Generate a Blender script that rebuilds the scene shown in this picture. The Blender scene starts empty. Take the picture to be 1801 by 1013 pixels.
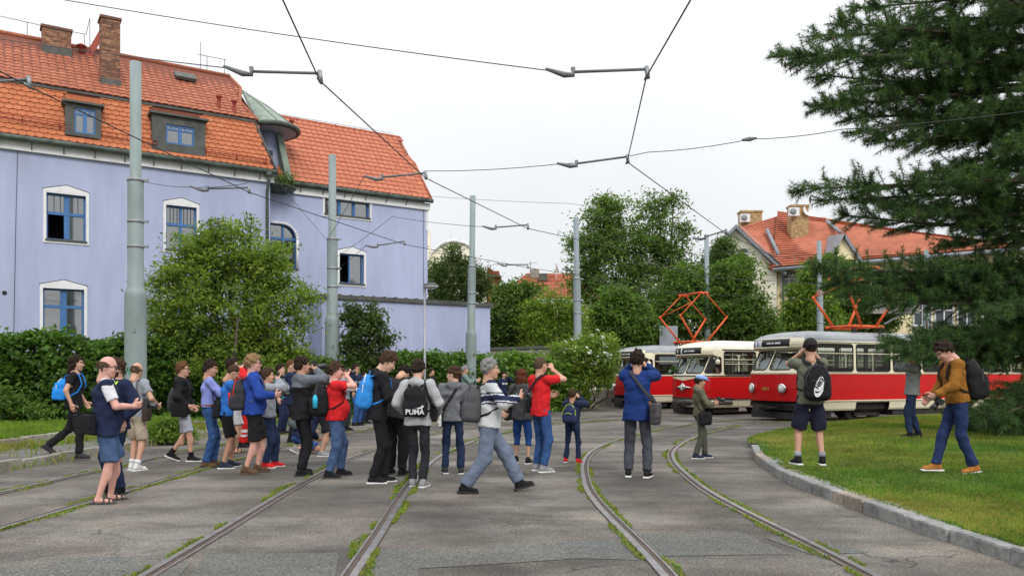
import bpy, bmesh, math, random
import numpy as np
from mathutils import Matrix, Vector, noise as mnoise
R = math.radians
PI = math.pi
sc = bpy.context.scene
COL = sc.collection

# ------------------------------------------------------------------ camera, sky, sun, exposure
CAMH, FPX, HORIZ, CX = 1.5, 1450.0, 660.0, 900.5
cam = bpy.data.objects.new('camera', bpy.data.cameras.new('camera'))
COL.objects.link(cam)
cam.location = (0, 0, CAMH)
cam.rotation_euler = (R(90), 0, 0)
cam.data.sensor_width = 36.0
cam.data.lens = 36.0 * FPX / 1801
cam.data.shift_y = (HORIZ - 506.5) / 1801
cam.data.clip_end = 2000
cam.data.clip_start = 0.05
sc.camera = cam

SUN_EL, SUN_AZ = 36.0, 160.0        # degrees; azimuth of the direction the light comes from, measured from +Y to the right
w = bpy.data.worlds.new('World'); sc.world = w; w.use_nodes = True
nt = w.node_tree; nt.nodes.clear()
def wn(t, **k):
    n = nt.nodes.new(t)
    for a, b in k.items(): setattr(n, a, b)
    return n
sky = wn('ShaderNodeTexSky', sky_type='NISHITA', sun_disc=False)
sky.sun_elevation = R(SUN_EL); sky.sun_rotation = R(SUN_AZ)
tc = wn('ShaderNodeTexCoord'); sep = wn('ShaderNodeSeparateXYZ')
nt.links.new(tc.outputs['Generated'], sep.inputs[0])
ramp = wn('ShaderNodeMapRange'); ramp.inputs['From Min'].default_value = 0.0; ramp.inputs['From Max'].default_value = 1.0
ramp.inputs['To Min'].default_value = 7.7; ramp.inputs['To Max'].default_value = 21.0
zsq = wn('ShaderNodeMath', operation='POWER'); zsq.inputs[1].default_value = 2.0; zsq.use_clamp = True
nt.links.new(sep.outputs['Z'], zsq.inputs[0]); nt.links.new(zsq.outputs[0], ramp.inputs['Value'])
cl = wn('ShaderNodeTexNoise'); cl.inputs['Scale'].default_value = 2.2; cl.inputs['Detail'].default_value = 5
nt.links.new(tc.outputs['Generated'], cl.inputs['Vector'])
clr = wn('ShaderNodeMapRange'); clr.inputs['From Min'].default_value = 0.3; clr.inputs['From Max'].default_value = 0.7
clr.inputs['To Min'].default_value = 0.93; clr.inputs['To Max'].default_value = 1.04
nt.links.new(cl.outputs['Fac'], clr.inputs['Value'])
mul = wn('ShaderNodeMath', operation='MULTIPLY')
nt.links.new(ramp.outputs[0], mul.inputs[0]); nt.links.new(clr.outputs[0], mul.inputs[1])
tint = wn('ShaderNodeVectorMath', operation='SCALE'); tint.inputs[0].default_value = (0.97, 0.99, 1.02)
nt.links.new(mul.outputs[0], tint.inputs['Scale'])
mix = wn('ShaderNodeMix', data_type='RGBA'); mix.inputs['Factor'].default_value = 0.97
nt.links.new(sky.outputs[0], mix.inputs['A']); nt.links.new(tint.outputs[0], mix.inputs['B'])
bg = wn('ShaderNodeBackground'); bg.inputs['Strength'].default_value = 0.1
nt.links.new(mix.outputs['Result'], bg.inputs['Color'])
wo = wn('ShaderNodeOutputWorld'); nt.links.new(bg.outputs[0], wo.inputs[0])

sd = bpy.data.lights.new('sun', 'SUN'); sd.energy = 1.5; sd.angle = R(22); sd.color = (1.0, 0.97, 0.92)
sun = bpy.data.objects.new('sun', sd); COL.objects.link(sun)
el, az = R(SUN_EL), R(SUN_AZ)
sdir = Vector((math.sin(az) * math.cos(el), math.cos(az) * math.cos(el), math.sin(el)))
sun.rotation_euler = sdir.to_track_quat('Z', 'Y').to_euler()
sun.location = sdir * 60
sc.view_settings.view_transform = 'Standard'
try: sc.view_settings.look = 'None'
except Exception: pass
sc.view_settings.gamma = 1.0
sc.view_settings.use_curve_mapping = False
sc.view_settings.exposure = 0.25
sc.cycles.max_bounces = 8
sc.cycles.diffuse_bounces = 4
sc.cycles.glossy_bounces = 3
sc.cycles.transmission_bounces = 4
sc.cycles.transparent_max_bounces = 12
sc.cycles.use_denoising = True

# ------------------------------------------------------------------ helpers: points, objects, meshes
def gp(px, py, z=0.0):
    """ground point (height z) under the photo pixel px,py"""
    Y = (CAMH - z) * FPX / (py - HORIZ)
    return Vector(((px - CX) / FPX * Y, Y, z))
def at(px, py, Y):
    return Vector(((px - CX) / FPX * Y, Y, CAMH - (py - HORIZ) / FPX * Y))

WORLD = {}
def place(o, parent, M=None):
    """link o with world matrix M, keeping it there under parent"""
    COL.objects.link(o)
    M = M or Matrix.Identity(4)
    if parent is not None:
        o.parent = parent
        o.matrix_parent_inverse = WORLD[parent.name].inverted()
    o.matrix_basis = M
    WORLD[o.name] = M.copy()
    return o
def tag(o, label=None, cat=None, group=None, kind=None):
    if label: o['label'] = label
    if cat: o['category'] = cat
    if group: o['group'] = group
    if kind: o['kind'] = kind
    return o
def thing(name, label, cat, loc=(0, 0, 0), rz=0.0, group=None):
    o = bpy.data.objects.new(name, None)
    o.empty_display_size = 0.2
    place(o, None, Matrix.Translation(Vector(loc)) @ Matrix.Rotation(rz, 4, 'Z'))
    return tag(o, label, cat, group)
def aslist(m): return m if isinstance(m, (list, tuple)) else [m]
def put(name, me, parent=None, M=None):
    return place(bpy.data.objects.new(name, me), parent, M)
def mesh_np(name, V, F, mats, midx=None, smooth=False):
    V = np.asarray(V, dtype=np.float32); F = np.asarray(F, dtype=np.int32)
    me = bpy.data.meshes.new(name)
    n, (m, k) = len(V), F.shape
    me.vertices.add(n); me.vertices.foreach_set('co', V.ravel())
    me.loops.add(m * k); me.loops.foreach_set('vertex_index', F.ravel())
    me.polygons.add(m); me.polygons.foreach_set('loop_start', np.arange(0, m * k, k, dtype=np.int32))
    for a in aslist(mats): me.materials.append(a)
    if midx is not None: me.polygons.foreach_set('material_index', np.asarray(midx, dtype=np.int32))
    me.polygons.foreach_set('use_smooth', np.full(m, bool(smooth)))
    me.update(calc_edges=True)
    return me

class MB:
    """collects shapes into one mesh"""
    def __init__(s): s.v = []; s.f = []; s.m = []; s.s = []
    def add(s, vs, fs, m=0, smooth=False):
        b = len(s.v); s.v += [tuple(v) for v in vs]
        for f in fs: s.f.append([b + i for i in f]); s.m.append(m); s.s.append(smooth)
        return s
    def box(s, c, d, M=None, m=0):
        c = Vector(c); hx, hy, hz = d[0] / 2, d[1] / 2, d[2] / 2
        P = [Vector((x, y, z)) for z in (-hz, hz) for y in (-hy, hy) for x in (-hx, hx)]
        P = [c + (M @ p if M else p) for p in P]
        return s.add(P, [(0, 2, 3, 1), (4, 5, 7, 6), (0, 1, 5, 4), (2, 6, 7, 3), (0, 4, 6, 2), (1, 3, 7, 5)], m)
    def hexa(s, P, m=0):
        """8 corners: bottom ring 4 then top ring 4"""
        return s.add(P, [(3, 2, 1, 0), (4, 5, 6, 7), (0, 1, 5, 4), (1, 2, 6, 5), (2, 3, 7, 6), (3, 0, 4, 7)], m)
    def prism(s, poly, d, m=0):
        """polygon (3d pts) extruded by vector d"""
        n = len(poly); d = Vector(d); A = [Vector(p) for p in poly]; B = [p + d for p in A]
        return s.add(A + B, [tuple(range(n))[::-1], tuple(range(n, 2 * n))] + [(i, (i + 1) % n, n + (i + 1) % n, n + i) for i in range(n)], m)
    def quad(s, *P, m=0): return s.add(P, [tuple(range(len(P)))], m)
    def path(s, pts, r, n=6, m=0, closed=False, flat=1.0, up=None, caps=True, smooth=True):
        P = [Vector(p) for p in pts]; k = len(P)
        rr = r if isinstance(r, (list, tuple)) else [r] * k
        rings = []; u0 = None
        for i in range(k):
            a = P[(i - 1) % k] if (closed or i > 0) else P[i]
            b = P[(i + 1) % k] if (closed or i < k - 1) else P[i]
            t = (b - a)
            t = t.normalized() if t.length > 1e-9 else Vector((0, 0, 1))
            if up is not None: u = Vector(up[i] if isinstance(up, list) else up)
            else: u = u0 if u0 is not None else (Vector((0, 0, 1)) if abs(t.z) < 0.9 else Vector((1, 0, 0)))
            u = (u - t * u.dot(t))
            u = u.normalized() if u.length > 1e-6 else t.orthogonal().normalized()
            u0 = u; v = t.cross(u)
            rings.append([P[i] + u * (math.cos(2 * PI * j / n) * rr[i] * flat) + v * (math.sin(2 * PI * j / n) * rr[i]) for j in range(n)])
        V = [p for q in rings for p in q]; F = []
        for i in range(k if closed else k - 1):
            a, b = i * n, ((i + 1) % k) * n
            for j in range(n): F.append((a + j, a + (j + 1) % n, b + (j + 1) % n, b + j))
        if caps and not closed: F += [tuple(range(n))[::-1], tuple(range((k - 1) * n, k * n))]
        return s.add(V, F, m, smooth)
    def tube(s, a, b, r, r2=None, n=8, m=0): return s.path([a, b], [r, r if r2 is None else r2], n, m)
    def lathe(s, c, prof, n=16, m=0, M=None, smooth=True):
        c = Vector(c); V = []; F = []
        for (r, z) in prof:
            for j in range(n):
                p = Vector((r * math.cos(2 * PI * j / n), r * math.sin(2 * PI * j / n), z))
                V.append(c + (M @ p if M else p))
        for i in range(len(prof) - 1):
            for j in range(n): F.append((i * n + j, i * n + (j + 1) % n, (i + 1) * n + (j + 1) % n, (i + 1) * n + j))
        F += [tuple(range(n))[::-1], tuple(range((len(prof) - 1) * n, len(prof) * n))]
        return s.add(V, F, m, smooth)
    def sphere(s, c, r, n=10, m=0):
        rx = r if isinstance(r, (tuple, list)) else (r, r, r); c = Vector(c); V = []; F = []
        for i in range(n // 2 + 1):
            a = PI * i / (n // 2)
            for j in range(n):
                b = 2 * PI * j / n
                V.append(c + Vector((rx[0] * math.sin(a) * math.cos(b), rx[1] * math.sin(a) * math.sin(b), -rx[2] * math.cos(a))))
        for i in range(n // 2):
            for j in range(n): F.append((i * n + j, i * n + (j + 1) % n, (i + 1) * n + (j + 1) % n, (i + 1) * n + j))
        return s.add(V, F, m, True)
    def mesh(s, name, mats):
        me = bpy.data.meshes.new(name)
        me.from_pydata(s.v, [], s.f)
        for a in aslist(mats): me.materials.append(a)
        me.polygons.foreach_set('material_index', s.m)
        me.polygons.foreach_set('use_smooth', s.s)
        me.update()
        return me
    def build(s, name, mats, parent=None, M=None): return put(name, s.mesh(name, mats), parent, M)

# ------------------------------------------------------------------ materials
MATS = {}
def mat(key, col, rough=0.8, var=0.12, scale=8.0, bump=0.0, bscale=None, metal=0.0, spec=0.35, var2=0.0, sc2=1.0, stretch=None, hue=None, coat=0.0):
    """principled with noise-driven colour variation; colours are linear albedo"""
    if key in MATS: return MATS[key]
    m = bpy.data.materials.new(key); m.use_nodes = True; MATS[key] = m
    t = m.node_tree; b = t.nodes['Principled BSDF']
    b.inputs['Roughness'].default_value = rough; b.inputs['Metallic'].default_value = metal
    b.inputs['Specular IOR Level'].default_value = spec
    if coat: b.inputs['Coat Weight'].default_value = coat; b.inputs['Coat Roughness'].default_value = 0.08
    tcn = t.nodes.new('ShaderNodeTexCoord'); vec = tcn.outputs['Object']
    if stretch:
        mp = t.nodes.new('ShaderNodeMapping'); mp.inputs['Scale'].default_value = stretch
        t.links.new(vec, mp.inputs[0]); vec = mp.outputs[0]
    def nz(s, d=4):
        n = t.nodes.new('ShaderNodeTexNoise'); n.inputs['Scale'].default_value = s; n.inputs['Detail'].default_value = d
        t.links.new(vec, n.inputs['Vector']); return n
    def ranged(n, lo, hi):
        r = t.nodes.new('ShaderNodeMapRange'); r.inputs['From Min'].default_value = 0.3; r.inputs['From Max'].default_value = 0.7
        r.inputs['To Min'].default_value = lo; r.inputs['To Max'].default_value = hi
        t.links.new(n.outputs['Fac'], r.inputs['Value']); return r.outputs[0]
    cur = ranged(nz(scale), 1 - var, 1 + var)
    if var2:
        mm = t.nodes.new('ShaderNodeMath'); mm.operation = 'MULTIPLY'
        t.links.new(cur, mm.inputs[0]); t.links.new(ranged(nz(sc2, 5), 1 - var2, 1 + var2 * 0.6), mm.inputs[1]); cur = mm.outputs[0]
    vs = t.nodes.new('ShaderNodeVectorMath'); vs.operation = 'SCALE'
    t.links.new(cur, vs.inputs['Scale'])
    if hue:
        mx = t.nodes.new('ShaderNodeMix'); mx.data_type = 'RGBA'
        mx.inputs['A'].default_value = (*col, 1); mx.inputs['B'].default_value = (*hue, 1)
        t.links.new(ranged(nz(scale * 0.37, 3), 0, 1), mx.inputs['Factor'])
        t.links.new(mx.outputs['Result'], vs.inputs[0])
    else: vs.inputs[0].default_value = col
    t.links.new(vs.outputs[0], b.inputs['Base Color'])
    if bump:
        bp = t.nodes.new('ShaderNodeBump'); bp.inputs['Strength'].default_value = bump; bp.inputs['Distance'].default_value = 0.02
        t.links.new(nz(bscale or scale * 4, 5).outputs['Fac'], bp.inputs['Height']); t.links.new(bp.outputs[0], b.inputs['Normal'])
    return m
def glass_mat(key, tint=(0.75, 0.8, 0.82), alpha=0.35, rough=0.03):
    if key in MATS: return MATS[key]
    m = bpy.data.materials.new(key); m.use_nodes = True; MATS[key] = m
    t = m.node_tree; t.nodes.clear()
    o = t.nodes.new('ShaderNodeOutputMaterial'); mx = t.nodes.new('ShaderNodeMixShader')
    tr = t.nodes.new('ShaderNodeBsdfTransparent'); tr.inputs[0].default_value = (*tint, 1)
    gl = t.nodes.new('ShaderNodeBsdfGlossy'); gl.inputs['Roughness'].default_value = rough
    fr = t.nodes.new('ShaderNodeFresnel'); fr.inputs['IOR'].default_value = 1.32
    ad = t.nodes.new('ShaderNodeMath'); ad.operation = 'ADD'; ad.inputs[1].default_value = alpha; ad.use_clamp = True
    t.links.new(fr.outputs[0], ad.inputs[0]); t.links.new(ad.outputs[0], mx.inputs[0])
    t.links.new(tr.outputs[0], mx.inputs[1]); t.links.new(gl.outputs[0], mx.inputs[2]); t.links.new(mx.outputs[0], o.inputs[0])
    return m
LEAFG = (1.7, 1.62, 1.25)
def leaf_mat(key, col, rough=0.55, transl=0.42):
    col = tuple(min(.75, c * g) for c, g in zip(col, LEAFG))
    if key in MATS: return MATS[key]
    m = bpy.data.materials.new(key); m.use_nodes = True; MATS[key] = m
    t = m.node_tree; b = t.nodes['Principled BSDF']; out = t.nodes['Material Output']
    b.inputs['Roughness'].default_value = rough; b.inputs['Specular IOR Level'].default_value = 0.3
    tcn = t.nodes.new('ShaderNodeTexCoord'); n = t.nodes.new('ShaderNodeTexNoise'); n.inputs['Scale'].default_value = 1.7
    t.links.new(tcn.outputs['Object'], n.inputs['Vector'])
    r = t.nodes.new('ShaderNodeMapRange'); r.inputs['From Min'].default_value = 0.3; r.inputs['From Max'].default_value = 0.7
    r.inputs['To Min'].default_value = 0.75; r.inputs['To Max'].default_value = 1.3
    t.links.new(n.outputs['Fac'], r.inputs['Value'])
    vs = t.nodes.new('ShaderNodeVectorMath'); vs.operation = 'SCALE'; vs.inputs[0].default_value = col
    t.links.new(r.outputs[0], vs.inputs['Scale']); t.links.new(vs.outputs[0], b.inputs['Base Color'])
    tl = t.nodes.new('ShaderNodeBsdfTranslucent'); v2 = t.nodes.new('ShaderNodeVectorMath'); v2.operation = 'MULTIPLY'
    v2.inputs[1].default_value = (1.2, 1.35, 0.6); t.links.new(vs.outputs[0], v2.inputs[0]); t.links.new(v2.outputs[0], tl.inputs[0])
    mx = t.nodes.new('ShaderNodeMixShader'); mx.inputs[0].default_value = transl
    t.links.new(b.outputs[0], mx.inputs[1]); t.links.new(tl.outputs[0], mx.inputs[2]); t.links.new(mx.outputs[0], out.inputs[0])
    return m

# ------------------------------------------------------------------ distance-field modelling (for people, clothes, bags)
class SDF:
    def __init__(s, k=0.03): s.p = []; s.k = k; s.cuts = []
    def cap(s, a, b, ra, rb=None, k=None, flat=None, clip=None):
        """tapered capsule; flat=(axis, factor) widens it along axis; clip=[(point, normal)] keeps the side against normal"""
        s.p.append(('cap', np.array(a, float), np.array(b, float), ra, ra if rb is None else rb, k, flat, clip)); return s
    def ell(s, c, r, B=None, k=None, clip=None):
        s.p.append(('ell', np.array(c, float), np.array(r, float), B, None, k, None, clip)); return s
    def box(s, c, h, B=None, rnd=0.02, k=None, clip=None):
        s.p.append(('box', np.array(c, float), np.array(h, float), B, rnd, k, None, clip)); return s
    def cut(s, fn): s.cuts.append(fn); return s
    def mesh(s, h, wob=0.0, wfreq=30.0, seed=0):
        lo = np.full(3, 1e9); hi = -lo
        bb = []
        for p in s.p:
            if p[0] == 'cap':
                r = max(p[3], p[4]); r *= (max(1.0, p[6][1]) if p[6] else 1.0)
                l, u = np.minimum(p[1], p[2]) - r, np.maximum(p[1], p[2]) + r
            else:
                r = np.linalg.norm(p[2]) if p[3] is not None else p[2]
                l, u = p[1] - r, p[1] + r
            bb.append((l, u)); lo = np.minimum(lo, l); hi = np.maximum(hi, u)
        lo = lo - 3 * h - wob; hi = hi + 3 * h + wob
        n = np.ceil((hi - lo) / h).astype(int) + 1
        D = np.full(n, 9.0, dtype=np.float64)
        ax = [lo[i] + h * np.arange(n[i]) for i in range(3)]
        for p, (l, u) in zip(s.p, bb):
            k = s.k if p[5] is None else p[5]
            mg = k + 3 * h
            i0 = np.maximum(((l - mg - lo) / h).astype(int), 0); i1 = np.minimum(((u + mg - lo) / h).astype(int) + 2, n)
            sl = tuple(slice(a, b) for a, b in zip(i0, i1))
            X, Y, Z = np.meshgrid(ax[0][sl[0]], ax[1][sl[1]], ax[2][sl[2]], indexing='ij')
            Q = np.stack([X, Y, Z], -1)
            if p[0] == 'cap':
                a, b, ra, rb, flat = p[1], p[2], p[3], p[4], p[6]
                q = Q - a; ba = b - a
                if flat:
                    f = np.array(flat[0], float); g = 1.0 / flat[1] - 1.0
                    q = q + (q @ f)[..., None] * f * g; ba = ba + (ba @ f) * f * g
                L = max(ba @ ba, 1e-9)
                t = np.clip((q @ ba) / L, 0, 1)
                d = np.linalg.norm(q - t[..., None] * ba, axis=-1) - (ra + (rb - ra) * t)
            else:
                q = Q - p[1]
                if p[3] is not None: q = q @ np.array(p[3], float).T
                if p[0] == 'ell':
                    e = np.linalg.norm(q / p[2], axis=-1)
                    d = (e - 1) * p[2].min()
                else:
                    g = np.abs(q) - (p[2] - p[4])
                    d = np.linalg.norm(np.maximum(g, 0), axis=-1) + np.minimum(g.max(-1), 0) - p[4]
            if p[7]:
                for (cp, cn) in p[7]: d = np.maximum(d, (Q - np.array(cp)) @ np.array(cn))
            E = D[sl]
            if k > 0:
                hh = np.clip(0.5 + 0.5 * (E - d) / k, 0, 1)
                D[sl] = E + (d - E) * hh - k * hh * (1 - hh)
            else: D[sl] = np.minimum(E, d)
        if s.cuts or wob:
            X, Y, Z = np.meshgrid(*ax, indexing='ij'); Q = np.stack([X, Y, Z], -1)
            if wob:
                rg = np.random.default_rng(seed)
                W = np.zeros(D.shape)
                for _ in range(8):
                    kv = rg.normal(size=3); kv /= np.linalg.norm(kv); kv *= np.array([0.9, 0.9, 1.15]); fq = rg.uniform(0.5, 2.6)
                    W += np.sin(Q @ kv * wfreq * fq + rg.uniform(0, 6.3) + 1.5 * np.sin(Q @ kv[::-1] * wfreq * .6)) / fq ** .8 * .8
                D = D + wob * 0.5 * W
            for fn in s.cuts: D = np.maximum(D, fn(Q))
        return nets(D, lo, h)

def nets(D, lo, h):
    I = D < 0
    n = np.array(D.shape)
    c = np.zeros(tuple(n - 1), dtype=np.int8)
    sl = lambda o: tuple(slice(o[i], n[i] - 1 + o[i]) for i in range(3))
    corners = [(a, b, d) for a in (0, 1) for b in (0, 1) for d in (0, 1)]
    for o in corners: c += I[sl(o)]
    act = (c > 0) & (c < 8)
    idx = -np.ones(act.shape, dtype=np.int64); ids = np.argwhere(act)
    idx[act] = np.arange(len(ids))
    pos = np.zeros((len(ids), 3)); cnt = np.zeros(len(ids))
    for o in corners:
        for axis in range(3):
            if o[axis]: continue
            o2 = list(o); o2[axis] = 1
            A = ids + np.array(o); B = ids + np.array(o2)
            d0 = D[A[:, 0], A[:, 1], A[:, 2]]; d1 = D[B[:, 0], B[:, 1], B[:, 2]]
            x = (d0 < 0) != (d1 < 0)
            t = np.where(x, d0 / np.where(x, d0 - d1, 1), 0)
            P = A + t[:, None] * (np.array(o2) - np.array(o))
            pos[x] += P[x]; cnt[x] += 1
    V = lo + h * pos / np.maximum(cnt, 1)[:, None]
    Fs = []
    for axis in range(3):
        a, b = [(1, 2), (2, 0), (0, 1)][axis]
        s0 = [slice(None)] * 3; s1 = [slice(None)] * 3
        s0[axis] = slice(0, -1); s1[axis] = slice(1, None)
        e0, e1 = I[tuple(s0)], I[tuple(s1)]
        for flip, m in ((False, e0 & ~e1), (True, ~e0 & e1)):
            E = np.argwhere(m)
            if not len(E): continue
            ok = (E[:, a] > 0) & (E[:, b] > 0) & (E[:, a] < n[a] - 1) & (E[:, b] < n[b] - 1)
            E = E[ok]
            def cell(da, db):
                q = E.copy(); q[:, a] += da; q[:, b] += db
                return idx[q[:, 0], q[:, 1], q[:, 2]]
            qd = np.stack([cell(-1, -1), cell(0, -1), cell(0, 0), cell(-1, 0)], 1)
            Fs.append(qd[:, ::-1] if flip else qd)
    F = np.concatenate(Fs) if Fs else np.zeros((0, 4), int)
    return V, F[(F >= 0).all(1)]

def join_vf(parts):
    V = []; F = []; M = []; b = 0
    for (v, f, m) in parts:
        V.append(v); F.append(f + b); M.append(np.full(len(f), m) if np.isscalar(m) else m); b += len(v)
    return np.concatenate(V), np.concatenate(F), np.concatenate(M)

# ------------------------------------------------------------------ leaves and blades
def leaves(name, C, size, mats, mid, rng, parent=None, asp=0.55, up=0.5, kind=None, M=None):
    """a mesh of small folded leaves at the points C (n,3); mid = material index per leaf"""
    n = len(C)
    N = rng.normal(size=(n, 3)); N[:, 2] = np.abs(N[:, 2]) + up; N /= np.linalg.norm(N, axis=1)[:, None]
    T = rng.normal(size=(n, 3)); T[:, 2] -= 0.4; T -= N * (T * N).sum(1)[:, None]; T /= np.linalg.norm(T, axis=1)[:, None]
    B = np.cross(N, T); s = size * rng.uniform(0.4, 1.55, n)[:, None]
    V = np.stack([C - T * s * 0.5, C + B * s * asp * 0.5 + N * s * 0.08, C + T * s * 0.55 - N * s * 0.12, C - B * s * asp * 0.5 + N * s * 0.08], 1).reshape(-1, 3)
    F = np.arange(n * 4).reshape(n, 4)
    o = put(name, mesh_np(name, V, F, mats, mid), parent, M)
    if kind: o['kind'] = kind
    return o
def blades(C, hgt, wid, rng, lean=0.5):
    """grass blades / needles as bent slim triangles pairs; returns V, F"""
    n = len(C)
    a = rng.uniform(0, 2 * PI, n); hh = hgt * rng.uniform(0.5, 1.3, n)
    d = np.stack([np.cos(a), np.sin(a), np.zeros(n)], 1); side = np.stack([-np.sin(a), np.cos(a), np.zeros(n)], 1)
    l = (rng.uniform(0.1, 1.0, n) * lean * hh)[:, None]
    up = np.array([0, 0, 1.0])
    w = (wid * rng.uniform(0.6, 1.3, n))[:, None]
    h = hh[:, None]
    V = np.stack([C - side * w, C + side * w, C + d * l * 0.4 + up * h * 0.6 + side * w * 0.7, C + d * l * 1.0 + up * h * (1.0 - 0.15 * lean), C + d * l * 0.4 + up * h * 0.6 - side * w * 0.7], 1).reshape(-1, 3)
    F = np.arange(n * 5).reshape(n, 5)
    return V, F
def rotm(f, l, u): return np.array([f, l, u], float)

# ------------------------------------------------------------------ ground, rails, kerbs, lawns
def smooth01(x): x = min(1.0, max(0.0, x)); return x * x * (3 - 2 * x)
def road_z(Y): return -0.1 * smooth01((Y - 23) / 10.0)
def lz(Y): return 1 - smooth01((Y - 19) / 9.0)
TH = R(25)
TD = Vector((math.cos(TH), math.sin(TH)))           # the way the parked trams point away from us
def catmull(P, step=0.25):
    P = [np.array(p, float) for p in P]; out = []
    for i in range(len(P) - 1):
        p0, p1, p2, p3 = P[max(i - 1, 0)], P[i], P[i + 1], P[min(i + 2, len(P) - 1)]
        n = max(2, int(np.linalg.norm(p2 - p1) / step))
        for j in range(n):
            t = j / n
            out.append(0.5 * ((2 * p1) + (-p0 + p2) * t + (2 * p0 - 5 * p1 + 4 * p2 - p3) * t * t + (-p0 + 3 * p1 - 3 * p2 + p3) * t ** 3))
    out.append(P[-1]); return np.array(out)
def offset(C, d):
    T = np.gradient(C, axis=0); T /= np.linalg.norm(T, axis=1)[:, None]
    return C + np.stack([T[:, 1], -T[:, 0]], 1) * d
def ext(p, L): return (p[0] + TD.x * L, p[1] + TD.y * L)
E1, E2, E3 = (9.1, 28.5), (7.42, 34.1), (5.64, 39.9)
TRK1 = catmull([(1.98, -6), (1.97, 2), (1.92, 6.2), (1.79, 11.4), (2.55, 16.9), (5.0, 22.9), E1, ext(E1, 8), ext(E1, 16), ext(E1, 30)])
TRK2 = catmull([(-1.7, -6), (-1.85, 2), (-2.0, 7.2), (-2.15, 11.5), (-2.05, 16), (-1.0, 21.5), (1.6, 27.2), E2, ext(E2, 8), ext(E2, 30)])
TRK3 = catmull([(-5.9, -6), (-5.8, 2), (-5.75, 10), (-5.55, 17), (-4.5, 23.7), (-2.0, 29.6), (1.4, 34.9), E3, ext(E3, 8), ext(E3, 30)])

def asphalt_mat(key, base, patchy=0.25, cracks=True):
    m = bpy.data.materials.new(key); m.use_nodes = True; MATS[key] = m
    t = m.node_tree; b = t.nodes['Principled BSDF']; N = t.nodes.new; L = t.links.new
    b.inputs['Roughness'].default_value = 0.85; b.inputs['Specular IOR Level'].default_value = 0.3
    co = N('ShaderNodeTexCoord')
    def noise(s, d=5, st=None, r=0.55):
        v = co.outputs['Object']
        if st:
            mp = N('ShaderNodeMapping'); mp.inputs['Scale'].default_value = st; L(v, mp.inputs[0]); v = mp.outputs[0]
        n = N('ShaderNodeTexNoise'); n.inputs['Scale'].default_value = s; n.inputs['Detail'].default_value = d; n.inputs['Roughness'].default_value = r
        L(v, n.inputs['Vector']); return n.outputs['Fac']
    def rng(v, a, c, lo, hi, clamp=True):
        r = N('ShaderNodeMapRange'); r.clamp = clamp
        for k, x in zip(('From Min', 'From Max', 'To Min', 'To Max'), (a, c, lo, hi)): r.inputs[k].default_value = x
        L(v, r.inputs['Value']); return r.outputs[0]
    def mulv(a, c):
        x = N('ShaderNodeMath'); x.operation = 'MULTIPLY'; L(a, x.inputs[0]); L(c, x.inputs[1]); return x.outputs[0]
    f = rng(noise(0.33, 6), 0.42, 0.62, 1 - patchy, 1.08)
    f = mulv(f, rng(noise(1.1, 6, (0.8, 1.2, 1)), 0.36, 0.6, 1 - patchy * 0.8, 1.05))
    f = mulv(f, rng(noise(9, 4), 0.3, 0.7, 0.86, 1.12))
    f = mulv(f, rng(noise(42, 3), 0.3, 0.7, 0.5, 1.6, False))
    f = mulv(f, rng(noise(130, 1), 0.3, 0.72, 0.5, 1.65, False))
    if cracks:
        wv = N('ShaderNodeTexNoise'); wv.inputs['Scale'].default_value = 1.3; wv.inputs['Detail'].default_value = 4
        L(co.outputs['Object'], wv.inputs['Vector'])
        ad = N('ShaderNodeVectorMath'); ad.operation = 'MULTIPLY_ADD'; ad.inputs[1].default_value = (0.9, 0.9, 0); L(wv.outputs['Color'], ad.inputs[0]); L(co.outputs['Object'], ad.inputs[2])
        vo = N('ShaderNodeTexVoronoi'); vo.feature = 'DISTANCE_TO_EDGE'; vo.inputs['Scale'].default_value = 0.75; L(ad.outputs[0], vo.inputs['Vector'])
        line = rng(vo.outputs['Distance'], 0.002, 0.010, 0.0, 1.0)
        msk = rng(noise(0.45, 3), 0.53, 0.60, 1.0, 0.0)
        mxm = N('ShaderNodeMath'); mxm.operation = 'MAXIMUM'; L(line, mxm.inputs[0]); L(msk, mxm.inputs[1])
        f = mulv(f, rng(mxm.outputs[0], 0, 1, 0.42, 1.0))
    tone = N('ShaderNodeMix'); tone.data_type = 'RGBA'; tone.inputs['A'].default_value = (*base, 1)
    tone.inputs['B'].default_value = (base[0] * 0.92, base[1] * 0.98, base[2] * 1.03, 1); L(rng(noise(0.8, 4), 0.4, 0.6, 0, 1), tone.inputs['Factor'])
    vs = N('ShaderNodeVectorMath'); vs.operation = 'SCALE'; L(tone.outputs['Result'], vs.inputs[0]); L(f, vs.inputs['Scale'])
    L(vs.outputs[0], b.inputs['Base Color'])
    bp = N('ShaderNodeBump'); bp.inputs['Strength'].default_value = 0.5; bp.inputs['Distance'].default_value = 0.012
    L(noise(90, 3), bp.inputs['Height']); L(bp.outputs[0], b.inputs['Normal'])
    return m
M_ASPH = asphalt_mat('asphalt', (0.172, 0.150, 0.126), 0.5)
M_PATCH = asphalt_mat('asphalt patch', (0.108, 0.104, 0.092), 0.12, False)
M_PATH = asphalt_mat('old path asphalt', (0.16, 0.148, 0.132), 0.3)
M_SOIL = mat('lawn soil', (0.10, 0.12, 0.03), 0.95, 0.3, 3, 0.4, 20, var2=0.3, sc2=0.5, hue=(0.14, 0.13, 0.05))
M_FIELD = mat('far ground', (0.06, 0.08, 0.03), 0.95, 0.25, 0.4)
M_STONE = mat('kerb granite', (0.235, 0.235, 0.225), 0.85, 0.3, 14, 0.5, 40, var2=0.3, sc2=1.3)
M_STONE2 = mat('kerb granite brown', (0.25, 0.215, 0.175), 0.85, 0.3, 14, 0.5, 40, var2=0.3, sc2=1.3)
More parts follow.
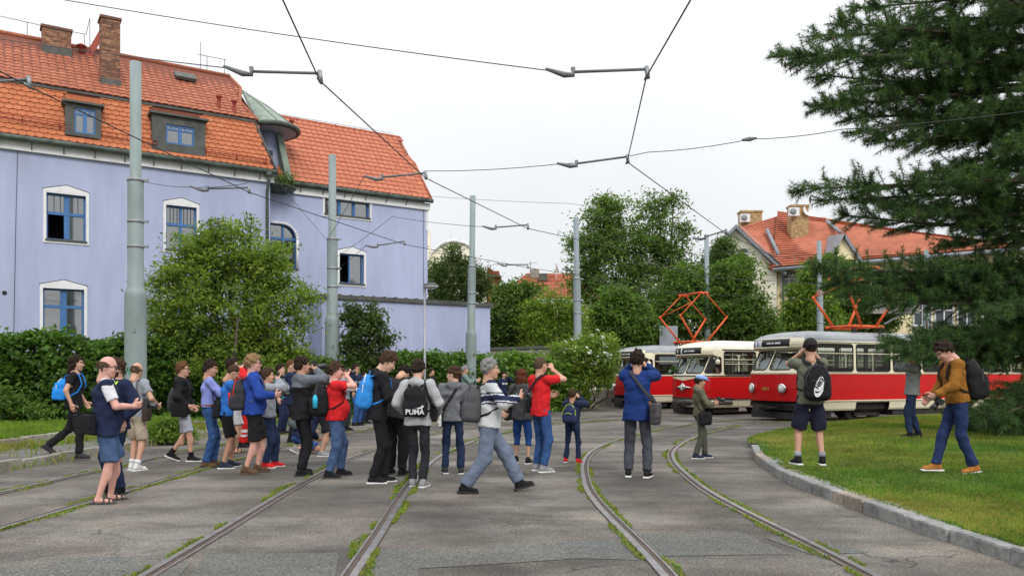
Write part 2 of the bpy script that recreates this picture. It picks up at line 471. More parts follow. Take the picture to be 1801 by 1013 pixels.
M_KERBC = mat('kerb concrete', (0.27, 0.255, 0.21), 0.9, 0.25, 9, 0.4, 40, var2=0.3, sc2=0.8)
M_STEEL = mat('rail steel', (0.30, 0.29, 0.29), 0.38, 0.25, 6, metal=0.75, stretch=(1, 1, 1))
M_RUST = mat('rail rust', (0.075, 0.055, 0.045), 0.8, 0.3, 9)

# the large ground sheet and the paved loop
mb = MB(); mb.quad((-500, -60, -0.42), (500, -60, -0.42), (500, 700, -0.42), (-500, 700, -0.42))
tag(mb.build('ground', M_FIELD), kind='structure')
xs = np.linspace(-34, 48, 42); ys = np.concatenate([np.linspace(-9, 22, 20), np.linspace(23, 34, 12), np.linspace(36, 60, 9)])
V = np.array([(x, y, road_z(y)) for y in ys for x in xs]); nx = len(xs)
F = np.array([(j * nx + i, j * nx + i + 1, (j + 1) * nx + i + 1, (j + 1) * nx + i) for j in range(len(ys) - 1) for i in range(nx - 1)])
tag(put('road', mesh_np('road', V, F, M_ASPH)), kind='structure')
for poly in ([(-10, 1003), (80, 998), (115, 982), (318, 975), (335, 992), (296, 1030), (-10, 1060)],
             [(362, 973), (596, 972), (582, 1060), (305, 1060)],
             [(628, 968), (840, 961), (1085, 950), (1122, 985), (1020, 982), (900, 990), (735, 1000), (738, 1060), (612, 1060)],
             [(1118, 937), (1300, 934), (1392, 975), (1158, 978)], [(1345, 946), (1400, 943), (1530, 972), (1425, 975)]):
    mb = MB(); mb.quad(*[gp(x, y) + Vector((0, 0, 0.004)) for x, y in poly])
    tag(mb.build('road_patch', M_PATCH), kind='structure')

# grooved rails: head, groove, lip
def rail(C, d, y1):
    P = offset(C, d); P = P[P[:, 1] < y1 + 99]
    T = np.gradient(P, axis=0); T /= np.linalg.norm(T, axis=1)[:, None]; Nn = np.stack([T[:, 1], -T[:, 0]], 1) * (1 if d < 0 else -1)
    prof = [(-0.075, 0.003), (-0.066, 0.017), (-0.006, 0.018), (0.0, 0.006), (0.042, 0.006), (0.047, 0.014), (0.066, 0.014), (0.074, 0.003)]
    k = len(prof); V = []; F = []; mi = []
    for i in range(len(P)):
        zz = road_z(P[i, 1])
        for (a, z) in prof: V.append((P[i, 0] + Nn[i, 0] * a, P[i, 1] + Nn[i, 1] * a, zz + z))
    for i in range(len(P) - 1):
        for j in range(k - 1):
            q = (i * k + j, i * k + j + 1, (i + 1) * k + j + 1, (i + 1) * k + j)
            F.append(q if d > 0 else q[::-1]); mi.append(0 if j in (1, 5) else 1)
    o = put('rail', mesh_np('rail', V, F, [M_STEEL, M_RUST], mi))
    return P
RAILS = {}
for nm, C, what in (('a', TRK3, 'left track'), ('b', TRK2, 'middle track'), ('c', TRK1, 'right track')):
    for d, sidew in ((-0.7525, 'left'), (0.7525, 'right')):
        RAILS[nm + sidew] = rail(C, d, 60)
        o = COL.objects[-1]; o['kind'] = 'structure'

# kerbs: every stone its own piece
rk = random.Random(5)
def kerb(P, wid, z0f, z1f, stone, mats, jit=0.012):
    """P: (n,2) front line, stones set to the left (+) or right (-) by wid sign"""
    root = bpy.data.objects.new('kerb', None); place(root, None); root['kind'] = 'structure'
    D = np.concatenate([[0], np.cumsum(np.linalg.norm(np.diff(P, axis=0), axis=1))])
    s = 0.0
    pt = lambda q: np.array([np.interp(q, D, P[:, 0]), np.interp(q, D, P[:, 1])])
    while s < D[-1] - 0.3:
        L = stone * rk.uniform(0.8, 1.25); e = min(s + L, D[-1])
        a, b = pt(s + 0.008), pt(e - 0.008); t = (b - a) / np.linalg.norm(b - a); nr = np.array([-t[1], t[0]]) * wid
        j = rk.uniform(-jit, jit); dj = nr / abs(wid) * rk.uniform(-0.012, 0.012)
        a = a + dj; b = b + dj
        za, zb = z0f((a[1] + b[1]) / 2) - 0.05, z1f((a[1] + b[1]) / 2) + j
        c = 0.018
        ins = lambda p, q, r, f: p * (1 - 2 * f) + q * f + r * f
        lo = [a, b, b + nr, a + nr]
        cen = (a + b + nr / 1 * 1.0) / 2
        up = []
        for p in lo:
            d = cen - p; up.append(p + d / np.linalg.norm(d) * c * 1.3)
        tz = [zb + rk.uniform(-0.006, 0.006) for _ in range(4)]
        V = [(*p, za) for p in lo] + [(*p, zb - c) for p in lo] + [(p[0], p[1], z) for p, z in zip(up, tz)]
        F = [(3, 2, 1, 0), (8, 9, 10, 11)]
        for q in (0, 4):
            for i in range(4): F.append((q + i, q + (i + 1) % 4, q + 4 + (i + 1) % 4, q + 4 + i))
        if wid < 0: F = [f[::-1] for f in F]
        m2 = MB(); m2.add(V, F); m2.build('kerb_stone', mats[0] if rk.random() < 0.8 else mats[1], root)
        s = e
    return root
KR = np.array([(4.15, 1.5), (4.05, 5.0), (4.0, 6.6), (3.93, 7.4), (3.86, 8.2), (3.83, 9.2), (3.83, 10.4), (3.84, 11.3), (3.97, 12.6), (4.3, 14.6), (4.83, 16.7)])
KR2 = np.array([(4.83, 16.7), (5.4, 18.6), (6.35, 20.7), (7.9, 23.2), (9.6, 25.3), (11.4, 26.6), (14.0, 27.9), (20, 30.7), (30, 35.4)])
KRc = catmull(KR, 0.2); KR2c = catmull(KR2, 0.3)
kerb(KRc, -0.26, lambda y: 0.0, lambda y: 0.125, 0.72, (M_STONE, M_STONE2))
KL1 = offset(TRK3, -2.2); KL2 = offset(TRK3, -4.2)
KL1 = KL1[(KL1[:, 1] > 2) & (KL1[:, 1] < 33)]; KL2 = KL2[(KL2[:, 1] > 2) & (KL2[:, 1] < 34)]
path_z = lambda y: road_z(y) + 0.04 + 0.08 * lz(y)
lawn_z = lambda y: road_z(y) + 0.10 + 0.14 * lz(y)
kerb(KL1, 0.16, road_z, lambda y: path_z(y) + 0.02, 1.0, (M_KERBC, M_STONE2), 0.02)
kerb(KL2, 0.16, path_z, lambda y: lawn_z(y) + 0.03, 1.0, (M_KERBC, M_STONE2), 0.02)

def strip(name, A, B, za, zb, m, nj=6, kind='structure'):
    n = len(A); V = []; F = []
    for j in range(nj + 1):
        f = j / nj
        for i in range(n):
            p = A[i] * (1 - f) + B[i] * f
            V.append((p[0], p[1], za(p[1], f) if zb is None else za(p[1]) * (1 - f) + zb(p[1]) * f))
    for j in range(nj):
        for i in range(n - 1): F.append((j * n + i, (j + 1) * n + i, (j + 1) * n + i + 1, j * n + i + 1))
    return tag(put(name, mesh_np(name, V, F, m)), kind=kind)
TL = TRK3[(TRK3[:, 1] > 2) & (TRK3[:, 1] < 33.5)]
strip('path', offset(TL, -2.3), offset(TL, -4.25), path_z, path_z, M_PATH, 2)
strip('lawn', offset(TL, -4.3), offset(TL, -26), lawn_z, lambda y: lawn_z(y) + 0.1 * lz(y), M_SOIL, 8)
# lawn on the right inside the loop
LR = np.concatenate([offset(KRc, 0.2), KR2c[1:]])
ii = np.linspace(0, 1, len(LR))
LRf = np.stack([np.full(len(LR), 46.0), np.interp(LR[:, 1], [1.5, 35.4], [-6, 42.8])], 1)
rl_z = lambda d: 0.12 + 0.1 * smooth01(d / 2.5)
V = []; F = []; us = [0, 0.008, 0.02, 0.04, 0.07, 0.12, 0.2, 0.35, 0.6, 1.0]
for u in us:
    for i in range(len(LR)):
        p = LR[i] * (1 - u) + LRf[i] * u; dd = np.linalg.norm(p - LR[i])
        base = 0.0 if LR[i, 1] < 17 else -0.09 * smooth01((LR[i, 1] - 17) / 4)
        base = base * (1 - min(1, dd / 2.0))
        V.append((p[0], p[1], rl_z(dd) + base + 0.02 * mnoise.noise((p[0] * 0.7, p[1] * 0.7, 0))))
nL = len(LR)
for j in range(len(us) - 1):
    for i in range(nL - 1): F.append((j * nL + i, (j + 1) * nL + i, (j + 1) * nL + i + 1, j * nL + i + 1))
F = [f[::-1] for f in F]
tag(put('lawn', mesh_np('lawn', V, F, M_SOIL)), kind='structure')

# grass blades
G1 = leaf_mat('grass blade', (0.095, 0.155, 0.024), 0.6, 0.35); G2 = leaf_mat('grass blade dry', (0.17, 0.17, 0.055), 0.7, 0.3)
G3 = leaf_mat('grass blade deep', (0.05, 0.115, 0.022), 0.6, 0.3); G4 = leaf_mat('moss green', (0.12, 0.14, 0.03), 0.8, 0.2)
rg = np.random.default_rng(11)
def poly_left_dist(x, y):
    return x - np.interp(y, LR[:, 1], LR[:, 0])
def grass_obj(name, C, h, wd, mats, lean=0.6, patch=0.35):
    V, F = blades(C, h, wd, rg, lean)
    nz = np.array([mnoise.noise((c[0] * patch, c[1] * patch, 3.3)) for c in C[:: max(1, len(C) // 4000)]])
    k = np.repeat(nz, max(1, len(C) // 4000))[:len(C)]
    r = k * 1.3 + rg.normal(size=len(k)) * 0.45
    mi = np.where(r > 0.28, 1, np.where(r < -0.25, 2, 0))
    if len(mi) < len(C): mi = np.concatenate([mi, rg.integers(0, 3, len(C) - len(mi))])
    o = put(name, mesh_np(name, V, F, mats, mi)); o['kind'] = 'stuff'; return o
def lawn_pts(n, y0, y1, xmax, bias=1.6):
    y = y0 + (y1 - y0) * rg.random(n) ** bias
    edge = np.interp(y, LR[:, 1], LR[:, 0]); x = edge - 0.06 + (np.minimum(xmax, 0.66 * y + 1) - edge).clip(0.2) * rg.random(n)
    d = x - edge; base = np.where(y < 17, 0, -0.09 * np.clip((y - 17) / 4, 0, 1)) * (1 - np.clip(d / 2.0, 0, 1))
    s = np.clip(d / 2.5, 0, 1); z = 0.12 + 0.1 * s * s * (3 - 2 * s) + base - 0.015
    o = np.lexsort((x, np.round(y, 1)))
    return np.stack([x, y, z], 1)[o]
grass_obj('grass', lawn_pts(120000, 5.5, 16, 12, 1.3), 0.055, 0.0045, [G1, G2, G3])
grass_obj('grass', lawn_pts(70000, 14, 28, 18, 1.0), 0.075, 0.008, [G1, G2, G3])
# left lawn
n = 60000; t = rg.random(n); i = (t * (len(TL) - 1)).astype(int); A = offset(TL, -4.3)[i]; Bf = offset(TL, -12)[i]; u = rg.random(n)[:, None] ** 1.2
p = A * (1 - u) + Bf * u; z = np.array([lawn_z(y) for y in p[:, 1]]) - 0.01
C = np.concatenate([p, z[:, None]], 1); C = C[(C[:, 1] > 13)]
grass_obj('grass', C[np.lexsort((C[:, 0], np.round(C[:, 1], 1)))], 0.13, 0.012, [G1, G1, G3])
# rough weeds on the kerb strip
n = 30000; i = (rg.random(n) * (len(TL) - 1)).astype(int); u = np.where(rg.random(n) < 0.45, -rg.random(n) ** 2 * 0.45, rg.random(n) * 1.9)
nn = np.array([mnoise.noise((q * 0.09, v * 1.1, 7.7)) for q, v in zip(i, u)])
keep = (nn > 0.02) | (rg.random(n) < 0.06)
i, u = i[keep], u[keep]
offs = offset(TL, -1.0) - TL
p = TL[i] + offs[i] * (2.35 + u)[:, None]
zz = np.array([path_z(y) if q > 0 else road_z(y) for y, q in zip(p[:, 1], u)]) - 0.01
C = np.concatenate([p, zz[:, None]], 1); C = C[C[:, 1] > 9]
grass_obj('weeds', C[np.lexsort((C[:, 0], np.round(C[:, 1], 1)))], 0.15, 0.010, [G4, G2, G1], 0.8, 0.6)
# moss and grass that grows along the rails
for key, sides, dens in (('aleft', (-1, 1), 1.0), ('aright', (1, -1), 0.9), ('bleft', (-1,), 1.0), ('bright', (-1, 1), 1.15), ('cleft', (-1, 1), 0.75), ('cright', (1, -1), 0.75)):
    P = RAILS[key]; T = np.gradient(P, axis=0); T /= np.linalg.norm(T, axis=1)[:, None]; Nn = np.stack([T[:, 1], -T[:, 0]], 1)
    Cs = []
    for s in sides:
        n = int(15000 * dens); q = rg.random(n) * (len(P) - 1); i0 = q.astype(int).clip(0, len(P) - 2); fr = (q - i0)[:, None]
        pc = P[i0] * (1 - fr) + P[i0 + 1] * fr
        env = np.array([mnoise.noise((a * 0.16, s * 3.1, len(key) + ord(key[0]))) + 0.5 * mnoise.noise((a * 0.6, s * 5.1, ord(key[0]) + 2.2)) for a in q])
        wd = np.clip(env + 0.20, 0.0, 1) * (0.17 if key[0] != 'c' else 0.13)
        off = 0.075 + wd * rg.random(n) ** 0.9
        ok = wd > 0.02
        pp = (pc + Nn[i0] * (s * off)[:, None])[ok]
        Cs.append(np.concatenate([pp, np.array([road_z(y) + 0.004 for y in pp[:, 1]])[:, None]], 1))
    C = np.concatenate(Cs); C = C[(C[:, 1] > 4.5) & (C[:, 1] < 31) & (np.abs(C[:, 0]) < 0.7 * C[:, 1] + 1)]
    V, F = blades(C, 0.032, 0.006, rg, 1.2)
    mi = rg.choice([0, 1, 2, 3], len(C), p=[0.25, 0.12, 0.15, 0.48])
    o = put('moss', mesh_np('moss', V, F, [G1, G2, G3, G4], mi)); o['kind'] = 'stuff'

# ------------------------------------------------------------------ the violet house on the left
SC = 1.05
HO = Vector((-16.15 * SC, 26.0 * SC)); HU = Vector((math.cos(R(33)), math.sin(R(33)))); HN = Vector((HU.y, -HU.x))
def H3(a, z, d=0.0): return Vector((HO.x + HU.x * a + HN.x * d, HO.y + HU.y * a + HN.y * d, z))
def hp(px, py, d=0.0):
    r = Vector(((px - CX) / FPX, 1.0)); t = (d + HO.dot(HN)) / r.dot(HN)
    return ((r * t - HO).dot(HU), CAMH - (py - HORIZ) / FPX * t)
def ray_hit(px, py, p0, nrm):
    r = Vector(((px - CX) / FPX, 1.0, -(py - HORIZ) / FPX)); o = Vector((0, 0, CAMH))
    return o + r * ((Vector(p0) - o).dot(nrm) / r.dot(nrm))
HM = Matrix(((HU.x, HN.x, 0, 0), (HU.y, HN.y, 0, 0), (0, 0, 1, 0), (0, 0, 0, 1)))   # local a,d,z -> world axes
HM3 = HM.to_3x3()
Z_CORN, Z_GUT, Z_BRK, Z_RID = 9.0, 9.45, 11.5, 14.15
D2, D3 = -0.99, 0.63
A_L = -9.0; A_E = hp(475, 300)[0]; A2_R = hp(752, 350, D2)[0]
A3_L, A3_R = hp(566, 520, D3)[0], hp(862, 535, D3)[0]

M_VIO = mat('violet render', (0.375, 0.41, 0.575), 0.92, 0.06, 2.6, 0.2, 70, var2=0.11, sc2=0.5, stretch=(1.2, 1.2, .25))
M_WHT = mat('white trim', (0.68, 0.68, 0.69), 0.8, 0.06, 5, var2=0.1, sc2=0.8)
M_BLUE = mat('blue frame paint', (0.05, 0.145, 0.34), 0.45, 0.12, 6)
M_DKF = mat('dark frame', (0.04, 0.05, 0.065), 0.5)
M_SHEET = mat('dark sheet metal', (0.075, 0.078, 0.07), 0.6, 0.25, 4, var2=0.2, sc2=1.2)
M_COPP = mat('green copper', (0.19, 0.235, 0.19), 0.6, 0.18, 4, var2=0.2, sc2=1.0)
M_GUT = mat('gutter patina', (0.055, 0.065, 0.055), 0.55, 0.35, 5, hue=(0.09, 0.12, 0.1))
M_TLO = [mat('tile orange a', (0.44, 0.14, 0.06), 0.8, 0.18, 9), mat('tile orange b', (0.42, 0.13, 0.056), 0.8, 0.18, 9), mat('tile orange c', (0.46, 0.155, 0.068), 0.8, 0.18, 9)]
M_TUP = [mat('tile weathered a', (0.33, 0.108, 0.058), 0.85, 0.22, 7), mat('tile weathered b', (0.30, 0.097, 0.053), 0.85, 0.22, 7), mat('tile weathered c', (0.36, 0.122, 0.068), 0.85, 0.22, 7)]
M_TSE = [mat('tile red a', (0.42, 0.135, 0.075), 0.82, 0.2, 7), mat('tile red b', (0.40, 0.125, 0.07), 0.82, 0.2, 7), mat('tile red c', (0.435, 0.147, 0.082), 0.82, 0.2, 7)]
M_TBASE = mat('roof underlay', (0.16, 0.05, 0.03), 0.9)
M_BRK = [mat('chimney brick a', (0.24, 0.115, 0.07), 0.9, 0.3, 9), mat('chimney brick b', (0.33, 0.18, 0.11), 0.9, 0.3, 9), mat('chimney brick c', (0.16, 0.08, 0.055), 0.9, 0.3, 9)]
M_MORT = mat('mortar', (0.26, 0.24, 0.2), 0.95)
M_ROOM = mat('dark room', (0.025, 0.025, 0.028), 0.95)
M_CURT = mat('curtain', (0.55, 0.54, 0.52), 0.9, 0.12, 4, stretch=(9, 9, 0.6))
M_REDM = mat('red oxide paint', (0.30, 0.055, 0.035), 0.6)
M_GLASS = glass_mat('window glass', (0.55, 0.58, 0.6), 0.30, 0.04)
M_IRON = mat('dark iron', (0.05, 0.05, 0.05), 0.5)

house = thing('apartment_house', 'large violet rendered house with orange tiled mansard roof, blue windows and brick chimneys', 'house', H3(5, 0, -3))

def wall_grid(name, a0, a1, z0, z1, d, holes, m, thick=0.24):
    """wall sheet with window openings cut out, reveals built in"""
    As = sorted({a0, a1, *[h[0] for h in holes], *[h[1] for h in holes]}); Zs = sorted({z0, z1, *[h[2] for h in holes], *[h[3] for h in holes]})
    mb = MB()
    for i in range(len(As) - 1):
        for j in range(len(Zs) - 1):
            ca, cz = (As[i] + As[i + 1]) / 2, (Zs[j] + Zs[j + 1]) / 2
            if any(h[0] < ca < h[1] and h[2] < cz < h[3] for h in holes): continue
            mb.quad(H3(As[i], Zs[j], d), H3(As[i + 1], Zs[j], d), H3(As[i + 1], Zs[j + 1], d), H3(As[i], Zs[j + 1], d))
    for (b0, b1, c0, c1) in holes:
        q = [(b0, c0), (b1, c0), (b1, c1), (b0, c1)]
        for k in range(4):
            (p, r), (s, t) = q[k], q[(k + 1) % 4]
            mb.quad(H3(p, r, d), H3(p, r, d - thick), H3(s, t, d - thick), H3(s, t, d))
    return mb.build(name, m, house)

def hbox(mb, a0, a1, z0, z1, d0, d1, m=0):
    return mb.hexa([H3(a0, z0, d1), H3(a1, z0, d1), H3(a1, z0, d0), H3(a0, z0, d0), H3(a0, z1, d1), H3(a1, z1, d1), H3(a1, z1, d0), H3(a0, z1, d0)], m)

WIN = {}
def win_hole(key, x0, y0, x1, y1, d):
    xm = (x0 + x1) / 2
    a0, a1 = hp(x0, 0, d)[0], hp(x1, 0, d)[0]; zt, zb = hp(xm, y0, d)[1], hp(xm, y1, d)[1]
    WIN[key] = (a0, a1, zb, zt); return WIN[key]

def build_window(key, d, mull=0.5, transom=0.62, pedi=True, mcol=0.14, curtain=(0, 1), bars=0, sides=(1, 1), opened=None, label=None):
    a0, a1, z0, z1 = WIN[key]; din = d - 0.16; W = a1 - a0; Hh = z1 - z0
    fr = MB(); f = 0.055
    hbox(fr, a0, a0 + f, z0, z1, din - 0.06, din + 0.02); hbox(fr, a1 - f, a1, z0, z1, din - 0.06, din + 0.02)
    hbox(fr, a0 + f, a1 - f, z0, z0 + f, din - 0.06, din + 0.018); hbox(fr, a0 + f, a1 - f, z1 - f, z1, din - 0.06, din + 0.018)
    zc = z0 + Hh * transom if transom else None
    if mull:
        for q in aslist(mull):
            c = a0 + W * q; hbox(fr, c - mcol / 2, c + mcol / 2, z0 + f, z1 - f, din - 0.05, din + 0.035)
        ac = a0 + W * aslist(mull)[0]
    if transom: hbox(fr, a0 + f, a1 - f, zc - 0.05, zc + 0.05, din - 0.045, din + 0.045)
    w_ = fr.build('window', M_BLUE, house)
    if label: w_['label'] = label
    cols = [a0 + f] + [a0 + W * q for q in (aslist(mull) if mull else [])] + [a1 - f]
    rows = [z0 + f] + ([zc] if transom else []) + [z1 - f]
    for i in range(len(cols) - 1):
        for j in range(len(rows) - 1):
            if opened == (i, j): continue
            g = MB(); e = 0.05
            hbox(g, cols[i], cols[i + 1], rows[j], rows[j + 1], din - 0.035, din - 0.03)
            g.build('pane', M_GLASS, w_)
            if bars and j == len(rows) - 2:
                bb = MB()
                for k in range(1, bars + 1):
                    c = cols[i] + (cols[i + 1] - cols[i]) * k / (bars + 1); hbox(bb, c - 0.012, c + 0.012, rows[j], rows[j + 1], din - 0.029, din - 0.015)
                bb.build('glazing_bar', M_DKF, w_)
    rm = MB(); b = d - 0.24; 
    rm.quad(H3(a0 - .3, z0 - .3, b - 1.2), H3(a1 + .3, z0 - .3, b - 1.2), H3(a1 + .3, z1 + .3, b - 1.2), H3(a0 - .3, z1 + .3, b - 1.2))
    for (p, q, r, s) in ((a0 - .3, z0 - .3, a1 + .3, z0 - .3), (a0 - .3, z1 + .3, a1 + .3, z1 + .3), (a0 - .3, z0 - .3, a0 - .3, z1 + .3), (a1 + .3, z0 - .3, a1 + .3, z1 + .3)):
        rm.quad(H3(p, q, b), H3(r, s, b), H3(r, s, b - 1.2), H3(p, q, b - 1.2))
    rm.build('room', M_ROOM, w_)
    for (c0, c1, zlo, zhi) in curtain if isinstance(curtain, list) else ([(curtain[0], curtain[1], 0, 1)] if curtain else []):
        cu = MB(); n = max(4, int(W * (c1 - c0) / 0.06)); V = []; F = []
        for i in range(n + 1):
            a = a0 + W * (c0 + (c1 - c0) * i / n); dd = d - 0.34 + 0.025 * math.sin(i * 1.9)
            V += [H3(a, z0 + Hh * zlo, dd), H3(a, z0 + Hh * zhi, dd)]
        for i in range(n): F.append((2 * i, 2 * i + 2, 2 * i + 3, 2 * i + 1))
        cu.add(V, F, 0, True); cu.build('curtain', M_CURT, w_)
    s = MB(); hbox(s, a0 - 0.04, a1 + 0.04, z0 - 0.05, z0 + 0.012, d - 0.15, d + 0.07); s.build('sill', M_SHEET, w_)
    if pedi:
        sr = MB(); t = 0.095; pr = 0.035
        if sides[0]: hbox(sr, a0 - t, a0, z0 - 0.12, z1 + 0.05, d - 0.02, d + pr)
        if sides[1]: hbox(sr, a1, a1 + t, z0 - 0.12, z1 + 0.05, d - 0.02, d + pr)
        hbox(sr, a0, a1, z0 - 0.12, z0 - 0.05, d - 0.02, d + pr - 0.004)
        if pedi != 'flat':
            poly = [H3(a0 - t, z1 + 0.05, d - 0.02), H3(a0 - t, z1 + 0.12, d - 0.02), H3((a0 + a1) / 2, z1 + 0.30, d - 0.02), H3(a1 + t, z1 + 0.12, d - 0.02), H3(a1 + t, z1 + 0.05, d - 0.02)]
            sr.prism(poly[::-1], Vector((HN.x, HN.y, 0)) * (0.02 + pr))
            hbox(sr, a0, a1, z1, z1 + 0.05, d - 0.02, d + pr - 0.003)
        sr.build('surround', M_WHT, w_)
        if pedi != 'flat':
            ln = MB()
            ln.path([H3(a0 - t - .02, z1 + 0.125, d + .03), H3((a0 + a1) / 2, z1 + 0.312, d + .03), H3(a1 + t + .02, z1 + 0.125, d + .03)], 0.014, 5)
            ln.build('drip_edge', M_SHEET, w_)
    return w_

hM = [win_hole('u1', 81.5, 342, 151, 423, 0), win_hole('l1', 75.5, 508, 148, 590, 0), win_hole('u2', 292, 363, 345.7, 440, 0), win_hole('l2', 290, 527, 344, 598, 0)]
hS = [win_hole('arch', 475.5, 393, 523, 471, D2), win_hole('tri', 571, 346, 650, 380, D2), win_hole('open', 597, 447, 640, 499, D2)]
wall_grid('wall', A_L, A_E, -0.4, Z_CORN, 0, hM, M_VIO)
wall_grid('wall', A_E - 0.05, A2_R, -0.4, Z_CORN - 0.1, D2, hS, M_VIO)
mb = MB(); hbox(mb, A_L, A_E, -0.4, Z_CORN, -9, -1.9); mb.build('wall', M_VIO, house)
mb = MB(); mb.quad(H3(A_E, -0.4, 0), H3(A_E, -0.4, -2), H3(A_E, Z_GUT, -2), H3(A_E, Z_GUT, 0)); mb.build('wall', M_VIO, house)
mb = MB(); hbox(mb, A_E, A2_R - 0.01, -0.4, Z_CORN, -9, D2 - 1.6); mb.quad(H3(A2_R, -0.4, D2), H3(A2_R, -0.4, -9), H3(A2_R, Z_CORN + 0.2, -9), H3(A2_R, Z_CORN + 0.2, D2))
mb.prism([H3(A2_R - .02, Z_CORN, D2), H3(A2_R - .02, 12.0, D2 - 2.4), H3(A2_R - .02, Z_CORN, -7)], (HU.x * -0.3, HU.y * -0.3, 0)); mb.build('wall', M_VIO, house)
# extension
mb = MB(); hbox(mb, A3_L, A3_R, -0.4, 4.55, -6, D3); mb.build('wall', M_VIO, house)
mb = MB(); hbox(mb, A3_L - 0.06, A3_R + 0.12, 4.553, 4.72, -6, D3 + 0.1)
for k in range(16):
    a = A3_L + (A3_R - A3_L) * (k + .5) / 16; hbox(mb, a - 0.03, a + 0.03, 4.72, 4.755, D3 - 2, D3 + 0.11)
mb.build('flat_roof', M_SHEET, house)

build_window('u1', 0, 0.52, 0.58, curtain=[(0.5, 1, 0, 1), (0.02, 0.45, 0.6, 1)], bars=2, opened=(0, 0), mcol=0.17)
build_window('l1', 0, 0.5, 0.62, curtain=[(0, 0.45, 0, .66), (0.7, 1, 0, 1)], mcol=0.19, label='blue ground floor window with its upper right light dark')
build_window('u2', 0, 0.5, 0.58, curtain=[(0, 1, 0, .55)], bars=3, mcol=0.09)
build_window('l2', 0, 0.5, 0.6, curtain=[(0, 1, 0, 1)], mcol=0.15)
build_window('tri', D2, [0.345, 0.67], None, 'flat', 0.12, curtain=[(0, 1, 0, 1)], label='low wide blue window in three lights under the eaves')
wo_ = build_window('open', D2, 0.44, None, True, 0.05, curtain=[(0.5, 1, 0, 1)], opened=(0, 0), label='window with its left casement open and white blind behind the other')
# arched window: corner filler, round surround
a0, a1, z0, z1 = WIN['arch']; Ra = 0.62
wa = build_window('arch', D2, 0.5, 0.66, None, 0.07, curtain=[(0.0, 1, 0, 1)], label='tall blue window with a rounded upper right corner behind the downpipe')
arc = [(a1 - Ra + Ra * math.cos(t), z1 - Ra + Ra * math.sin(t)) for t in np.linspace(0, PI / 2, 9)]
mb = MB()
for i in range(8): mb.prism([H3(*arc[i], D2 - .2), H3(*arc[i + 1], D2 - .2), H3(a1, z1, D2 - .2)], Vector((HN.x, HN.y, 0)) * 0.205)
mb.build('spandrel', M_VIO, wa)
mb = MB(); out = [(a1, z0)] + arc + [(a0, z1)]
for (p, q) in zip(out[:-1], out[1:]): mb.path([H3(*p, D2 + .0), H3(*q, D2 + .0)], 0.055, 6, 0)
mb.build('surround', M_WHT, wa)
mb = MB()
for (p, q) in zip(arc[:-1], arc[1:]): mb.path([H3(p[0] - .03, p[1] - .03, D2 - .12), H3(q[0] - .03, q[1] - .03, D2 - .12)], 0.045, 6)
mb.build('arch_frame', M_BLUE, wa)
# white cornice bands, gutters, brackets, downpipe
mb = MB(); hbox(mb, A_L, A_E + 0.12, Z_CORN, Z_CORN + 0.34, -1.5, 0.13); mb.build('cornice', M_WHT, house)
mb = MB(); hbox(mb, A_E + 1.2, A2_R + 0.08, Z_CORN - 0.1, Z_CORN + 0.2, -2.5, D2 + 0.10); hbox(mb, A2_R - 0.1, A2_R + 0.02, Z_CORN - 1.0, Z_CORN - 0.1, -2.5, D2 + 0.02); mb.build('cornice', M_WHT, house)
for (b0, b1, z, d) in ((A_L, A_E + 0.15, Z_GUT - 0.09, 0.34), (A_E + 1.1, A2_R + 0.12, Z_GUT - 0.17, D2 + 0.27)):
    mb = MB(); mb.path([H3(b0, z, d), H3(b1, z, d)], 0.095, 10); mb.build('gutter', M_GUT, house)
    mb = MB(); hbox(mb, b0, b1, z - 0.02, z + 0.16, d - 0.3, d - 0.1); mb.build('eaves_board', M_SHEET, house)
    for k in range(int((b1 - b0) / 0.95)):
        a = b0 + 0.4 + k * 0.95; q = MB()
        q.path([H3(a, z + .1, d + .02), H3(a, z - .1, d + .06), H3(a, z - .13, d - .02), H3(a, z - .3, d - .18)], 0.017, 4); q.build('gutter_bracket', M_IRON, house)
mb = MB(); ad, zd = hp(470, 330, 0.1)
mb.path([H3(ad, Z_GUT - .15, .34), H3(ad, Z_GUT - .5, .3), H3(ad, Z_GUT - .8, .1), H3(ad, 0, .1)], 0.06, 8); mb.sphere(H3(ad, Z_GUT - .18, .3), 0.15)
for z in (3.2, 5.5, 7.6): mb.path([H3(ad, z, .1), H3(ad, z + .05, .1)], 0.075, 8)
mb.build('downpipe', M_GUT, house)
mb = MB(); mb.path([H3(*hp(31, 262, .03), .03), H3(*hp(28, 380, .03), .03), H3(*hp(24, 590, .03), .03)], 0.009, 4)
mb.path([H3(*hp(745, 360, D2 + .03), D2 + .03), H3(*hp(745, 520, D2 + .03), D2 + .03)], 0.009, 4); mb.build('lightning_cable', M_IRON, house)
mb = MB(); mb.lathe(H3(*hp(8, 515), 0.004), [(0.07, 0), (0.07, 0.02), (0.05, 0.022)], 12, 0, Matrix.Rotation(0, 3, 'X') @ HM3 @ Matrix.Rotation(R(-90), 3, 'X')); mb.build('vent_hole', M_ROOM, house)

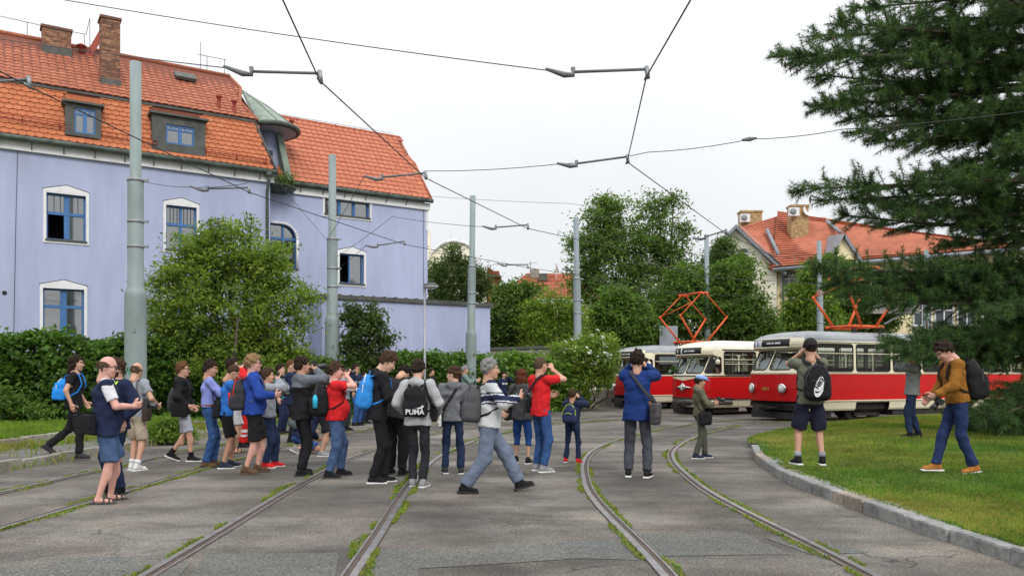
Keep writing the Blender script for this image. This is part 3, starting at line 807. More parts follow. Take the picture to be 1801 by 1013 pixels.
# ---- tiled slopes: each slope is a polygon in (a, s) coordinates with its own tiles
def tile_mesh(key, wd, ln, mats_i, wavy):
    mb = MB(); nx = 5 if wavy else 5; V = []
    for (yy, lift) in ((0.0, 0.03), (1.12, 0.004)):
        for i in range(nx):
            f = i / (nx - 1); h = (0.028 * math.sin(PI * f)) if wavy else 0.0
            dy = 0.0 if wavy or yy else (-0.045 * math.sin(PI * f) + 0.045)
            V.append(((f - 0.5) * wd * 0.97, yy * ln + dy, lift + h))
    n = nx; F = [(i, i + 1, n + i + 1, n + i) for i in range(n - 1)]
    V2 = [(x, y + 0.002, z - 0.03) for (x, y, z) in V[:n]]; V += V2
    F += [(2 * n + i, 2 * n + i + 1, i + 1, i) for i in range(n - 1)]
    mb.add(V, F, 0, False); return mb
def pip(x, y, P):
    c = False; j = len(P) - 1
    for i in range(len(P)):
        if (P[i][1] > y) != (P[j][1] > y) and x < (P[j][0] - P[i][0]) * (y - P[i][1]) / (P[j][1] - P[i][1]) + P[i][0]: c = not c
        j = i
    return c
rt = random.Random(3)
def slope(parent_name, corners, wd, ln, mats, wavy, holes=(), nsingle=300, sort=None):
    """corners: 3d points, first two along the eaves from left to right"""
    p0 = corners[0]; ux = (corners[1] - corners[0]).normalized()
    nrm = None
    for c in corners[2:]:
        nn = ux.cross(c - p0)
        if nn.length > 0.1: nrm = nn.normalized(); break
    sy = nrm.cross(ux)
    if nrm.z < 0: nrm = -nrm
    P2 = [((c - p0).dot(ux), (c - p0).dot(sy)) for c in corners]
    base = MB(); base.quad(*corners); roof = base.build(parent_name, M_TBASE, house)
    mbs = tile_mesh('t', wd, ln, 0, wavy); meshes = [mbs.mesh('tile', m) for m in mats]
    xs_ = [p[0] for p in P2]; ys_ = [p[1] for p in P2]; cells = []
    ny = int((max(ys_) - min(ys_)) / ln) + 1; nxx = int((max(xs_) - min(xs_)) / wd) + 1
    for j in range(ny):
        for i in range(nxx):
            x = min(xs_) + (i + 0.5 + (0.5 if (j % 2 and not wavy) else 0)) * wd; y = min(ys_) + j * ln
            if not pip(x, y + ln * 0.5, P2): continue
            if any(pip(x, y + ln * 0.5, h) for h in holes): continue
            cells.append((x, y))
    if sort: cells.sort(key=sort)
    rest = MB()
    for k, (x, y) in enumerate(cells):
        org = p0 + ux * x + sy * y + nrm * 0.006
        tz = ux * math.cos(rt.gauss(0, .006)) + nrm * rt.gauss(0, 0.008)
        Mx = Matrix(((tz.x, sy.x, nrm.x, org.x), (tz.y, sy.y, nrm.y, org.y), (tz.z, sy.z, nrm.z, org.z + rt.gauss(0, .003)), (0, 0, 0, 1)))
        mi = rt.choice([0, 0, 1, 1, 2])
        if k < nsingle: put('tile', meshes[mi], roof, Mx)
        else:
            rest.add([Mx @ Vector(v) for v in mbs.v], mbs.f, mi)
    if rest.v: rest.build('tiling', mats, roof)['kind'] = 'stuff'
    return roof, p0, ux, sy, nrm

def to2(P, p0, ux, sy): return [((Vector(p) - p0).dot(ux), (Vector(p) - p0).dot(sy)) for p in P]
dE, dB, dR = 0.32, -0.38, -3.75
# dormers sit in the lower slope: openings in (a) known from pixels
lowC = [H3(A_L, Z_GUT, dE), H3(A_E + 0.1, Z_GUT, dE), H3(A_E - 0.55, Z_BRK, dB), H3(A_L, Z_BRK, dB)]
p0 = lowC[0]; ux = (lowC[1] - lowC[0]).normalized(); nlow = ux.cross(lowC[2] - p0).normalized(); slo = nlow.cross(ux)
dorm = [(115, 184.5, 178, 241, 131, 191, 168, 235.5), (268, 207, 361, 269, 292, 221.5, 342, 255)]
dF = 0.30; DB = []; dh = []
for q in dorm:
    xm = (q[0] + q[2]) / 2
    DB.append((hp(q[0], 0, dF)[0], hp(q[2], 0, dF)[0], hp(xm, q[3], dF)[1], hp(xm, q[1], dF)[1]))
    sl_ = lambda z: (z - Z_GUT) / slo.z
    x0_, x1_, zb_, zt_ = DB[-1]
    a00 = (Vector((p0.x, p0.y)) - HO).dot(HU)
    dh.append([(x0_ - a00, sl_(zb_ - .02)), (x1_ - a00, sl_(zb_ - .02)), (x1_ - a00, 9), (x0_ - a00, 9)])
slope('roof', lowC, 0.25, 0.19, M_TLO, False, dh, 300, sort=lambda c: abs(c[0] - 13.0))
a_rid = None
upz = lambda: None
nup = HM3 @ Vector((0, (Z_RID - Z_BRK), (dB - dR))).normalized()
upP = H3(0, Z_BRK - 0.06, dB + 0.14)
ridE = ray_hit(404, 147, H3(0, Z_RID, dR), HM3 @ Vector((0, 1, 0)))
aR = (Vector((ridE.x, ridE.y)) - HO).dot(HU)
mid = 0.55
upC = [H3(A_L, Z_BRK - 0.06, dB + 0.14), H3(A_E - 0.45, Z_BRK - 0.06, dB + 0.14), H3(A_E - 0.75, Z_BRK + (Z_RID - Z_BRK) * 0.35, dB + (dR - dB) * 0.35), H3((A_E + aR) / 2 - 0.1, Z_BRK + (Z_RID - Z_BRK) * 0.72, dB + (dR - dB) * 0.72), H3(aR, Z_RID, dR), H3(A_L, Z_RID, dR)]
slope('roof', upC, 0.27, 0.30, M_TUP, True, [], 300, sort=lambda c: abs(c[0] - 15.0))
mb = MB(); mb.quad(H3(A_L, Z_RID, dR), H3(aR, Z_RID, dR), H3(A_E, Z_BRK, -8), H3(A_L, Z_BRK, -8)); mb.quad(H3(aR, Z_RID, dR), H3(A_E - 0.45, Z_BRK - .06, dB + .14), H3(A_E, Z_BRK, -8)); mb.build('roof', M_TUP[0], house)
mb = MB(); mb.path([H3(A_L, Z_RID + .02, dR), H3(aR, Z_RID + .02, dR)], 0.10, 8); mb.path([H3(aR, Z_RID, dR), upC[3] + Vector((0, 0, .04)), upC[2] + Vector((0, 0, .04)), upC[1]], 0.07, 8); mb.build('ridge', M_TUP[1], house)
mb = MB(); hbox(mb, A_L, A_E - 0.5, Z_BRK - 0.16, Z_BRK - 0.05, dB - 0.05, dB + 0.12); mb.build('break_flashing', M_SHEET, house)
mb = MB(); mb.path([lowC[1] + Vector((0, 0, .05)), lowC[2] + Vector((0, 0, .05))], 0.05, 6); mb.quad(lowC[1], H3(A_E + .1, Z_GUT, -2), H3(A_E - .55, Z_BRK, -2), lowC[2]); mb.build('verge', M_SHEET, house)
# dormers
for q, tri in zip(dorm, (False, True)):
    dm = MB(); aa0, aa1, zb, zt = DB[1 if tri else 0]
    win_hole('d', q[4], q[5], q[6], q[7], dF); b0, b1, c0, c1 = WIN['d']
    for (x0, x1, y0, y1) in ((aa0, b0, zb, zt), (b1, aa1, zb, zt), (b0, b1, zb, c0), (b0, b1, c1, zt)): hbox(dm, x0, x1, y0, y1, -1.3, dF)
    hbox(dm, aa0 - 0.1, aa1 + 0.1, zt, zt + 0.07, -1.8, dF + 0.14)
    do = dm.build('dormer', M_SHEET, house)
    do['label'] = 'wide dormer clad in dark sheet metal' if tri else 'narrow dormer clad in dark sheet metal'
    fr = MB(); f = 0.06
    for (x0, x1, y0, y1) in ((b0, b0 + f, c0, c1), (b1 - f, b1, c0, c1), (b0 + f, b1 - f, c0, c0 + f), (b0 + f, b1 - f, c1 - f, c1), ((b0 + b1) / 2 - .06, (b0 + b1) / 2 + .06, c0 + f, c1 - f)): hbox(fr, x0, x1, y0, y1, dF - .12, dF - .04)
    zc = c0 + (c1 - c0) * 0.74
    for (x0, x1) in ((b0 + f, (b0 + b1) / 2 - .06), ((b0 + b1) / 2 + .06, b1 - f)):
        hbox(fr, x0, x1, zc - .025, zc + .025, dF - .11, dF - .05)
        for k in (1, 2): hbox(fr, x0 + (x1 - x0) * k / 3 - .02, x0 + (x1 - x0) * k / 3 + .02, zc + .025, c1 - f, dF - .11, dF - .05)
    fr.build('window_frame', M_BLUE, do)
    g = MB(); hbox(g, b0, b1, c0, c1, dF - .09, dF - .085); g.build('pane', M_GLASS, do)
    g = MB(); hbox(g, b0, b1, c0, c0 + (c1 - c0) * 0.8, dF - .3, dF - .28); g.build('curtain', M_CURT, do)
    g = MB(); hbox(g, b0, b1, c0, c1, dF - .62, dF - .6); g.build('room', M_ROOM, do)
    if not tri:
        tt = MB(); hbox(tt, aa0, aa1, zt + .07, zt + .3, -1.0, dF - .1); tt.build('dormer_roof', M_TLO[1], do)
# snow guards along the lower slope
for (x0, x1, yl, yr) in ((-30, 122, 205, 231), (178, 276, 241, 258), (362, 470, 272, 290)):
    A = ray_hit(x0, yl, p0, nlow) + nlow * 0.12; B = ray_hit(x1, yr, p0, nlow) + nlow * 0.12
    g = MB(); g.path([A, B], 0.014, 5); g.path([A + Vector((0, 0, .14)), B + Vector((0, 0, .14))], 0.014, 5)
    n = int((B - A).length / 0.16)
    for k in range(n + 1):
        p = A + (B - A) * k / n; g.path([p, p + Vector((0, 0, .14))], 0.009, 4)
    for k in range(int((B - A).length / 1.1) + 1):
        p = A + (B - A) * (k * 1.1 / (B - A).length); g.path([p + Vector((0, 0, .2)), p - nlow * 0.12 - Vector((0, 0, .06))], 0.02, 4)
    g.build('snow_guard', M_REDM, house)
# second roof
ev0, ev1 = H3(A_E + 0.7, Z_GUT - 0.1, D2 + 0.3), H3(A2_R + 0.05, Z_GUT - 0.1, D2 + 0.3)
rdD, rdZ = D2 + 0.3 - 3.1, Z_GUT - 0.1 + 3.62
n2 = (ev1 - ev0).cross(H3(A_E, rdZ, rdD) - ev0).normalized()
secC = [ev0, ev1, ray_hit(729, 287, ev0, n2), ray_hit(714, 273, ev0, n2), ray_hit(703, 243, ev0, n2), ray_hit(455, 199, ev0, n2), ray_hit(480, 262, ev0, n2)]
slope('roof', secC, 0.27, 0.30, M_TSE, True, [], 300, sort=lambda c: abs(c[0] - 1.0))
mb = MB(); mb.quad(secC[4], secC[1], H3(A2_R, Z_GUT, -8), H3(A2_R - 2, rdZ, rdD - .1)); mb.quad(secC[4], secC[5], H3(A_E, Z_GUT, -8), H3(A2_R, Z_GUT, -8)); mb.build('roof', M_TSE[1], house)
mb = MB(); mb.path([secC[5], secC[4]], 0.09, 8); mb.path([secC[4], secC[3], secC[2], secC[1]], 0.05, 6); mb.build('ridge', M_TSE[1], house)
# round copper turret and its niche
cA, cD, cR = A_E + 0.42, -1.25, 1.05
apex = ray_hit(424, 158, H3(0, 0, -2.9), HM3 @ Vector((0, 1, 0)))
rim = [H3(cA + cR * math.cos(t), Z_BRK - 0.1, cD + cR * 1.2 * math.sin(t)) for t in np.linspace(R(-70), R(150), 20)]
mb = MB()
for i in range(19):
    m1 = rim[i] * 0.5 + apex * 0.5 + Vector((0, 0, .08)); m2 = rim[i + 1] * 0.5 + apex * 0.5 + Vector((0, 0, .08))
    mb.quad(rim[i], rim[i + 1], m2, m1); mb.quad(m1, m2, apex)
    if i % 4 == 2: mb.path([rim[i] + Vector((0, 0, .02)), m1 + Vector((0, 0, .02)), apex], 0.018, 4)
mb.build('turret_roof', M_COPP, house)
mb = MB(); mb.path(rim, 0.10, 8); mb.build('turret_gutter', M_GUT, house)
sof = [H3(cA + (cR - .08) * math.cos(t), Z_BRK - 0.19, cD + (cR - .08) * 1.2 * math.sin(t)) for t in np.linspace(R(-70), R(200), 24)]
mb = MB(); mb.quad(*sof[::-1])
mb.lathe(H3(cA - .1, Z_GUT - 0.6, cD - .45), [(0.62, 0), (0.62, 2.6)], 24); mb.build('turret', M_VIO, house)
mb = MB(); mb.prism([H3(cA + 0.38, Z_GUT - .1, cD + .75), H3(cA + .66, Z_GUT - .1, cD + .7), H3(cA + .42, Z_BRK - .25, cD + .2), H3(cA + .16, Z_BRK - .25, cD + .25)], (HN.x * -.9, HN.y * -.9, 0)); mb.build('cheek_flashing', M_COPP, house)
mb = MB(); hbox(mb, cA - 0.3, cA + .0, Z_GUT - 0.3, Z_GUT + 1.1, cD + .1, cD + .22); mb.build('balcony_door', M_DKF, house)
mb = MB(); mb.lathe(H3(cA - .0, Z_GUT - 0.62, cD + .55), [(0.55, 0), (0.8, .12), (0.82, .2), (.6, .22)], 20); mb.build('balcony', M_SHEET, house)
rgl = np.random.default_rng(4)
Cc = rgl.normal(size=(500, 3)) * np.array([.28, .2, .17]) + np.array(H3(cA + .05, Z_GUT - .25, cD + 1.2))
leaves('balcony_plant', Cc, 0.12, [leaf_mat('balcony leaf', (0.06, 0.1, 0.035))], np.zeros(500), rgl, house, asp=.3, kind='stuff')
# chimneys of separate bricks
def chimney(pa, pb, top, wa, wd, lab):
    base = ray_hit(pa, pb, upP, nup); ab = (Vector((base.x, base.y)) - HO).dot(HU); db = (Vector((base.x, base.y)) - HO).dot(HN)
    t = base.y; ztop = CAMH - (top - HORIZ) / FPX * t
    z0 = base.z - 0.6; dc = db - wd / 2
    core = MB(); hbox(core, ab - wa / 2 + .012, ab + wa / 2 - .012, z0, ztop, dc - wd / 2 + .012, dc + wd / 2 - .012)
    ch = core.build('chimney', M_MORT, house); ch['label'] = lab
    br = MB(); z = z0; j = 0
    while z < ztop - 0.07:
        for side in range(4):
            Ls = wa if side % 2 == 0 else wd; n = max(2, round(Ls / 0.26)); sh = 0.5 if j % 2 else 0
            edges = [0] + [(k + sh) / n for k in range(0 if sh else 1, n)] + [1]
            for e0, e1 in zip(edges[:-1], edges[1:]):
                lo, hi = (e0 - .5) * Ls + .006, (e1 - .5) * Ls - .006; pr = rt.uniform(0, 0.006); mi = rt.choice([0, 0, 1, 2])
                if side == 0: hbox(br, ab + lo, ab + hi, z, z + .062, dc + wd / 2 - .05, dc + wd / 2 + pr, mi)
                elif side == 2: hbox(br, ab + lo, ab + hi, z, z + .062, dc - wd / 2 - pr, dc - wd / 2 + .05, mi)
                elif side == 1: hbox(br, ab + wa / 2 - .05, ab + wa / 2 + pr, z, z + .062, dc + lo, dc + hi, mi)
                else: hbox(br, ab - wa / 2 - pr, ab - wa / 2 + .05, z, z + .062, dc + lo, dc + hi, mi)
        z += 0.075; j += 1
    br.build('brickwork', M_BRK, ch)['kind'] = 'stuff'
    cp = MB(); hbox(cp, ab - wa / 2 - .05, ab + wa / 2 + .05, ztop, ztop + .09, dc - wd / 2 - .05, dc + wd / 2 + .05); cp.build('cap', M_BRK[2], ch)
    fl = MB(); hbox(fl, ab - wa / 2 - .03, ab + wa / 2 + .03, base.z - .3, base.z + .22, dc - wd / 2 - .03, dc + wd / 2 + .035); fl.build('flashing', M_SHEET, ch)
    return ab, dc, ztop
chimney(195, 150, 34, 0.62, 0.66, 'tall slender brick chimney')
chimney(100, 93, 52, 0.95, 0.5, 'short wide brick chimney by the ridge')
# small roof fittings
for (x, y) in ((385, 190), (412, 198), ):
    b = ray_hit(x, y, upP, nup); g = MB(); g.lathe(b, [(0.09, -.1), (0.07, .1), (0.07, .38), (0.13, .4), (0.12, .47), (0.02, .5)], 10); g.build('roof_vent', M_REDM, house)
b = ray_hit(513, 232, ev0, n2); g = MB(); g.lathe(b, [(0.09, -.1), (0.07, .1), (0.07, .42), (0.12, .44), (0.11, .52), (0.02, .55)], 10); g.build('roof_vent', M_REDM, house)
b = ray_hit(143, 92, upP, nup); g = MB(); g.lathe(b, [(0.09, -.1), (0.08, .2), (0.2, .22), (0.05, .32)], 10); g.build('roof_vent', M_REDM, house)
b = ray_hit(325, 139, upP, nup); g = MB(); hbx = HM3; g.box(b + nup * 0.1, (0.8, 0.5, 0.12), HM3 @ Matrix.Rotation(R(-38), 3, 'X')); g.build('skylight', M_SHEET, house)
b = ray_hit(168, 98, upP, nup); g = MB(); g.box(b + Vector((0, 0, .45)), (0.22, 0.08, 1.25), HM3 @ Matrix.Rotation(R(25), 3, 'Y')); g.build('metal_flue', M_REDM, house)
def roofwire(name, pts, r):
    g = MB()
    for P in pts: g.path(P, r, 4)
    return g.build(name, M_IRON, house)
Yr = 33.5
q = lambda x, y: at(x, y, 31.6)
roofwire('lightning_rod', [[q(48, 40), q(48, 78)], [q(148, 62), q(151, 100)], [q(158, 33), q(158, 95)], [q(158, 33), q(151, 62)], [q(0, 29), q(80, 47), q(150, 61)]], 0.012)
q2 = lambda x, y: at(x, y, 36.0)
roofwire('aerial', [[q2(353, 74), q2(353, 138)], [q2(348, 96), q2(398, 106)], [q2(364, 99), q2(364, 140)], [q2(395, 105), q2(395, 143)]], 0.014)
g = MB(); g.path([q2(359, 135), q2(398, 141)], 0.09, 6); g.build('roof_ladder', M_SHEET, house)
tops = []
for x in np.linspace(490, 690, 7): tops.append([ray_hit(x, 206 + (x - 470) * .168, ev0, n2), ray_hit(x, 206 + (x - 470) * .168, ev0, n2) + Vector((0, 0, .22))])
tops.append([t[1] for t in tops]); roofwire('lightning_rod', tops, 0.008)

# ------------------------------------------------------------------ houses in the distance
M_CREAM = mat('cream render', (0.84, 0.79, 0.64), 0.9, 0.06, 2, var2=0.1, sc2=0.3)
M_YELL = mat('yellow render', (0.80, 0.70, 0.44), 0.9, 0.06, 2, var2=0.1, sc2=0.3)
M_GREY = mat('grey sheet', (0.24, 0.26, 0.29), 0.5, 0.12, 3)
M_YBRK = mat('yellow chimney brick', (0.36, 0.24, 0.12), 0.9, 0.35, 5)
M_CONC = mat('old concrete', (0.25, 0.235, 0.2), 0.9, 0.25, 3, 0.3, 20, var2=0.3, sc2=0.8)
def rows_mat(key, col, row=0.33):
    m = mat(key, col, 0.85, 0.2, 1.6, var2=0.2, sc2=0.3)
    t = m.node_tree; b = t.nodes['Principled BSDF']
    co = t.nodes.new('ShaderNodeTexCoord'); wv = t.nodes.new('ShaderNodeTexWave'); wv.wave_type = 'BANDS'; wv.bands_direction = 'Z'; wv.wave_profile = 'SAW'
    wv.inputs['Scale'].default_value = 0.314 / row * 1.0; wv.inputs['Distortion'].default_value = 0.0
    t.links.new(co.outputs['Object'], wv.inputs['Vector'])
    bp = t.nodes.new('ShaderNodeBump'); bp.inputs['Strength'].default_value = 1.0; bp.inputs['Distance'].default_value = 0.12
    t.links.new(wv.outputs['Fac'], bp.inputs['Height']); t.links.new(bp.outputs[0], b.inputs['Normal'])
    return m
M_FAR = rows_mat('far tiles', (0.40, 0.13, 0.075)); M_FAR2 = rows_mat('far tiles dark', (0.33, 0.09, 0.05))
def fwin(parent, c, ux, w, h, arched=False):
    """a far window: white frame, dark panes"""
    c = Vector(c); ux = Vector((*ux, 0)).normalized(); nn = Vector((ux.y, -ux.x, 0)); M3 = Matrix((ux, nn, Vector((0, 0, 1)))).transposed()
    f = MB(); t = 0.09
    for (x, z, a, b) in ((-w / 2, 0, t, h), (w / 2, 0, t, h), (0, -h / 2, w + t, t), (0, h / 2, w + t, t), (0, 0, t * .8, h), (0, h * .18, w, t * .8)): f.box(c + ux * x + Vector((0, 0, z)) + nn * 0.03, (a, 0.1, b), M3)
    if arched: f.path([c + ux * (w / 2 * math.cos(a)) + Vector((0, 0, h / 2 + w / 2 * math.sin(a))) + nn * .04 for a in np.linspace(0, PI, 9)], 0.07, 5)
    o = f.build('window', M_WHT, parent)
    g = MB(); g.box(c + nn * 0.015, (w, 0.04, h), M3)
    if arched: g.prism([c + ux * (w / 2 * math.cos(a)) + Vector((0, 0, h / 2 + w / 2 * math.sin(a))) for a in np.linspace(0, PI, 9)], nn * 0.03)
    g.build('pane', mat('far pane', (0.05, 0.06, 0.07), 0.15, spec=0.6), o)
    s = MB(); s.box(c + Vector((0, 0, -h / 2 - .08)) + nn * .08, (w + .3, 0.2, .07), M3); s.build('sill', M_GREY, o)

def tile_rows(parent, a, b, c, d, n, m, lift=.07):
    """courses of tiles on the slope a-b (eaves) to d-c (ridge), each course lapping the one below"""
    g = MB(); nn = (b - a).cross(d - a).normalized(); nn = nn if nn.z > 0 else -nn
    for k in range(n):
        f0, f1 = k / n, (k + 1.12) / n; f1 = min(f1, 1)
        p0_, p1_, q0_, q1_ = a.lerp(d, f0), b.lerp(c, f0), a.lerp(d, f1), b.lerp(c, f1)
        u = nn * (lift + .03); v = nn * .03
        g.quad(p0_ + u, p1_ + u, q1_ + v, q0_ + v); g.quad(p0_, p1_, p1_ + u, p0_ + u)
    o = g.build('tiling', m, parent); o['kind'] = 'stuff'; return o
yh = thing('yellow_house', 'cream and yellow house with red hipped roof and twin brick chimneys behind the trams', 'house', (19, 60, 0))
gl, gr, ga = at(1222, 470, 63), at(1366, 470, 60), at(1291, 400, 61.5)
wl = MB(); wl.prism([Vector((gl.x, gl.y, -1)), Vector((gr.x, gr.y, -1)), gr, ga, gl], (3, 9, 0)); wl.build('wall', M_CREAM, yh)
w2a, w2b = at(1367, 476, 60.5), at(1800, 440, 55)
wl = MB(); wl.prism([Vector((w2a.x, w2a.y, -1)), Vector((w2b.x, w2b.y, -1)), w2b, Vector((w2a.x, w2a.y, w2b.z))], (2, 10, 0)); wl.build('wall', M_YELL, yh)
rf = MB(); e0, e1, r0, r1 = at(1358, 474, 59.6), at(1810, 436, 54.5), at(1366, 381, 66), at(1600, 425, 76)
rf.quad(e0, e1, at(1810, 440, 74), r1, at(1520, 410, 72), at(1440, 392, 69), r0); rf.quad(e0, r0, at(1303, 399, 65), at(1296, 398, 62.5)); rf.build('roof', M_FAR, yh)
o_ = Vector((0, -.25, .38)); tile_rows(yh, e0 + o_ * .3, e1 + o_ * .3, r1 + o_ * 2, r0 + o_, 26, M_FAR, .1); tile_rows(yh, at(1373, 461, 61), e0 + (e1 - e0) * .01, r0, at(1306, 400, 65), 22, M_FAR)
rf = MB(); rf.quad(r0, at(1290, 415, 66), at(1330, 470, 62), e0); rf.build('roof', M_FAR2, yh)
mb = MB()
for (p, q) in ((ga, gl), (ga, gr)):
    o = Vector((0, -.6, .12)); mb.prism([p + o, q + o + (q - p).normalized() * .7, q + o + (q - p).normalized() * .7 - Vector((0, 0, .28)), p + o - Vector((0, 0, .28))], (0, .5, 0))
mb.quad(ga + Vector((0, -.7, .2)), gr + (gr - ga).normalized() * .8 + Vector((0, -.7, .2)), gr + (gr - ga).normalized() * .8 + Vector((.75, .8, .22)), ga + Vector((.75, .8, .22))); mb.build('gable_roof', M_GREY, yh)
mb = MB(); mb.path([e0 + Vector((0, -.2, -.05)), e1 + Vector((0, -.2, -.05))], 0.14, 6); mb.path([e0 + Vector((.8, -.1, -.2)), Vector((e0.x + 1.0, e0.y + .6, 9)), Vector((e0.x + 1.0, e0.y + .6, 0))], 0.07, 6); mb.build('gutter', M_GREY, yh)
g2 = at(1483, 415, 57.5); gA, gB = at(1463, 456, 57.5), at(1504, 456, 57)
mb = MB(); mb.prism([gA, gB, g2], (1, 4, 0)); mb.build('small_gable', M_YELL, yh)
mb = MB(); mb.quad(g2 + Vector((0, -.4, .1)), gA + Vector((-.2, -.4, .1)), at(1446, 446, 60.5), at(1457, 415, 61.5)); mb.prism([g2 + Vector((0, -.4, .1)), gB + Vector((.3, -.4, 0)), gB + Vector((.3, -.4, -.3)), g2 + Vector((0, -.4, -.25))], (0, .4, 0)); mb.build('small_gable_roof', M_GREY, yh)
u2 = Vector((w2b.x - w2a.x, w2b.y - w2a.y)).normalized()
for k, x in enumerate((1388, 1432, 1622, 1660, 1700, 1745)):
    for (yy) in (500, 553) if k > 1 else (497,):
        r = Vector(((x - CX) / FPX, 1)); nrm = Vector((-u2.y, u2.x)); tt = Vector((w2a.x, w2a.y)).dot(nrm) / r.dot(nrm)
        fwin(yh, (r.x * tt, tt - .03, CAMH - (yy - HORIZ) / FPX * tt), u2, 1.1, 1.5)
ug = Vector((gr.x - gl.x, gr.y - gl.y)).normalized(); t = (1309 - 1222) / (1366 - 1222)
c = gl * (1 - t) + gr * t; fwin(yh, (c.x, c.y - .04, CAMH + (660 - 462) / FPX * c.y), ug, 0.85, 1.3, True)
for (x0, x1, yt, yb, Y, lab) in ((1301, 1337, 374, 404, 66, 'wide brick chimney carrying an air conditioner'), (1388, 1418, 364, 420, 63, 'tall brick chimney carrying an air conditioner and satellite dish'), (1428, 1447, 386, 400, 72, 'low brick chimney on the ridge')):
    a, b = at(x0, yt, Y), at(x1, yb, Y); m_ = MB(); m_.box(((a.x + b.x) / 2, Y, (a.z + b.z) / 2 - .3), (b.x - a.x, 1.0, a.z - b.z + .6)); m_.box(((a.x + b.x) / 2, Y, a.z), (b.x - a.x + .15, 1.15, .14))
    co_ = m_.build('chimney', M_YBRK, yh); co_['label'] = lab
for (x, y, Y) in ((1310, 384, 65.2), (1396, 373, 62.2)):
    c = at(x, y, Y); m_ = MB(); m_.box(c, (0.75, 0.35, 0.62)); ac = thing('air_conditioner', 'white air conditioning unit on the %s brick chimney of the yellow house' % ('wide left' if x < 1350 else 'tall right'), 'air conditioner', c, group='air conditioners on the chimneys')
    m_.build('casing', M_WHT, ac)
    m_ = MB(); m_.lathe(c + Vector((-.1, -.185, 0)), [(0.24, 0), (0.24, .02), (.06, .025)], 16, 0, Matrix.Rotation(R(90), 3, 'X')); m_.build('fan_grille', mat('grille grey', (0.2, 0.21, 0.22), 0.5), ac)
c = at(1419, 372, 62.5); sdh = thing('satellite_dish', 'pale satellite dish beside the tall chimney of the yellow house', 'satellite dish', c)
m_ = MB(); m_.lathe(c, [(0.02, .0), (.3, .05), (.42, .12), (.43, .12), (.3, .02), (.02, -.03)], 16, 0, Matrix.Rotation(R(70), 3, 'X') @ Matrix.Rotation(R(20), 3, 'Y')); m_.build('dish', M_WHT, sdh)
m_ = MB(); m_.path([c + Vector((0, .1, 0)), c + Vector((-.05, .1, -.8))], .03, 6); m_.build('mast', M_GREY, sdh)
# skylight, snow hooks
m_ = MB(); c = at(1392, 440, 62.6); m_.box(c, (.8, .5, .1), Matrix.Rotation(R(50), 3, 'X')); m_.build('skylight', M_WHT, yh)
for (xa, ya, xb, yb) in ((1347, 411, 1367, 455), (1452, 396, 1475, 416), (1530, 428, 1545, 452)):
    m_ = MB(); P = at(xa, ya, 64.0); Q = at(xb, yb, 60.9); m_.path([P + Vector((0, -.3, .25)), Q + Vector((0, -.3, .25))], 0.16, 4); m_.build('valley_flashing', M_GREY, yh)
# balcony with flowers
bc = at(1575, 548, 53); m_ = MB(); m_.box(bc + Vector((0, .5, -.05)), (3.0, 1.2, .14)); m_.box(bc + Vector((0, -.05, .45)), (3.0, .1, .9)); m_.build('balcony', mat('balcony grey', (0.3, 0.29, 0.27), 0.8), yh)
rgl = np.random.default_rng(8)
Cf = rgl.normal(size=(1500, 3)) * np.array([.9, .15, .16]) + np.array(bc + Vector((.2, -.2, 1.0)))
fl = leaves('flower_box', Cf, 0.13, [leaf_mat('flower red', (0.5, 0.09, 0.02), .6, .2), leaf_mat('flower leaf', (0.08, 0.12, 0.03))], (rgl.random(1500) < .25).astype(int), rgl, None)
tag(fl, 'long box of orange red flowers on the balcony of the yellow house', 'flower box')

ch = thing('gabled_house', 'cream house with curved gable rising behind the violet extension', 'house', (-6, 62, 0))
P = [(752, 560), (752, 470), (757, 448), (770, 436), (782, 428), (800, 425), (818, 429), (830, 437), (838, 455), (840, 472), (856, 472), (856, 560)]
m_ = MB(); pp = [at(x, y, 62) for x, y in P]; m_.prism(pp, (0, 8, 0)); m_.build('wall', M_CREAM, ch)
m_ = MB(); m_.path([p + Vector((0, -.1, .05)) for p in pp[1:11]], 0.13, 6); m_.build('coping', M_WHT, ch)
for k in range(5):
    m_ = MB(); c = at(842 + k * 3.4, 481, 61.8); m_.box(c, (.07, .1, .7)); m_.build('baluster', M_WHT, ch)
m_ = MB(); a, b = at(858, 478, 63), at(878, 536, 63); m_.box(((a.x + b.x) / 2, 64, (a.z + b.z) / 2), (b.x - a.x, 3, a.z - b.z)); m_.build('mansard', M_FAR, ch)
m_ = MB(); m_.prism([at(857, 480, 62), at(881, 486, 62), at(857, 476 - 8, 62)], (0, 4, 0)); m_.build('roof', M_FAR2, ch)
m_ = MB(); m_.box(at(868, 485, 61.8), (1.05, .2, .14)); m_.build('gutter', M_SHEET, ch)
m_ = MB(); c = at(754, 425, 61); m_.box(c + Vector((0, 0, -.3)), (.3, .4, 2.2)); m_.build('chimney', M_CREAM, ch)

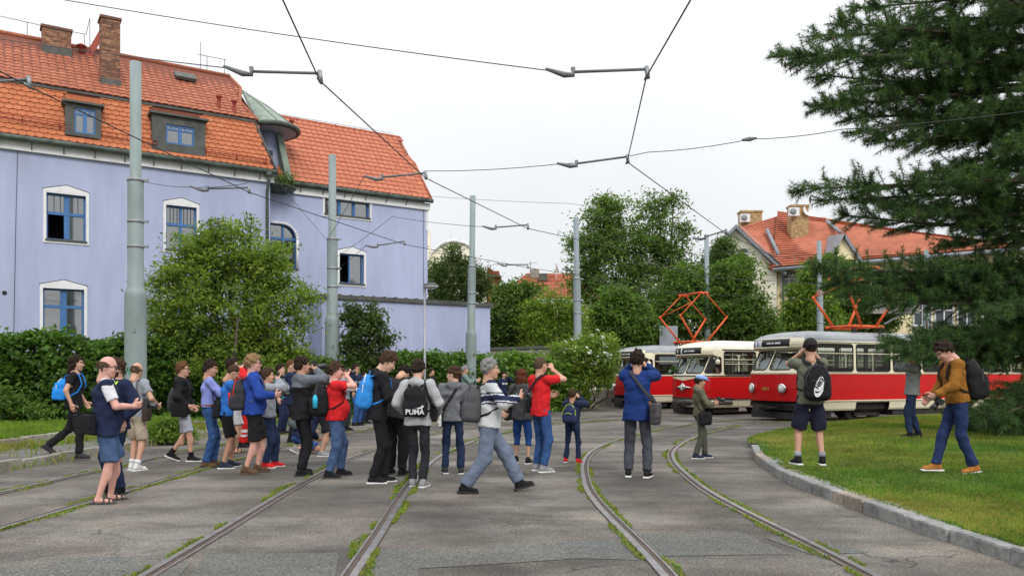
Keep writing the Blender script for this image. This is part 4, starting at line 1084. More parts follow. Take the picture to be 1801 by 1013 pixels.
rh = thing('red_roofed_house', 'low house with red tiled hipped roof above the garden trees', 'house', (2, 76, 0))
m_ = MB(); a0_, a1_ = at(872, 525, 74), at(1060, 525, 74); m_.box(((a0_.x + a1_.x) / 2, 79, a0_.z / 2 - .3), (a1_.x - a0_.x - .8, 9, a0_.z)); m_.build('wall', M_CREAM, rh)
m_ = MB(); m_.quad(a0_, a1_, at(1040, 482, 80), at(927, 481, 80)); m_.quad(a0_, at(927, 481, 80), a0_ + Vector((0, 12, 0))); m_.build('roof', M_FAR, rh); tile_rows(rh, a0_, a1_, at(1040, 482, 80), at(927, 481, 80), 18, M_FAR)
m_ = MB(); m_.box(at(940, 484, 79), (.9, .6, 1.1)); m_.build('chimney', M_CONC, rh)
m_ = MB(); m_.box(at(955, 488, 78), (.8, .6, .7)); m_.build('roof_hatch', M_SHEET, rh)
m_ = MB(); c = at(978, 470, 78); m_.lathe(c, [(.05, 0), (.45, .06), (.6, .14), (.45, .03), (.05, -.03)], 14, 0, Matrix.Rotation(R(80), 3, 'Y')); m_.path([c, c - Vector((0, 0, 1.3))], .04, 5); m_.build('satellite_dish', M_WHT, rh)
m_ = MB(); m_.path([at(933, 460, 79), at(933, 485, 79)], .03, 4); m_.build('aerial', M_IRON, rh)

sh = thing('shed', 'low shed with bright blue sheet roof and grey end panel behind the trams', 'shed', (7.5, 48, 0))
m_ = MB(); a, b = at(1118, 601, 48), at(1163, 588, 48); m_.prism([a, b, b - Vector((0, 0, .35)), a - Vector((0, 0, .1))], (0, 4, 0)); m_.build('roof', mat('blue sheet', (0.04, 0.16, 0.55), 0.5), sh)
m_ = MB(); a, b = at(1160, 573, 47.5), at(1192, 640, 47.5); m_.box(((a.x + b.x) / 2, 48.5, (a.z + b.z) / 2), (b.x - a.x, 2, a.z - b.z)); m_.build('end_panel', M_GREY, sh)
m_ = MB(); a, b = at(1120, 606, 48.3), at(1162, 660, 48.3); m_.box(((a.x + b.x) / 2, 49.5, (a.z + b.z) / 2 - .3), (b.x - a.x, 2, a.z - b.z)); m_.build('wall', M_CONC, sh)

# garden walls and iron fence behind the crowd
gw = thing('garden_wall', 'weathered rendered garden wall with a dark coping behind the hedge', 'wall', (0.5, 38, 0))
a, b = at(858, 616, 39), at(985, 612, 41); m_ = MB(); m_.prism([Vector((a.x, a.y, -.3)), Vector((b.x, b.y, -.3)), b, a], (0.05, .3, 0)); m_.build('masonry', M_CONC, gw)
m_ = MB(); m_.prism([a + Vector((0, -.1, .002)), b + Vector((0, -.1, .002)), b + Vector((0, -.1, .13)), a + Vector((0, -.1, .13))], (0, .5, 0)); m_.build('coping', M_SHEET, gw)
fe = thing('iron_fence', 'dark iron railing on a low stone plinth behind the first tram pole', 'fence', (5, 42, 0))
a, b = at(1028, 700, 41.5), at(1105, 700, 43); a.z = b.z = -.12
m_ = MB(); m_.prism([a, b, Vector((b.x, b.y, .75)), Vector((a.x, a.y, .75))], (0, .4, 0)); m_.build('plinth', M_CONC, fe)
for k in range(19):
    p = a * (1 - k / 18) + b * (k / 18); m_ = MB(); m_.box((p.x, p.y + .2, 1.45), (.035, .035, 1.4)); m_.build('bar', M_IRON, fe)
for z in (.95, 1.95):
    m_ = MB(); m_.path([Vector((a.x, a.y + .2, z)), Vector((b.x, b.y + .2, z))], .03, 5); m_.build('rail', M_IRON, fe)

# ------------------------------------------------------------------ trees, shrubs, hedges
def lm(key, c, **k): return leaf_mat('leaf ' + key, c, **k)
L_ELD = [lm('elder a', (0.10, 0.155, 0.028)), lm('elder b', (0.075, 0.125, 0.024)), lm('elder c', (0.15, 0.19, 0.04)), lm('elder d', (0.05, 0.09, 0.02))]
L_DRK = [lm('dark a', (0.045, 0.075, 0.028)), lm('dark b', (0.035, 0.06, 0.022)), lm('dark c', (0.065, 0.095, 0.035)), lm('dark d', (0.05, 0.07, 0.03))]
L_MID = [lm('mid a', (0.06, 0.11, 0.026)), lm('mid b', (0.045, 0.085, 0.022)), lm('mid c', (0.085, 0.14, 0.035)), lm('mid d', (0.055, 0.095, 0.03))]
L_LOC = [lm('locust a', (0.07, 0.12, 0.032)), lm('locust b', (0.05, 0.092, 0.027)), lm('locust c', (0.095, 0.145, 0.04)), lm('locust d', (0.04, 0.075, 0.025))]
L_YEL = [lm('bright a', (0.11, 0.165, 0.025)), lm('bright b', (0.085, 0.14, 0.025)), lm('bright c', (0.14, 0.19, 0.035)), lm('bright d', (0.06, 0.105, 0.02))]
L_IVY = [lm('ivy a', (0.05, 0.105, 0.024), rough=.45), lm('ivy b', (0.038, 0.08, 0.02), rough=.45), lm('ivy c', (0.075, 0.14, 0.03), rough=.45), lm('ivy d', (0.03, 0.06, 0.018), rough=.45)]
M_BARK = mat('bark', (0.075, 0.06, 0.045), 0.95, 0.3, 6, 0.5, 25)

def crown_pts(blobs, n, per, rng, sig, shell=0.55):
    """clumps of points filling ellipsoids (c, r): returns points and a clump id"""
    wts = np.array([b[1][0] * b[1][2] for b in blobs]); wts /= wts.sum()
    which = rng.choice(len(blobs), n, p=wts)
    d = rng.normal(size=(n, 3)); d /= np.linalg.norm(d, axis=1)[:, None]
    c = np.array([b[0] for b in blobs])[which]; r = np.array([b[1] for b in blobs])[which]
    lump = np.array([mnoise.noise(tuple(v * 1.9 + w * 3.7)) for v, w in zip(d, which)])
    rad = (shell + (1 - shell) * rng.random(n) ** .8) * np.where(rng.random(n) < 0.10, 1.16, 1.0) * (0.97 + 0.42 * lump)
    P = c + d * r * rad[:, None]
    k = rng.poisson(per, n) + 3
    idx = np.repeat(np.arange(n), k)
    sg = sig * rng.uniform(0.45, 1.35, n)[idx][:, None]
    Q = P[idx] + rng.normal(size=(len(idx), 3)) * sg * np.array([1, 1, 0.55])
    return P, Q, idx
def pxblobs(L, Y, dep=0.9):
    out = []
    for b in L:
        y = Y + (b[4] if len(b) > 4 else 0)
        c = at(b[0], b[1], y); rx = b[2] * y / FPX; rz = b[3] * y / FPX
        out.append((tuple(c), (rx, rx * dep, rz)))
    return out
def tree(name, label, base, blobs, n, per, size, mats, seed, sig=0.25, trunk=0.16, asp=0.5, shell=0.5, cat='tree', group=None, limbs=True, gz=None, up=0.5, stems=1):
    rng = np.random.default_rng(seed)
    root = thing(name, label, cat, base, group=group)
    P, Q, idx = crown_pts(blobs, n, per, rng, sig, shell)
    keep = Q[:, 2] > base[2] + 0.02; Q = Q[keep]; idx = idx[keep]
    cl = rng.choice(len(mats), n, p=[.38, .27, .2, .15][:len(mats)])
    mi = np.where(rng.random(len(idx)) < 0.75, cl[idx], rng.integers(0, len(mats), len(idx)))
    leaves('crown', Q, size, mats, mi, rng, root, asp=asp, up=up)
    if limbs:
        b0 = Vector(base); top = Vector(max((b[0] for b in blobs), key=lambda c: c[2])); top.z = b0.z + (top.z - b0.z) * .5
        mid = b0.lerp(Vector((top.x, top.y, (top.z + b0.z) / 2)), 0.75)
        for s in range(stems):
            o = Vector((rng.normal() * .25 * (stems > 1), rng.normal() * .2 * (stems > 1), 0))
            m_ = MB(); m_.path([b0 + o - Vector((0, 0, .2)), b0.lerp(mid, .5) + o * 1.8 + Vector((rng.normal() * .1, 0, 0)), mid + o * 3, top + o * 3], [trunk, trunk * .8, trunk * .6, trunk * .15], 7); m_.build('trunk', M_BARK, root)
        for (c, r) in blobs:
            c = Vector(c); st = b0.lerp(mid, rng.uniform(.45, 1.0)) ; st.z = min(st.z, c.z)
            m_ = MB(); m_.path([st, st.lerp(c, .5) + Vector((0, 0, -.1 * r[2])), c], [trunk * .45, trunk * .3, trunk * .1], 5)
            for j in range(5):
                d = Vector(rng.normal(size=3)); d.normalize(); e = c + Vector((d.x * r[0], d.y * r[1], d.z * r[2])) * .85
                m_.path([c, c.lerp(e, .5) + Vector((0, 0, .05)), e], [trunk * .14, trunk * .1, trunk * .04], 4)
            m_.build('branch', M_BARK, root)
    return root

tree('elder_tree', 'broad yellowish green elder tree in front of the violet house', gp(405, 738),
     pxblobs([(400, 525, 120, 100), (322, 560, 72, 90), (485, 565, 68, 85), (400, 445, 72, 52), (300, 625, 48, 65), (410, 640, 140, 60), (505, 640, 42, 55), (345, 430, 35, 28), (428, 412, 30, 25), (385, 398, 22, 16), (442, 388, 8, 10), (285, 492, 26, 18), (525, 530, 24, 45), (355, 480, 60, 50), (455, 480, 55, 50), (480, 450, 24, 22)], 26.3),
     1350, 32, 0.13, L_ELD, 21, 0.22, 0.14, asp=.42, stems=3)
tree('small_tree', 'small dark leaved tree standing open against the violet extension wall', gp(640, 733),
     pxblobs([(640, 575, 34, 38), (618, 555, 20, 22), (660, 560, 18, 26), (675, 600, 18, 22), (635, 620, 40, 22), (615, 600, 18, 25), (655, 540, 9, 9), (668, 632, 24, 14)], 30.6),
     330, 20, 0.12, L_DRK, 22, 0.17, 0.06, asp=.6, shell=.25)
tree('yew_tree', 'dark conifer like yew rising behind the violet extension roof', at(800, 700, 47),
     pxblobs([(790, 490, 34, 45), (832, 505, 24, 40), (770, 500, 18, 45), (797, 452, 15, 22), (848, 500, 12, 32), (815, 470, 14, 20), (800, 560, 50, 50)], 47),
     520, 34, 0.2, L_DRK, 23, 0.3, 0.2, asp=.3, limbs=True)
tree('garden_tree', 'round olive green garden tree to the right of the violet extension', at(905, 715, 46),
     pxblobs([(900, 560, 40, 55), (925, 520, 24, 26), (895, 520, 22, 26), (880, 600, 28, 40), (930, 590, 40, 40)], 46), 480, 32, 0.22, [L_DRK[2], L_MID[1], L_ELD[3], L_ELD[1]], 24, 0.33, 0.16)
tree('cypress_shrub', 'feathery bright green cypress shrub behind the garden wall', at(965, 715, 44),
     pxblobs([(950, 560, 32, 42), (985, 550, 30, 36), (965, 590, 48, 40), (1005, 575, 22, 40)], 44), 480, 34, 0.2, L_YEL, 25, 0.28, 0.1, asp=.25, cat='shrub')
tree('locust_tree', 'tallest locust tree with layered airy crown behind the trams', at(1120, 700, 57),
     pxblobs([(1062, 392, 40, 40), (1160, 372, 42, 32), (1110, 425, 72, 45), (1040, 445, 40, 48), (1178, 445, 36, 50), (1105, 490, 90, 40), (1026, 500, 30, 38), (1195, 500, 32, 42), (1085, 362, 26, 16), (1185, 350, 18, 10), (1065, 355, 20, 12), (1060, 540, 48, 40), (1160, 545, 40, 30), (1012, 430, 18, 20), (1205, 405, 14, 16)], 57),
     1300, 26, 0.24, L_LOC, 26, 0.40, 0.32, asp=.38, stems=3, shell=.35)
tree('garden_tree', 'mid green garden tree left of the raised orange pantograph', at(1085, 715, 48),
     pxblobs([(1090, 565, 48, 45), (1060, 590, 36, 40), (1125, 590, 32, 40), (1085, 525, 28, 22)], 48), 600, 30, 0.22, L_MID, 27, 0.32, 0.18)
tree('maple_tree', 'large maple tree hiding the front of the yellow house', at(1270, 712, 50),
     pxblobs([(1262, 525, 70, 50), (1320, 552, 36, 40), (1205, 505, 42, 40), (1285, 485, 48, 30), (1230, 570, 62, 40), (1310, 580, 52, 40), (1170, 540, 28, 40), (1345, 575, 22, 30)], 50), 1000, 28, 0.22, [L_MID[1], L_MID[0], L_DRK[2], L_ELD[1]], 28, 0.34, 0.22)
tree('thuja_tree', 'pointed dark thuja in front of the cream gable', at(1275, 710, 55),
     pxblobs([(1275, 460, 24, 38), (1262, 490, 34, 40), (1295, 480, 26, 35), (1275, 430, 12, 16)], 55), 380, 34, 0.22, [L_MID[1], L_DRK[2], L_DRK[0]], 29, 0.34, 0.2, asp=.3) if False else None
tree('thuja_tree', 'pointed dark thuja in front of the cream gable', at(1275, 710, 55),
     pxblobs([(1275, 460, 24, 38), (1262, 490, 34, 40), (1295, 480, 26, 35), (1275, 430, 12, 16)], 55), 380, 34, 0.22, [L_MID[1], L_DRK[2], L_DRK[0], L_MID[3]], 29, 0.34, 0.2, asp=.3)
tree('young_maple', 'bright green young tree beside the lattice post of the nearest pantograph', at(1425, 712, 53),
     pxblobs([(1412, 530, 28, 42), (1445, 545, 32, 36), (1428, 490, 22, 28), (1395, 565, 20, 30), (1440, 580, 50, 30)], 53), 520, 28, 0.22, [L_YEL[1], L_MID[2], L_YEL[0], L_MID[0]], 30, 0.3, 0.15)
tree('garden_tree', 'dark green tree between yellow house and orange pantograph', at(1500, 712, 55),
     pxblobs([(1480, 500, 34, 40), (1510, 545, 42, 40), (1455, 470, 24, 26), (1545, 565, 34, 30)], 55), 520, 28, 0.22, L_MID, 31, 0.32, 0.2)
rb = tree('rose_bush', 'rambling bush with white blossoms spilling over the iron fence', gp(1030, 718, -.1),
     pxblobs([(1030, 630, 50, 42), (990, 650, 30, 42), (1058, 640, 22, 45), (1005, 690, 38, 30), (1060, 610, 22, 20)], 37.5), 620, 30, 0.15, [L_ELD[0], L_ELD[1], L_MID[2], L_ELD[2]], 32, 0.25, 0.05, asp=.45, cat='bush', stems=3)
rng = np.random.default_rng(5)
_, Qf, _ = crown_pts(pxblobs([(1035, 615, 46, 32), (1060, 628, 18, 30)], 37.2), 60, 1, rng, .1, .95)
leaves('blossom', Qf, 0.14, [lm('white blossom', (0.75, 0.75, 0.68), rough=.7, transl=.1)], np.zeros(len(Qf)), rng, rb, asp=.9, up=1.5, kind='stuff')

def hedge(label, line, width, n, per, size, mats, seed, bump=.25, sig=.16, group=None):
    """line: (x, y, z bottom, z top) stations"""
    rng = np.random.default_rng(seed); L = np.array(line, float)
    D = np.concatenate([[0], np.cumsum(np.linalg.norm(np.diff(L[:, :2], axis=0), axis=1))])
    root = thing('hedge', label, 'hedge', tuple(L[len(L) // 2][:3]), group=group)
    s = rng.random(n) * D[-1]; P = np.stack([np.interp(s, D, L[:, i]) for i in range(4)], 1)
    t = np.array([np.interp(s + .05, D, L[:, i]) - np.interp(s - .05, D, L[:, i]) for i in range(2)]).T; t /= np.linalg.norm(t, axis=1)[:, None] + 1e-9
    nr = np.stack([t[:, 1], -t[:, 0]], 1)
    topz = P[:, 3] + np.array([mnoise.noise((a * .8, seed, 0)) * bump + mnoise.noise((a * 2.3, seed, 4)) * bump * .5 for a in s])
    f = rng.random(n); face = rng.random(n) < .62
    z = np.where(face, P[:, 2] + (topz - P[:, 2]) * f, topz - np.abs(rng.normal(size=n)) * .08)
    off = np.where(face, width / 2 * (1 - .5 * np.clip(f - .8, 0, 1) / .2) + rng.normal(size=n) * .06, width * (rng.random(n) - .5))
    off += np.array([mnoise.noise((a * 1.1, b * 1.6, seed)) * .22 for a, b in zip(s, z)])
    C = np.concatenate([P[:, :2] + nr * off[:, None], z[:, None]], 1)
    idx = np.repeat(np.arange(n), per); Q = C[idx] + rng.normal(size=(len(idx), 3)) * sig * np.array([1, 1, .7]); Q[:, 2] = np.maximum(Q[:, 2], np.interp(s, D, L[:, 2])[idx] + .02)
    cl = rng.choice(len(mats), n, p=[.35, .3, .15, .2]); mi = np.where(rng.random(len(idx)) < .7, cl[idx], rng.integers(0, len(mats), len(idx)))
    leaves('foliage', Q, size, mats, mi, rng, root, asp=.75, up=.6)
    m_ = MB()
    for a, b in zip(L[:-1], L[1:]):
        tt = Vector((b[0] - a[0], b[1] - a[1], 0)).normalized(); nn = Vector((tt.y, -tt.x, 0)) * width * .28
        lo = lambda q, sgn, z: Vector((q[0], q[1], z)) + nn * sgn
        m_.hexa([lo(a, 1, a[2] - .3), lo(b, 1, b[2] - .3), lo(b, -1, b[2] - .3), lo(a, -1, a[2] - .3), lo(a, 1, a[3] - .35), lo(b, 1, b[3] - .35), lo(b, -1, b[3] - .35), lo(a, -1, a[3] - .35)])
    m_.build('thicket', mat('thicket', (0.025, 0.03, 0.014), .95, .3, 12, .5, 30), root)
    return root
def hl(px, Y, zb, ytop): v = at(px, ytop, Y); return (v.x, v.y, zb, v.z)
hedge('tall dark creeper hedge along the foot of the violet house, far left', [hl(-140, 22.6, .25, 590), hl(0, 23.4, .25, 598), hl(110, 24.2, .25, 596), hl(160, 24.6, .25, 608), hl(215, 25.1, .25, 600), hl(300, 25.8, .2, 605), hl(420, 27.4, .1, 610), hl(560, 29.8, 0, 640)], 1.3, 4200, 6, 0.15, L_IVY, 41)
hedge('glossy green creeper hedge in front of the violet extension', [hl(555, 30.0, 0, 645), hl(640, 31.0, 0, 640), hl(700, 31.8, -.02, 630), hl(790, 33.2, -.05, 628), hl(868, 34.6, -.08, 632)], 1.1, 3000, 6, 0.15, [L_IVY[0], L_IVY[1], L_IVY[2], L_IVY[2]], 42, .3)
hedge('lighter creeper hedge between violet extension and white blossoming bush', [hl(866, 34.9, -.08, 636), hl(905, 35.6, -.1, 628), hl(950, 36.5, -.1, 632), hl(990, 37.0, -.1, 645)], 1.1, 1600, 6, 0.16, [L_MID[2], L_IVY[2], L_YEL[1], L_IVY[0]], 43, .35)
tree('weed_clump', 'lush green weeds growing on the kerb strip behind the man in grey shorts', gp(290, 782, .05), pxblobs([(290, 762, 34, 22), (262, 775, 22, 14), (318, 770, 20, 16), (300, 745, 22, 14)], 18.0), 260, 26, 0.085, [L_MID[2], L_MID[0], L_YEL[1], L_YEL[0]], 44, .12, asp=.35, cat='plant', limbs=False)
tree('weed_clump', 'low leafy plants at the edge of the far left lawn', gp(15, 738, .25), pxblobs([(10, 705, 26, 28), (-20, 715, 30, 30), (60, 722, 22, 16)], 22.0), 120, 24, 0.12, L_MID, 45, .16, asp=.4, cat='plant', limbs=False)
gr_ = tree('goldenrod_plant', 'yellow flowering goldenrod in front of the lighter hedge', gp(902, 722, 0), pxblobs([(900, 708, 24, 14), (912, 700, 14, 10)], 33.5), 70, 22, 0.1, [L_MID[2], L_MID[0], L_YEL[0], L_MID[3]], 46, .12, asp=.3, cat='plant', limbs=False)
_, Qf, _ = crown_pts(pxblobs([(903, 694, 20, 8), (915, 688, 9, 7)], 33.2), 60, 8, rng, .07, .4)
leaves('flower_head', Qf, 0.09, [lm('goldenrod yellow', (0.55, 0.45, 0.02), rough=.7, transl=.2)], np.zeros(len(Qf)), rng, gr_, asp=.5, kind='stuff')
# a far belt of trees that closes the horizon
tree('far_trees', 'far belt of green treetops closing the horizon', (0, 95, 0), [((x, 95 + 8 * math.sin(x), 3.0), (6, 4, 3.6 + 1.2 * math.sin(x * 1.7))) for x in range(-70, 120, 7)], 1500, 22, 0.55, L_MID, 47, .8, limbs=False, cat='trees')['kind'] = 'stuff'

# ---- the big pine on the right: boughs with drooping twigs and needle tufts
N_MATS = [lm('needle a', (0.034, 0.072, 0.029), rough=.5, transl=.3), lm('needle b', (0.023, 0.05, 0.023), rough=.5, transl=.3), lm('needle c', (0.06, 0.105, 0.03), rough=.5, transl=.3), lm('needle d', (0.038, 0.077, 0.038), rough=.5, transl=.3)]
pine = thing('pine_tree', 'big dark long needled pine reaching in from the right edge over the lawn', 'tree', (13.2, 19.0, .2))
TB = Vector((13.2, 19.0, 0))
m_ = MB(); m_.path([TB + Vector((0, 0, -.2)), TB + Vector((.05, 0, 4)), TB + Vector((-.1, 0, 9)), TB + Vector((0, 0, 16))], [.42, .36, .26, .06], 12); m_.build('trunk', M_BARK, pine)
tips = [(1374, 96, 17), (1398, 112, 18), (1432, 62, 18), (1478, 38, 17), (1505, 15, 19), (1545, -25, 18), (1442, 132, 17.5), (1452, 182, 17), (1436, 188, 18), (1492, 208, 18), (1500, 160, 19), (1522, 108, 18), (1562, 60, 18), (1508, 232, 17.5), (1545, 246, 18), (1588, 250, 17.5), (1605, 205, 19), (1572, 160, 18), (1600, 110, 17), (1620, 30, 18.5), (1660, -30, 18), (1640, 150, 18), (1650, 240, 18), (1690, 90, 18), (1700, 200, 17), (1720, 280, 18),
        (1645, 300, 18.5), (1612, 318, 18), (1690, 330, 18), (1740, 240, 18), (1760, 120, 18), (1760, 20, 18),
        (1414, 332, 16.5), (1452, 352, 17), (1482, 378, 17.5), (1560, 362, 18), (1600, 372, 17), (1640, 370, 18), (1700, 390, 17.5), (1740, 350, 18), (1770, 420, 18), (1660, 430, 18),
        (1446, 470, 16.5), (1460, 500, 17.5), (1492, 516, 17), (1532, 482, 18), (1562, 500, 17.5), (1524, 528, 16.8), (1580, 515, 18), (1622, 490, 18), (1652, 472, 17), (1700, 480, 18), (1750, 500, 17.5), (1660, 510, 18), (1720, 540, 18),
        (1562, 600, 16.5), (1585, 622, 16), (1612, 606, 17), (1640, 622, 16.5), (1690, 618, 17), (1742, 735, 16), (1732, 742, 18), (1772, 755, 17), (1760, 600, 17), (1770, 640, 18), (1720, 630, 17.5), (1790, 720, 17), (1755, 570, 18), (1700, 748, 18.5), (1665, 600, 17.5), (1700, 600, 18), (1620, 590, 17.8)]
rp = np.random.default_rng(77)
for _ in range(48):
    tx, ty = rp.uniform(1670, 1960), rp.uniform(-60, 745)
    if 515 < ty < 590: tx = max(tx, 1745)
    if 640 < ty < 705: tx = max(tx, 1850)
    if 395 < ty < 450: tx = max(tx, 1700)
    tips.append((tx, ty, rp.uniform(15.5, 21)))
for _ in range(10): tips.append((rp.uniform(1600, 1800), rp.uniform(-160, -40), rp.uniform(16, 21)))
V = []; F = []; MI = []; nb = 0
def add_tufts(P, Dn, k=15, ln=0.135):
    """needle tufts at P pointing along Dn"""
    global nb
    n = len(P); d = np.repeat(Dn, k, 0) * 0.6 + rp.normal(size=(n * k, 3)) * 0.6; d /= np.linalg.norm(d, axis=1)[:, None]
    b = np.repeat(P, k, 0); L = ln * rp.uniform(.65, 1.25, n * k)[:, None]
    s = np.cross(d, rp.normal(size=(n * k, 3))); s /= np.linalg.norm(s, axis=1)[:, None] + 1e-9
    v = np.stack([b - s * .0055, b + s * .0055, b + d * L - np.array([0, 0, .012])], 1).reshape(-1, 3)
    V.append(v); F.append(np.arange(len(v)).reshape(-1, 3) + nb); nb += len(v)
    c = rp.choice(4, n, p=[.36, .26, .2, .18]); MI.append(np.repeat(c, k))
for (tx, ty, tY) in tips:
    tip = at(tx, ty, tY); st = Vector((TB.x + rp.normal() * .1, TB.y, max(.5, tip.z + rp.uniform(-.5, .9) + .05 * (tip - TB).length)))
    mid = st.lerp(tip, .55) + Vector((rp.normal() * .2, rp.normal() * .3, -.12 * rp.uniform(0, 2)))
    pts = [st * (1 - t) ** 2 + mid * 2 * t * (1 - t) + tip * t * t for t in np.linspace(0, 1, 9)]
    L = (tip - st).length
    b_ = MB(); b_.path(pts, [.012 + .055 * (1 - i / 8) * min(1, L / 5) for i in range(9)], 6)
    nt_ = int(13 * L) + 8; TP = []; TDn = []
    ax = (tip - st).normalized()
    for j in range(nt_):
        t = 1 - (rp.random() ** 1.3) * (0.72 if L > 3.5 else .9); q = t * 8; i = min(7, int(q)); base = pts[i].lerp(pts[i + 1], q - i)
        tg = (pts[i + 1] - pts[i]).normalized(); sd_ = tg.cross(Vector((0, 0, 1))).normalized() * (1 if rp.random() < .5 else -1)
        dr = (tg * rp.uniform(.5, 1.1) + sd_ * rp.uniform(.3, 1.0) + Vector((0, 0, rp.normal() * .42 + .02))).normalized()
        tl = (.25 + .75 * (1 - t) ** .6 * rp.uniform(.6, 1.2)) * (1.0 if L > 3 else .8)
        e = base + dr * tl + Vector((0, 0, .06 * tl)); b_.path([base, base.lerp(e, .6) - Vector((0, 0, .03)), e], [.008, .006, .003], 3, caps=False)
        kk = max(4, int(tl / .07))
        for a in np.linspace(.25, 1, kk): p = base.lerp(e, a); TP.append(p); TDn.append(dr)
    for a in np.linspace(.55, 1, 10): TP.append(pts[-1].lerp(pts[5], 1 - a)); TDn.append(ax)
    add_tufts(np.array([tuple(p) for p in TP]), np.array([tuple(d) for d in TDn]))
    b_.build('bough', M_BARK, pine)
put('needles', mesh_np('needles', np.concatenate(V), np.concatenate(F), N_MATS, np.concatenate(MI)), pine)['kind'] = 'stuff'
# cones hanging on the outer boughs
M_CONE = mat('pine cone', (0.10, 0.065, 0.04), .9, .3, 30)
cm = MB(); cm.lathe((0, 0, 0), [(.006, 0), (.02, -.03), (.022, -.08), (.012, -.14), (.003, -.16)], 7); cone_me = cm.mesh('pine_cone', M_CONE)
for (x, y, Y) in ((1381, 108, 17), (1390, 114, 17.2), (1402, 120, 18), (1425, 345, 16.5), (1478, 33, 17), (1375, 104, 17), (1630, 565, 17), (1605, 600, 17), (1466, 62, 17)):
    put('pine_cone', cone_me, pine, Matrix.Translation(at(x, y, Y)))

# ------------------------------------------------------------------ tram poles, lamp, overhead wires
M_POLE = mat('pole mint paint', (0.225, 0.275, 0.27), 0.55, 0.09, 2.5, 0.08, 30, var2=0.22, sc2=1.4, stretch=(1, 1, .5))
M_POLEF = mat('pole grey paint', (0.225, 0.27, 0.285), 0.55, 0.07, 2.5, var2=0.12, sc2=0.6)
M_WIRE = mat('copper wire dark', (0.035, 0.033, 0.032), .6)
M_INS = mat('insulator grey', (0.13, 0.135, 0.14), .5, .15, 10)
M_FIT = mat('galvanised fitting', (0.26, 0.27, 0.28), .45, .15, 12, metal=.5)
POLES = {}
def pole(px, Y, top, wpx, label, m, zb, lean=0.0, graff=False):
    a = at(px, top, Y); H = a.z; x, y = a.x, Y; d = wpx * Y / FPX / 2
    root = thing('tram_pole', label, 'pole', (x, y, zb), group='tram poles'); r0, r1, r2 = d, d * .74, d * .53
    h1, h2 = zb + (H - zb) * .37, zb + (H - zb) * .675; lx = lambda z: x - lean * (z - zb)
    prof = [(r0 * 1.04, zb - .1), (r0, h1 - .1), (r0 * .99, h1), (r0 * .9, h1 + .06), (r1, h1 + .15), (r1, h2 - .1), (r1 * .98, h2), (r2 * 1.15, h2 + .07), (r2, h2 + .12), (r2 * .98, H), (r2 * .6, H + .012)]
    mb = MB(); n = 20; Vv = []; Ff = []
    for (r, z) in prof:
        for j in range(n): Vv.append((lx(z) + r * math.cos(2 * PI * j / n), y + r * math.sin(2 * PI * j / n), z))
    for i in range(len(prof) - 1):
        for j in range(n): Ff.append((i * n + j, i * n + (j + 1) % n, (i + 1) * n + (j + 1) % n, (i + 1) * n + j))
    Ff.append(tuple(range((len(prof) - 1) * n, len(prof) * n))); mb.add(Vv, Ff, 0, True)
    mb.build('shaft', m, root)
    for z, r in ((h2 + .02, r1), (h2 - 1.05, r1), (h1 + 1.2, r1)):
        b = MB(); b.lathe((lx(z), y, z), [(r * 1.06, -.035), (r * 1.06, .035)], 16); b.box((lx(z) + r * 1.3, y, z), (r * .8, .05, .06)); b.build('clamp', M_FIT, root)
    c = MB(); c.box((x + r0 * .3, y - r0 * .96, zb + (h1 - zb) * .72), (.06, .05, .1)); c.build('bolt_cover', M_FIT, root)
    if graff:
        g = MB(); f = lambda u, v: Vector((x - r0 * .75 + u, y - r0 * math.sqrt(max(.05, 1 - (u / r0 - .75) ** 2)) - .012, CAMH + .02 + v))
        g.path([f(.0, 0), f(.03, .17), f(.06, .02), f(.02, .06), f(.1, .1), f(.12, .2), f(.17, .03), f(.24, .0)], .014, 5)
        tag(g.build('graffiti', mat('green spray', (0.02, 0.22, 0.09), .6), root), 'green scribbled tag sprayed at head height')
    POLES[len(POLES)] = (x, y, h2, H, r1)
    return root
pole(238.5, 21.4, 110, 36, 'nearest tram pole, thick pale green, with a green graffiti tag, far left', M_POLE, 0.12, graff=True)
pole(584.5, 30.3, 273, 25, 'second pale green tram pole, rising in front of the low wide window', M_POLE, 0.0)
pole(827, 33.0, 345, 19, 'third pale green tram pole, before the right end of the violet extension', M_POLE, -.05, lean=-.012)
pole(1018, 41.0, 383, 18, 'grey green tram pole beside the white blossoming bush', M_POLEF, -.1, lean=.015)
pole(1246, 49.0, 413, 15, 'slim grey tram pole behind the raised diamond pantograph', M_POLEF, -.1, lean=.012)
pole(1444, 50.5, 424, 15, 'slim grey tram pole behind the grey roofed tram', M_POLEF, -.1, lean=.012)
pole(1629, 52.0, 440, 15, 'slim grey tram pole half hidden by pine branches on the right', M_POLEF, -.1)

lp = at(747, 505, 29.6); lamp = thing('street_lamp', 'slim grey park lamp with flat disc head before the creeper hedge', 'street lamp', (lp.x, lp.y, 0))
m_ = MB(); m_.path([(lp.x, lp.y, -.1), (lp.x, lp.y, 1.2), (lp.x, lp.y, lp.z)], [.055, .05, .038], 10); m_.build('post', mat('lamp grey', (0.30, 0.31, 0.33), .4, metal=.3), lamp)
hc = Vector((lp.x + .22, lp.y, lp.z + .02)); m_ = MB()
m_.lathe(hc, [(.10, .13), (.13, .16), (.02, .17)], 18); m_.lathe(hc, [(.29, .02), (.26, .07), (.12, .14), (.02, .15)], 20); m_.path([(lp.x, lp.y, lp.z - .1), (lp.x + .05, lp.y, lp.z + .06)], .03, 6); m_.build('lamp_head', M_SHEET, lamp)
m_ = MB(); m_.lathe(hc, [(.1, -.1), (.24, -.03), (.29, .018)], 20); m_.build('lamp_glass', mat('lamp bowl', (0.55, 0.56, 0.57), .25), lamp)

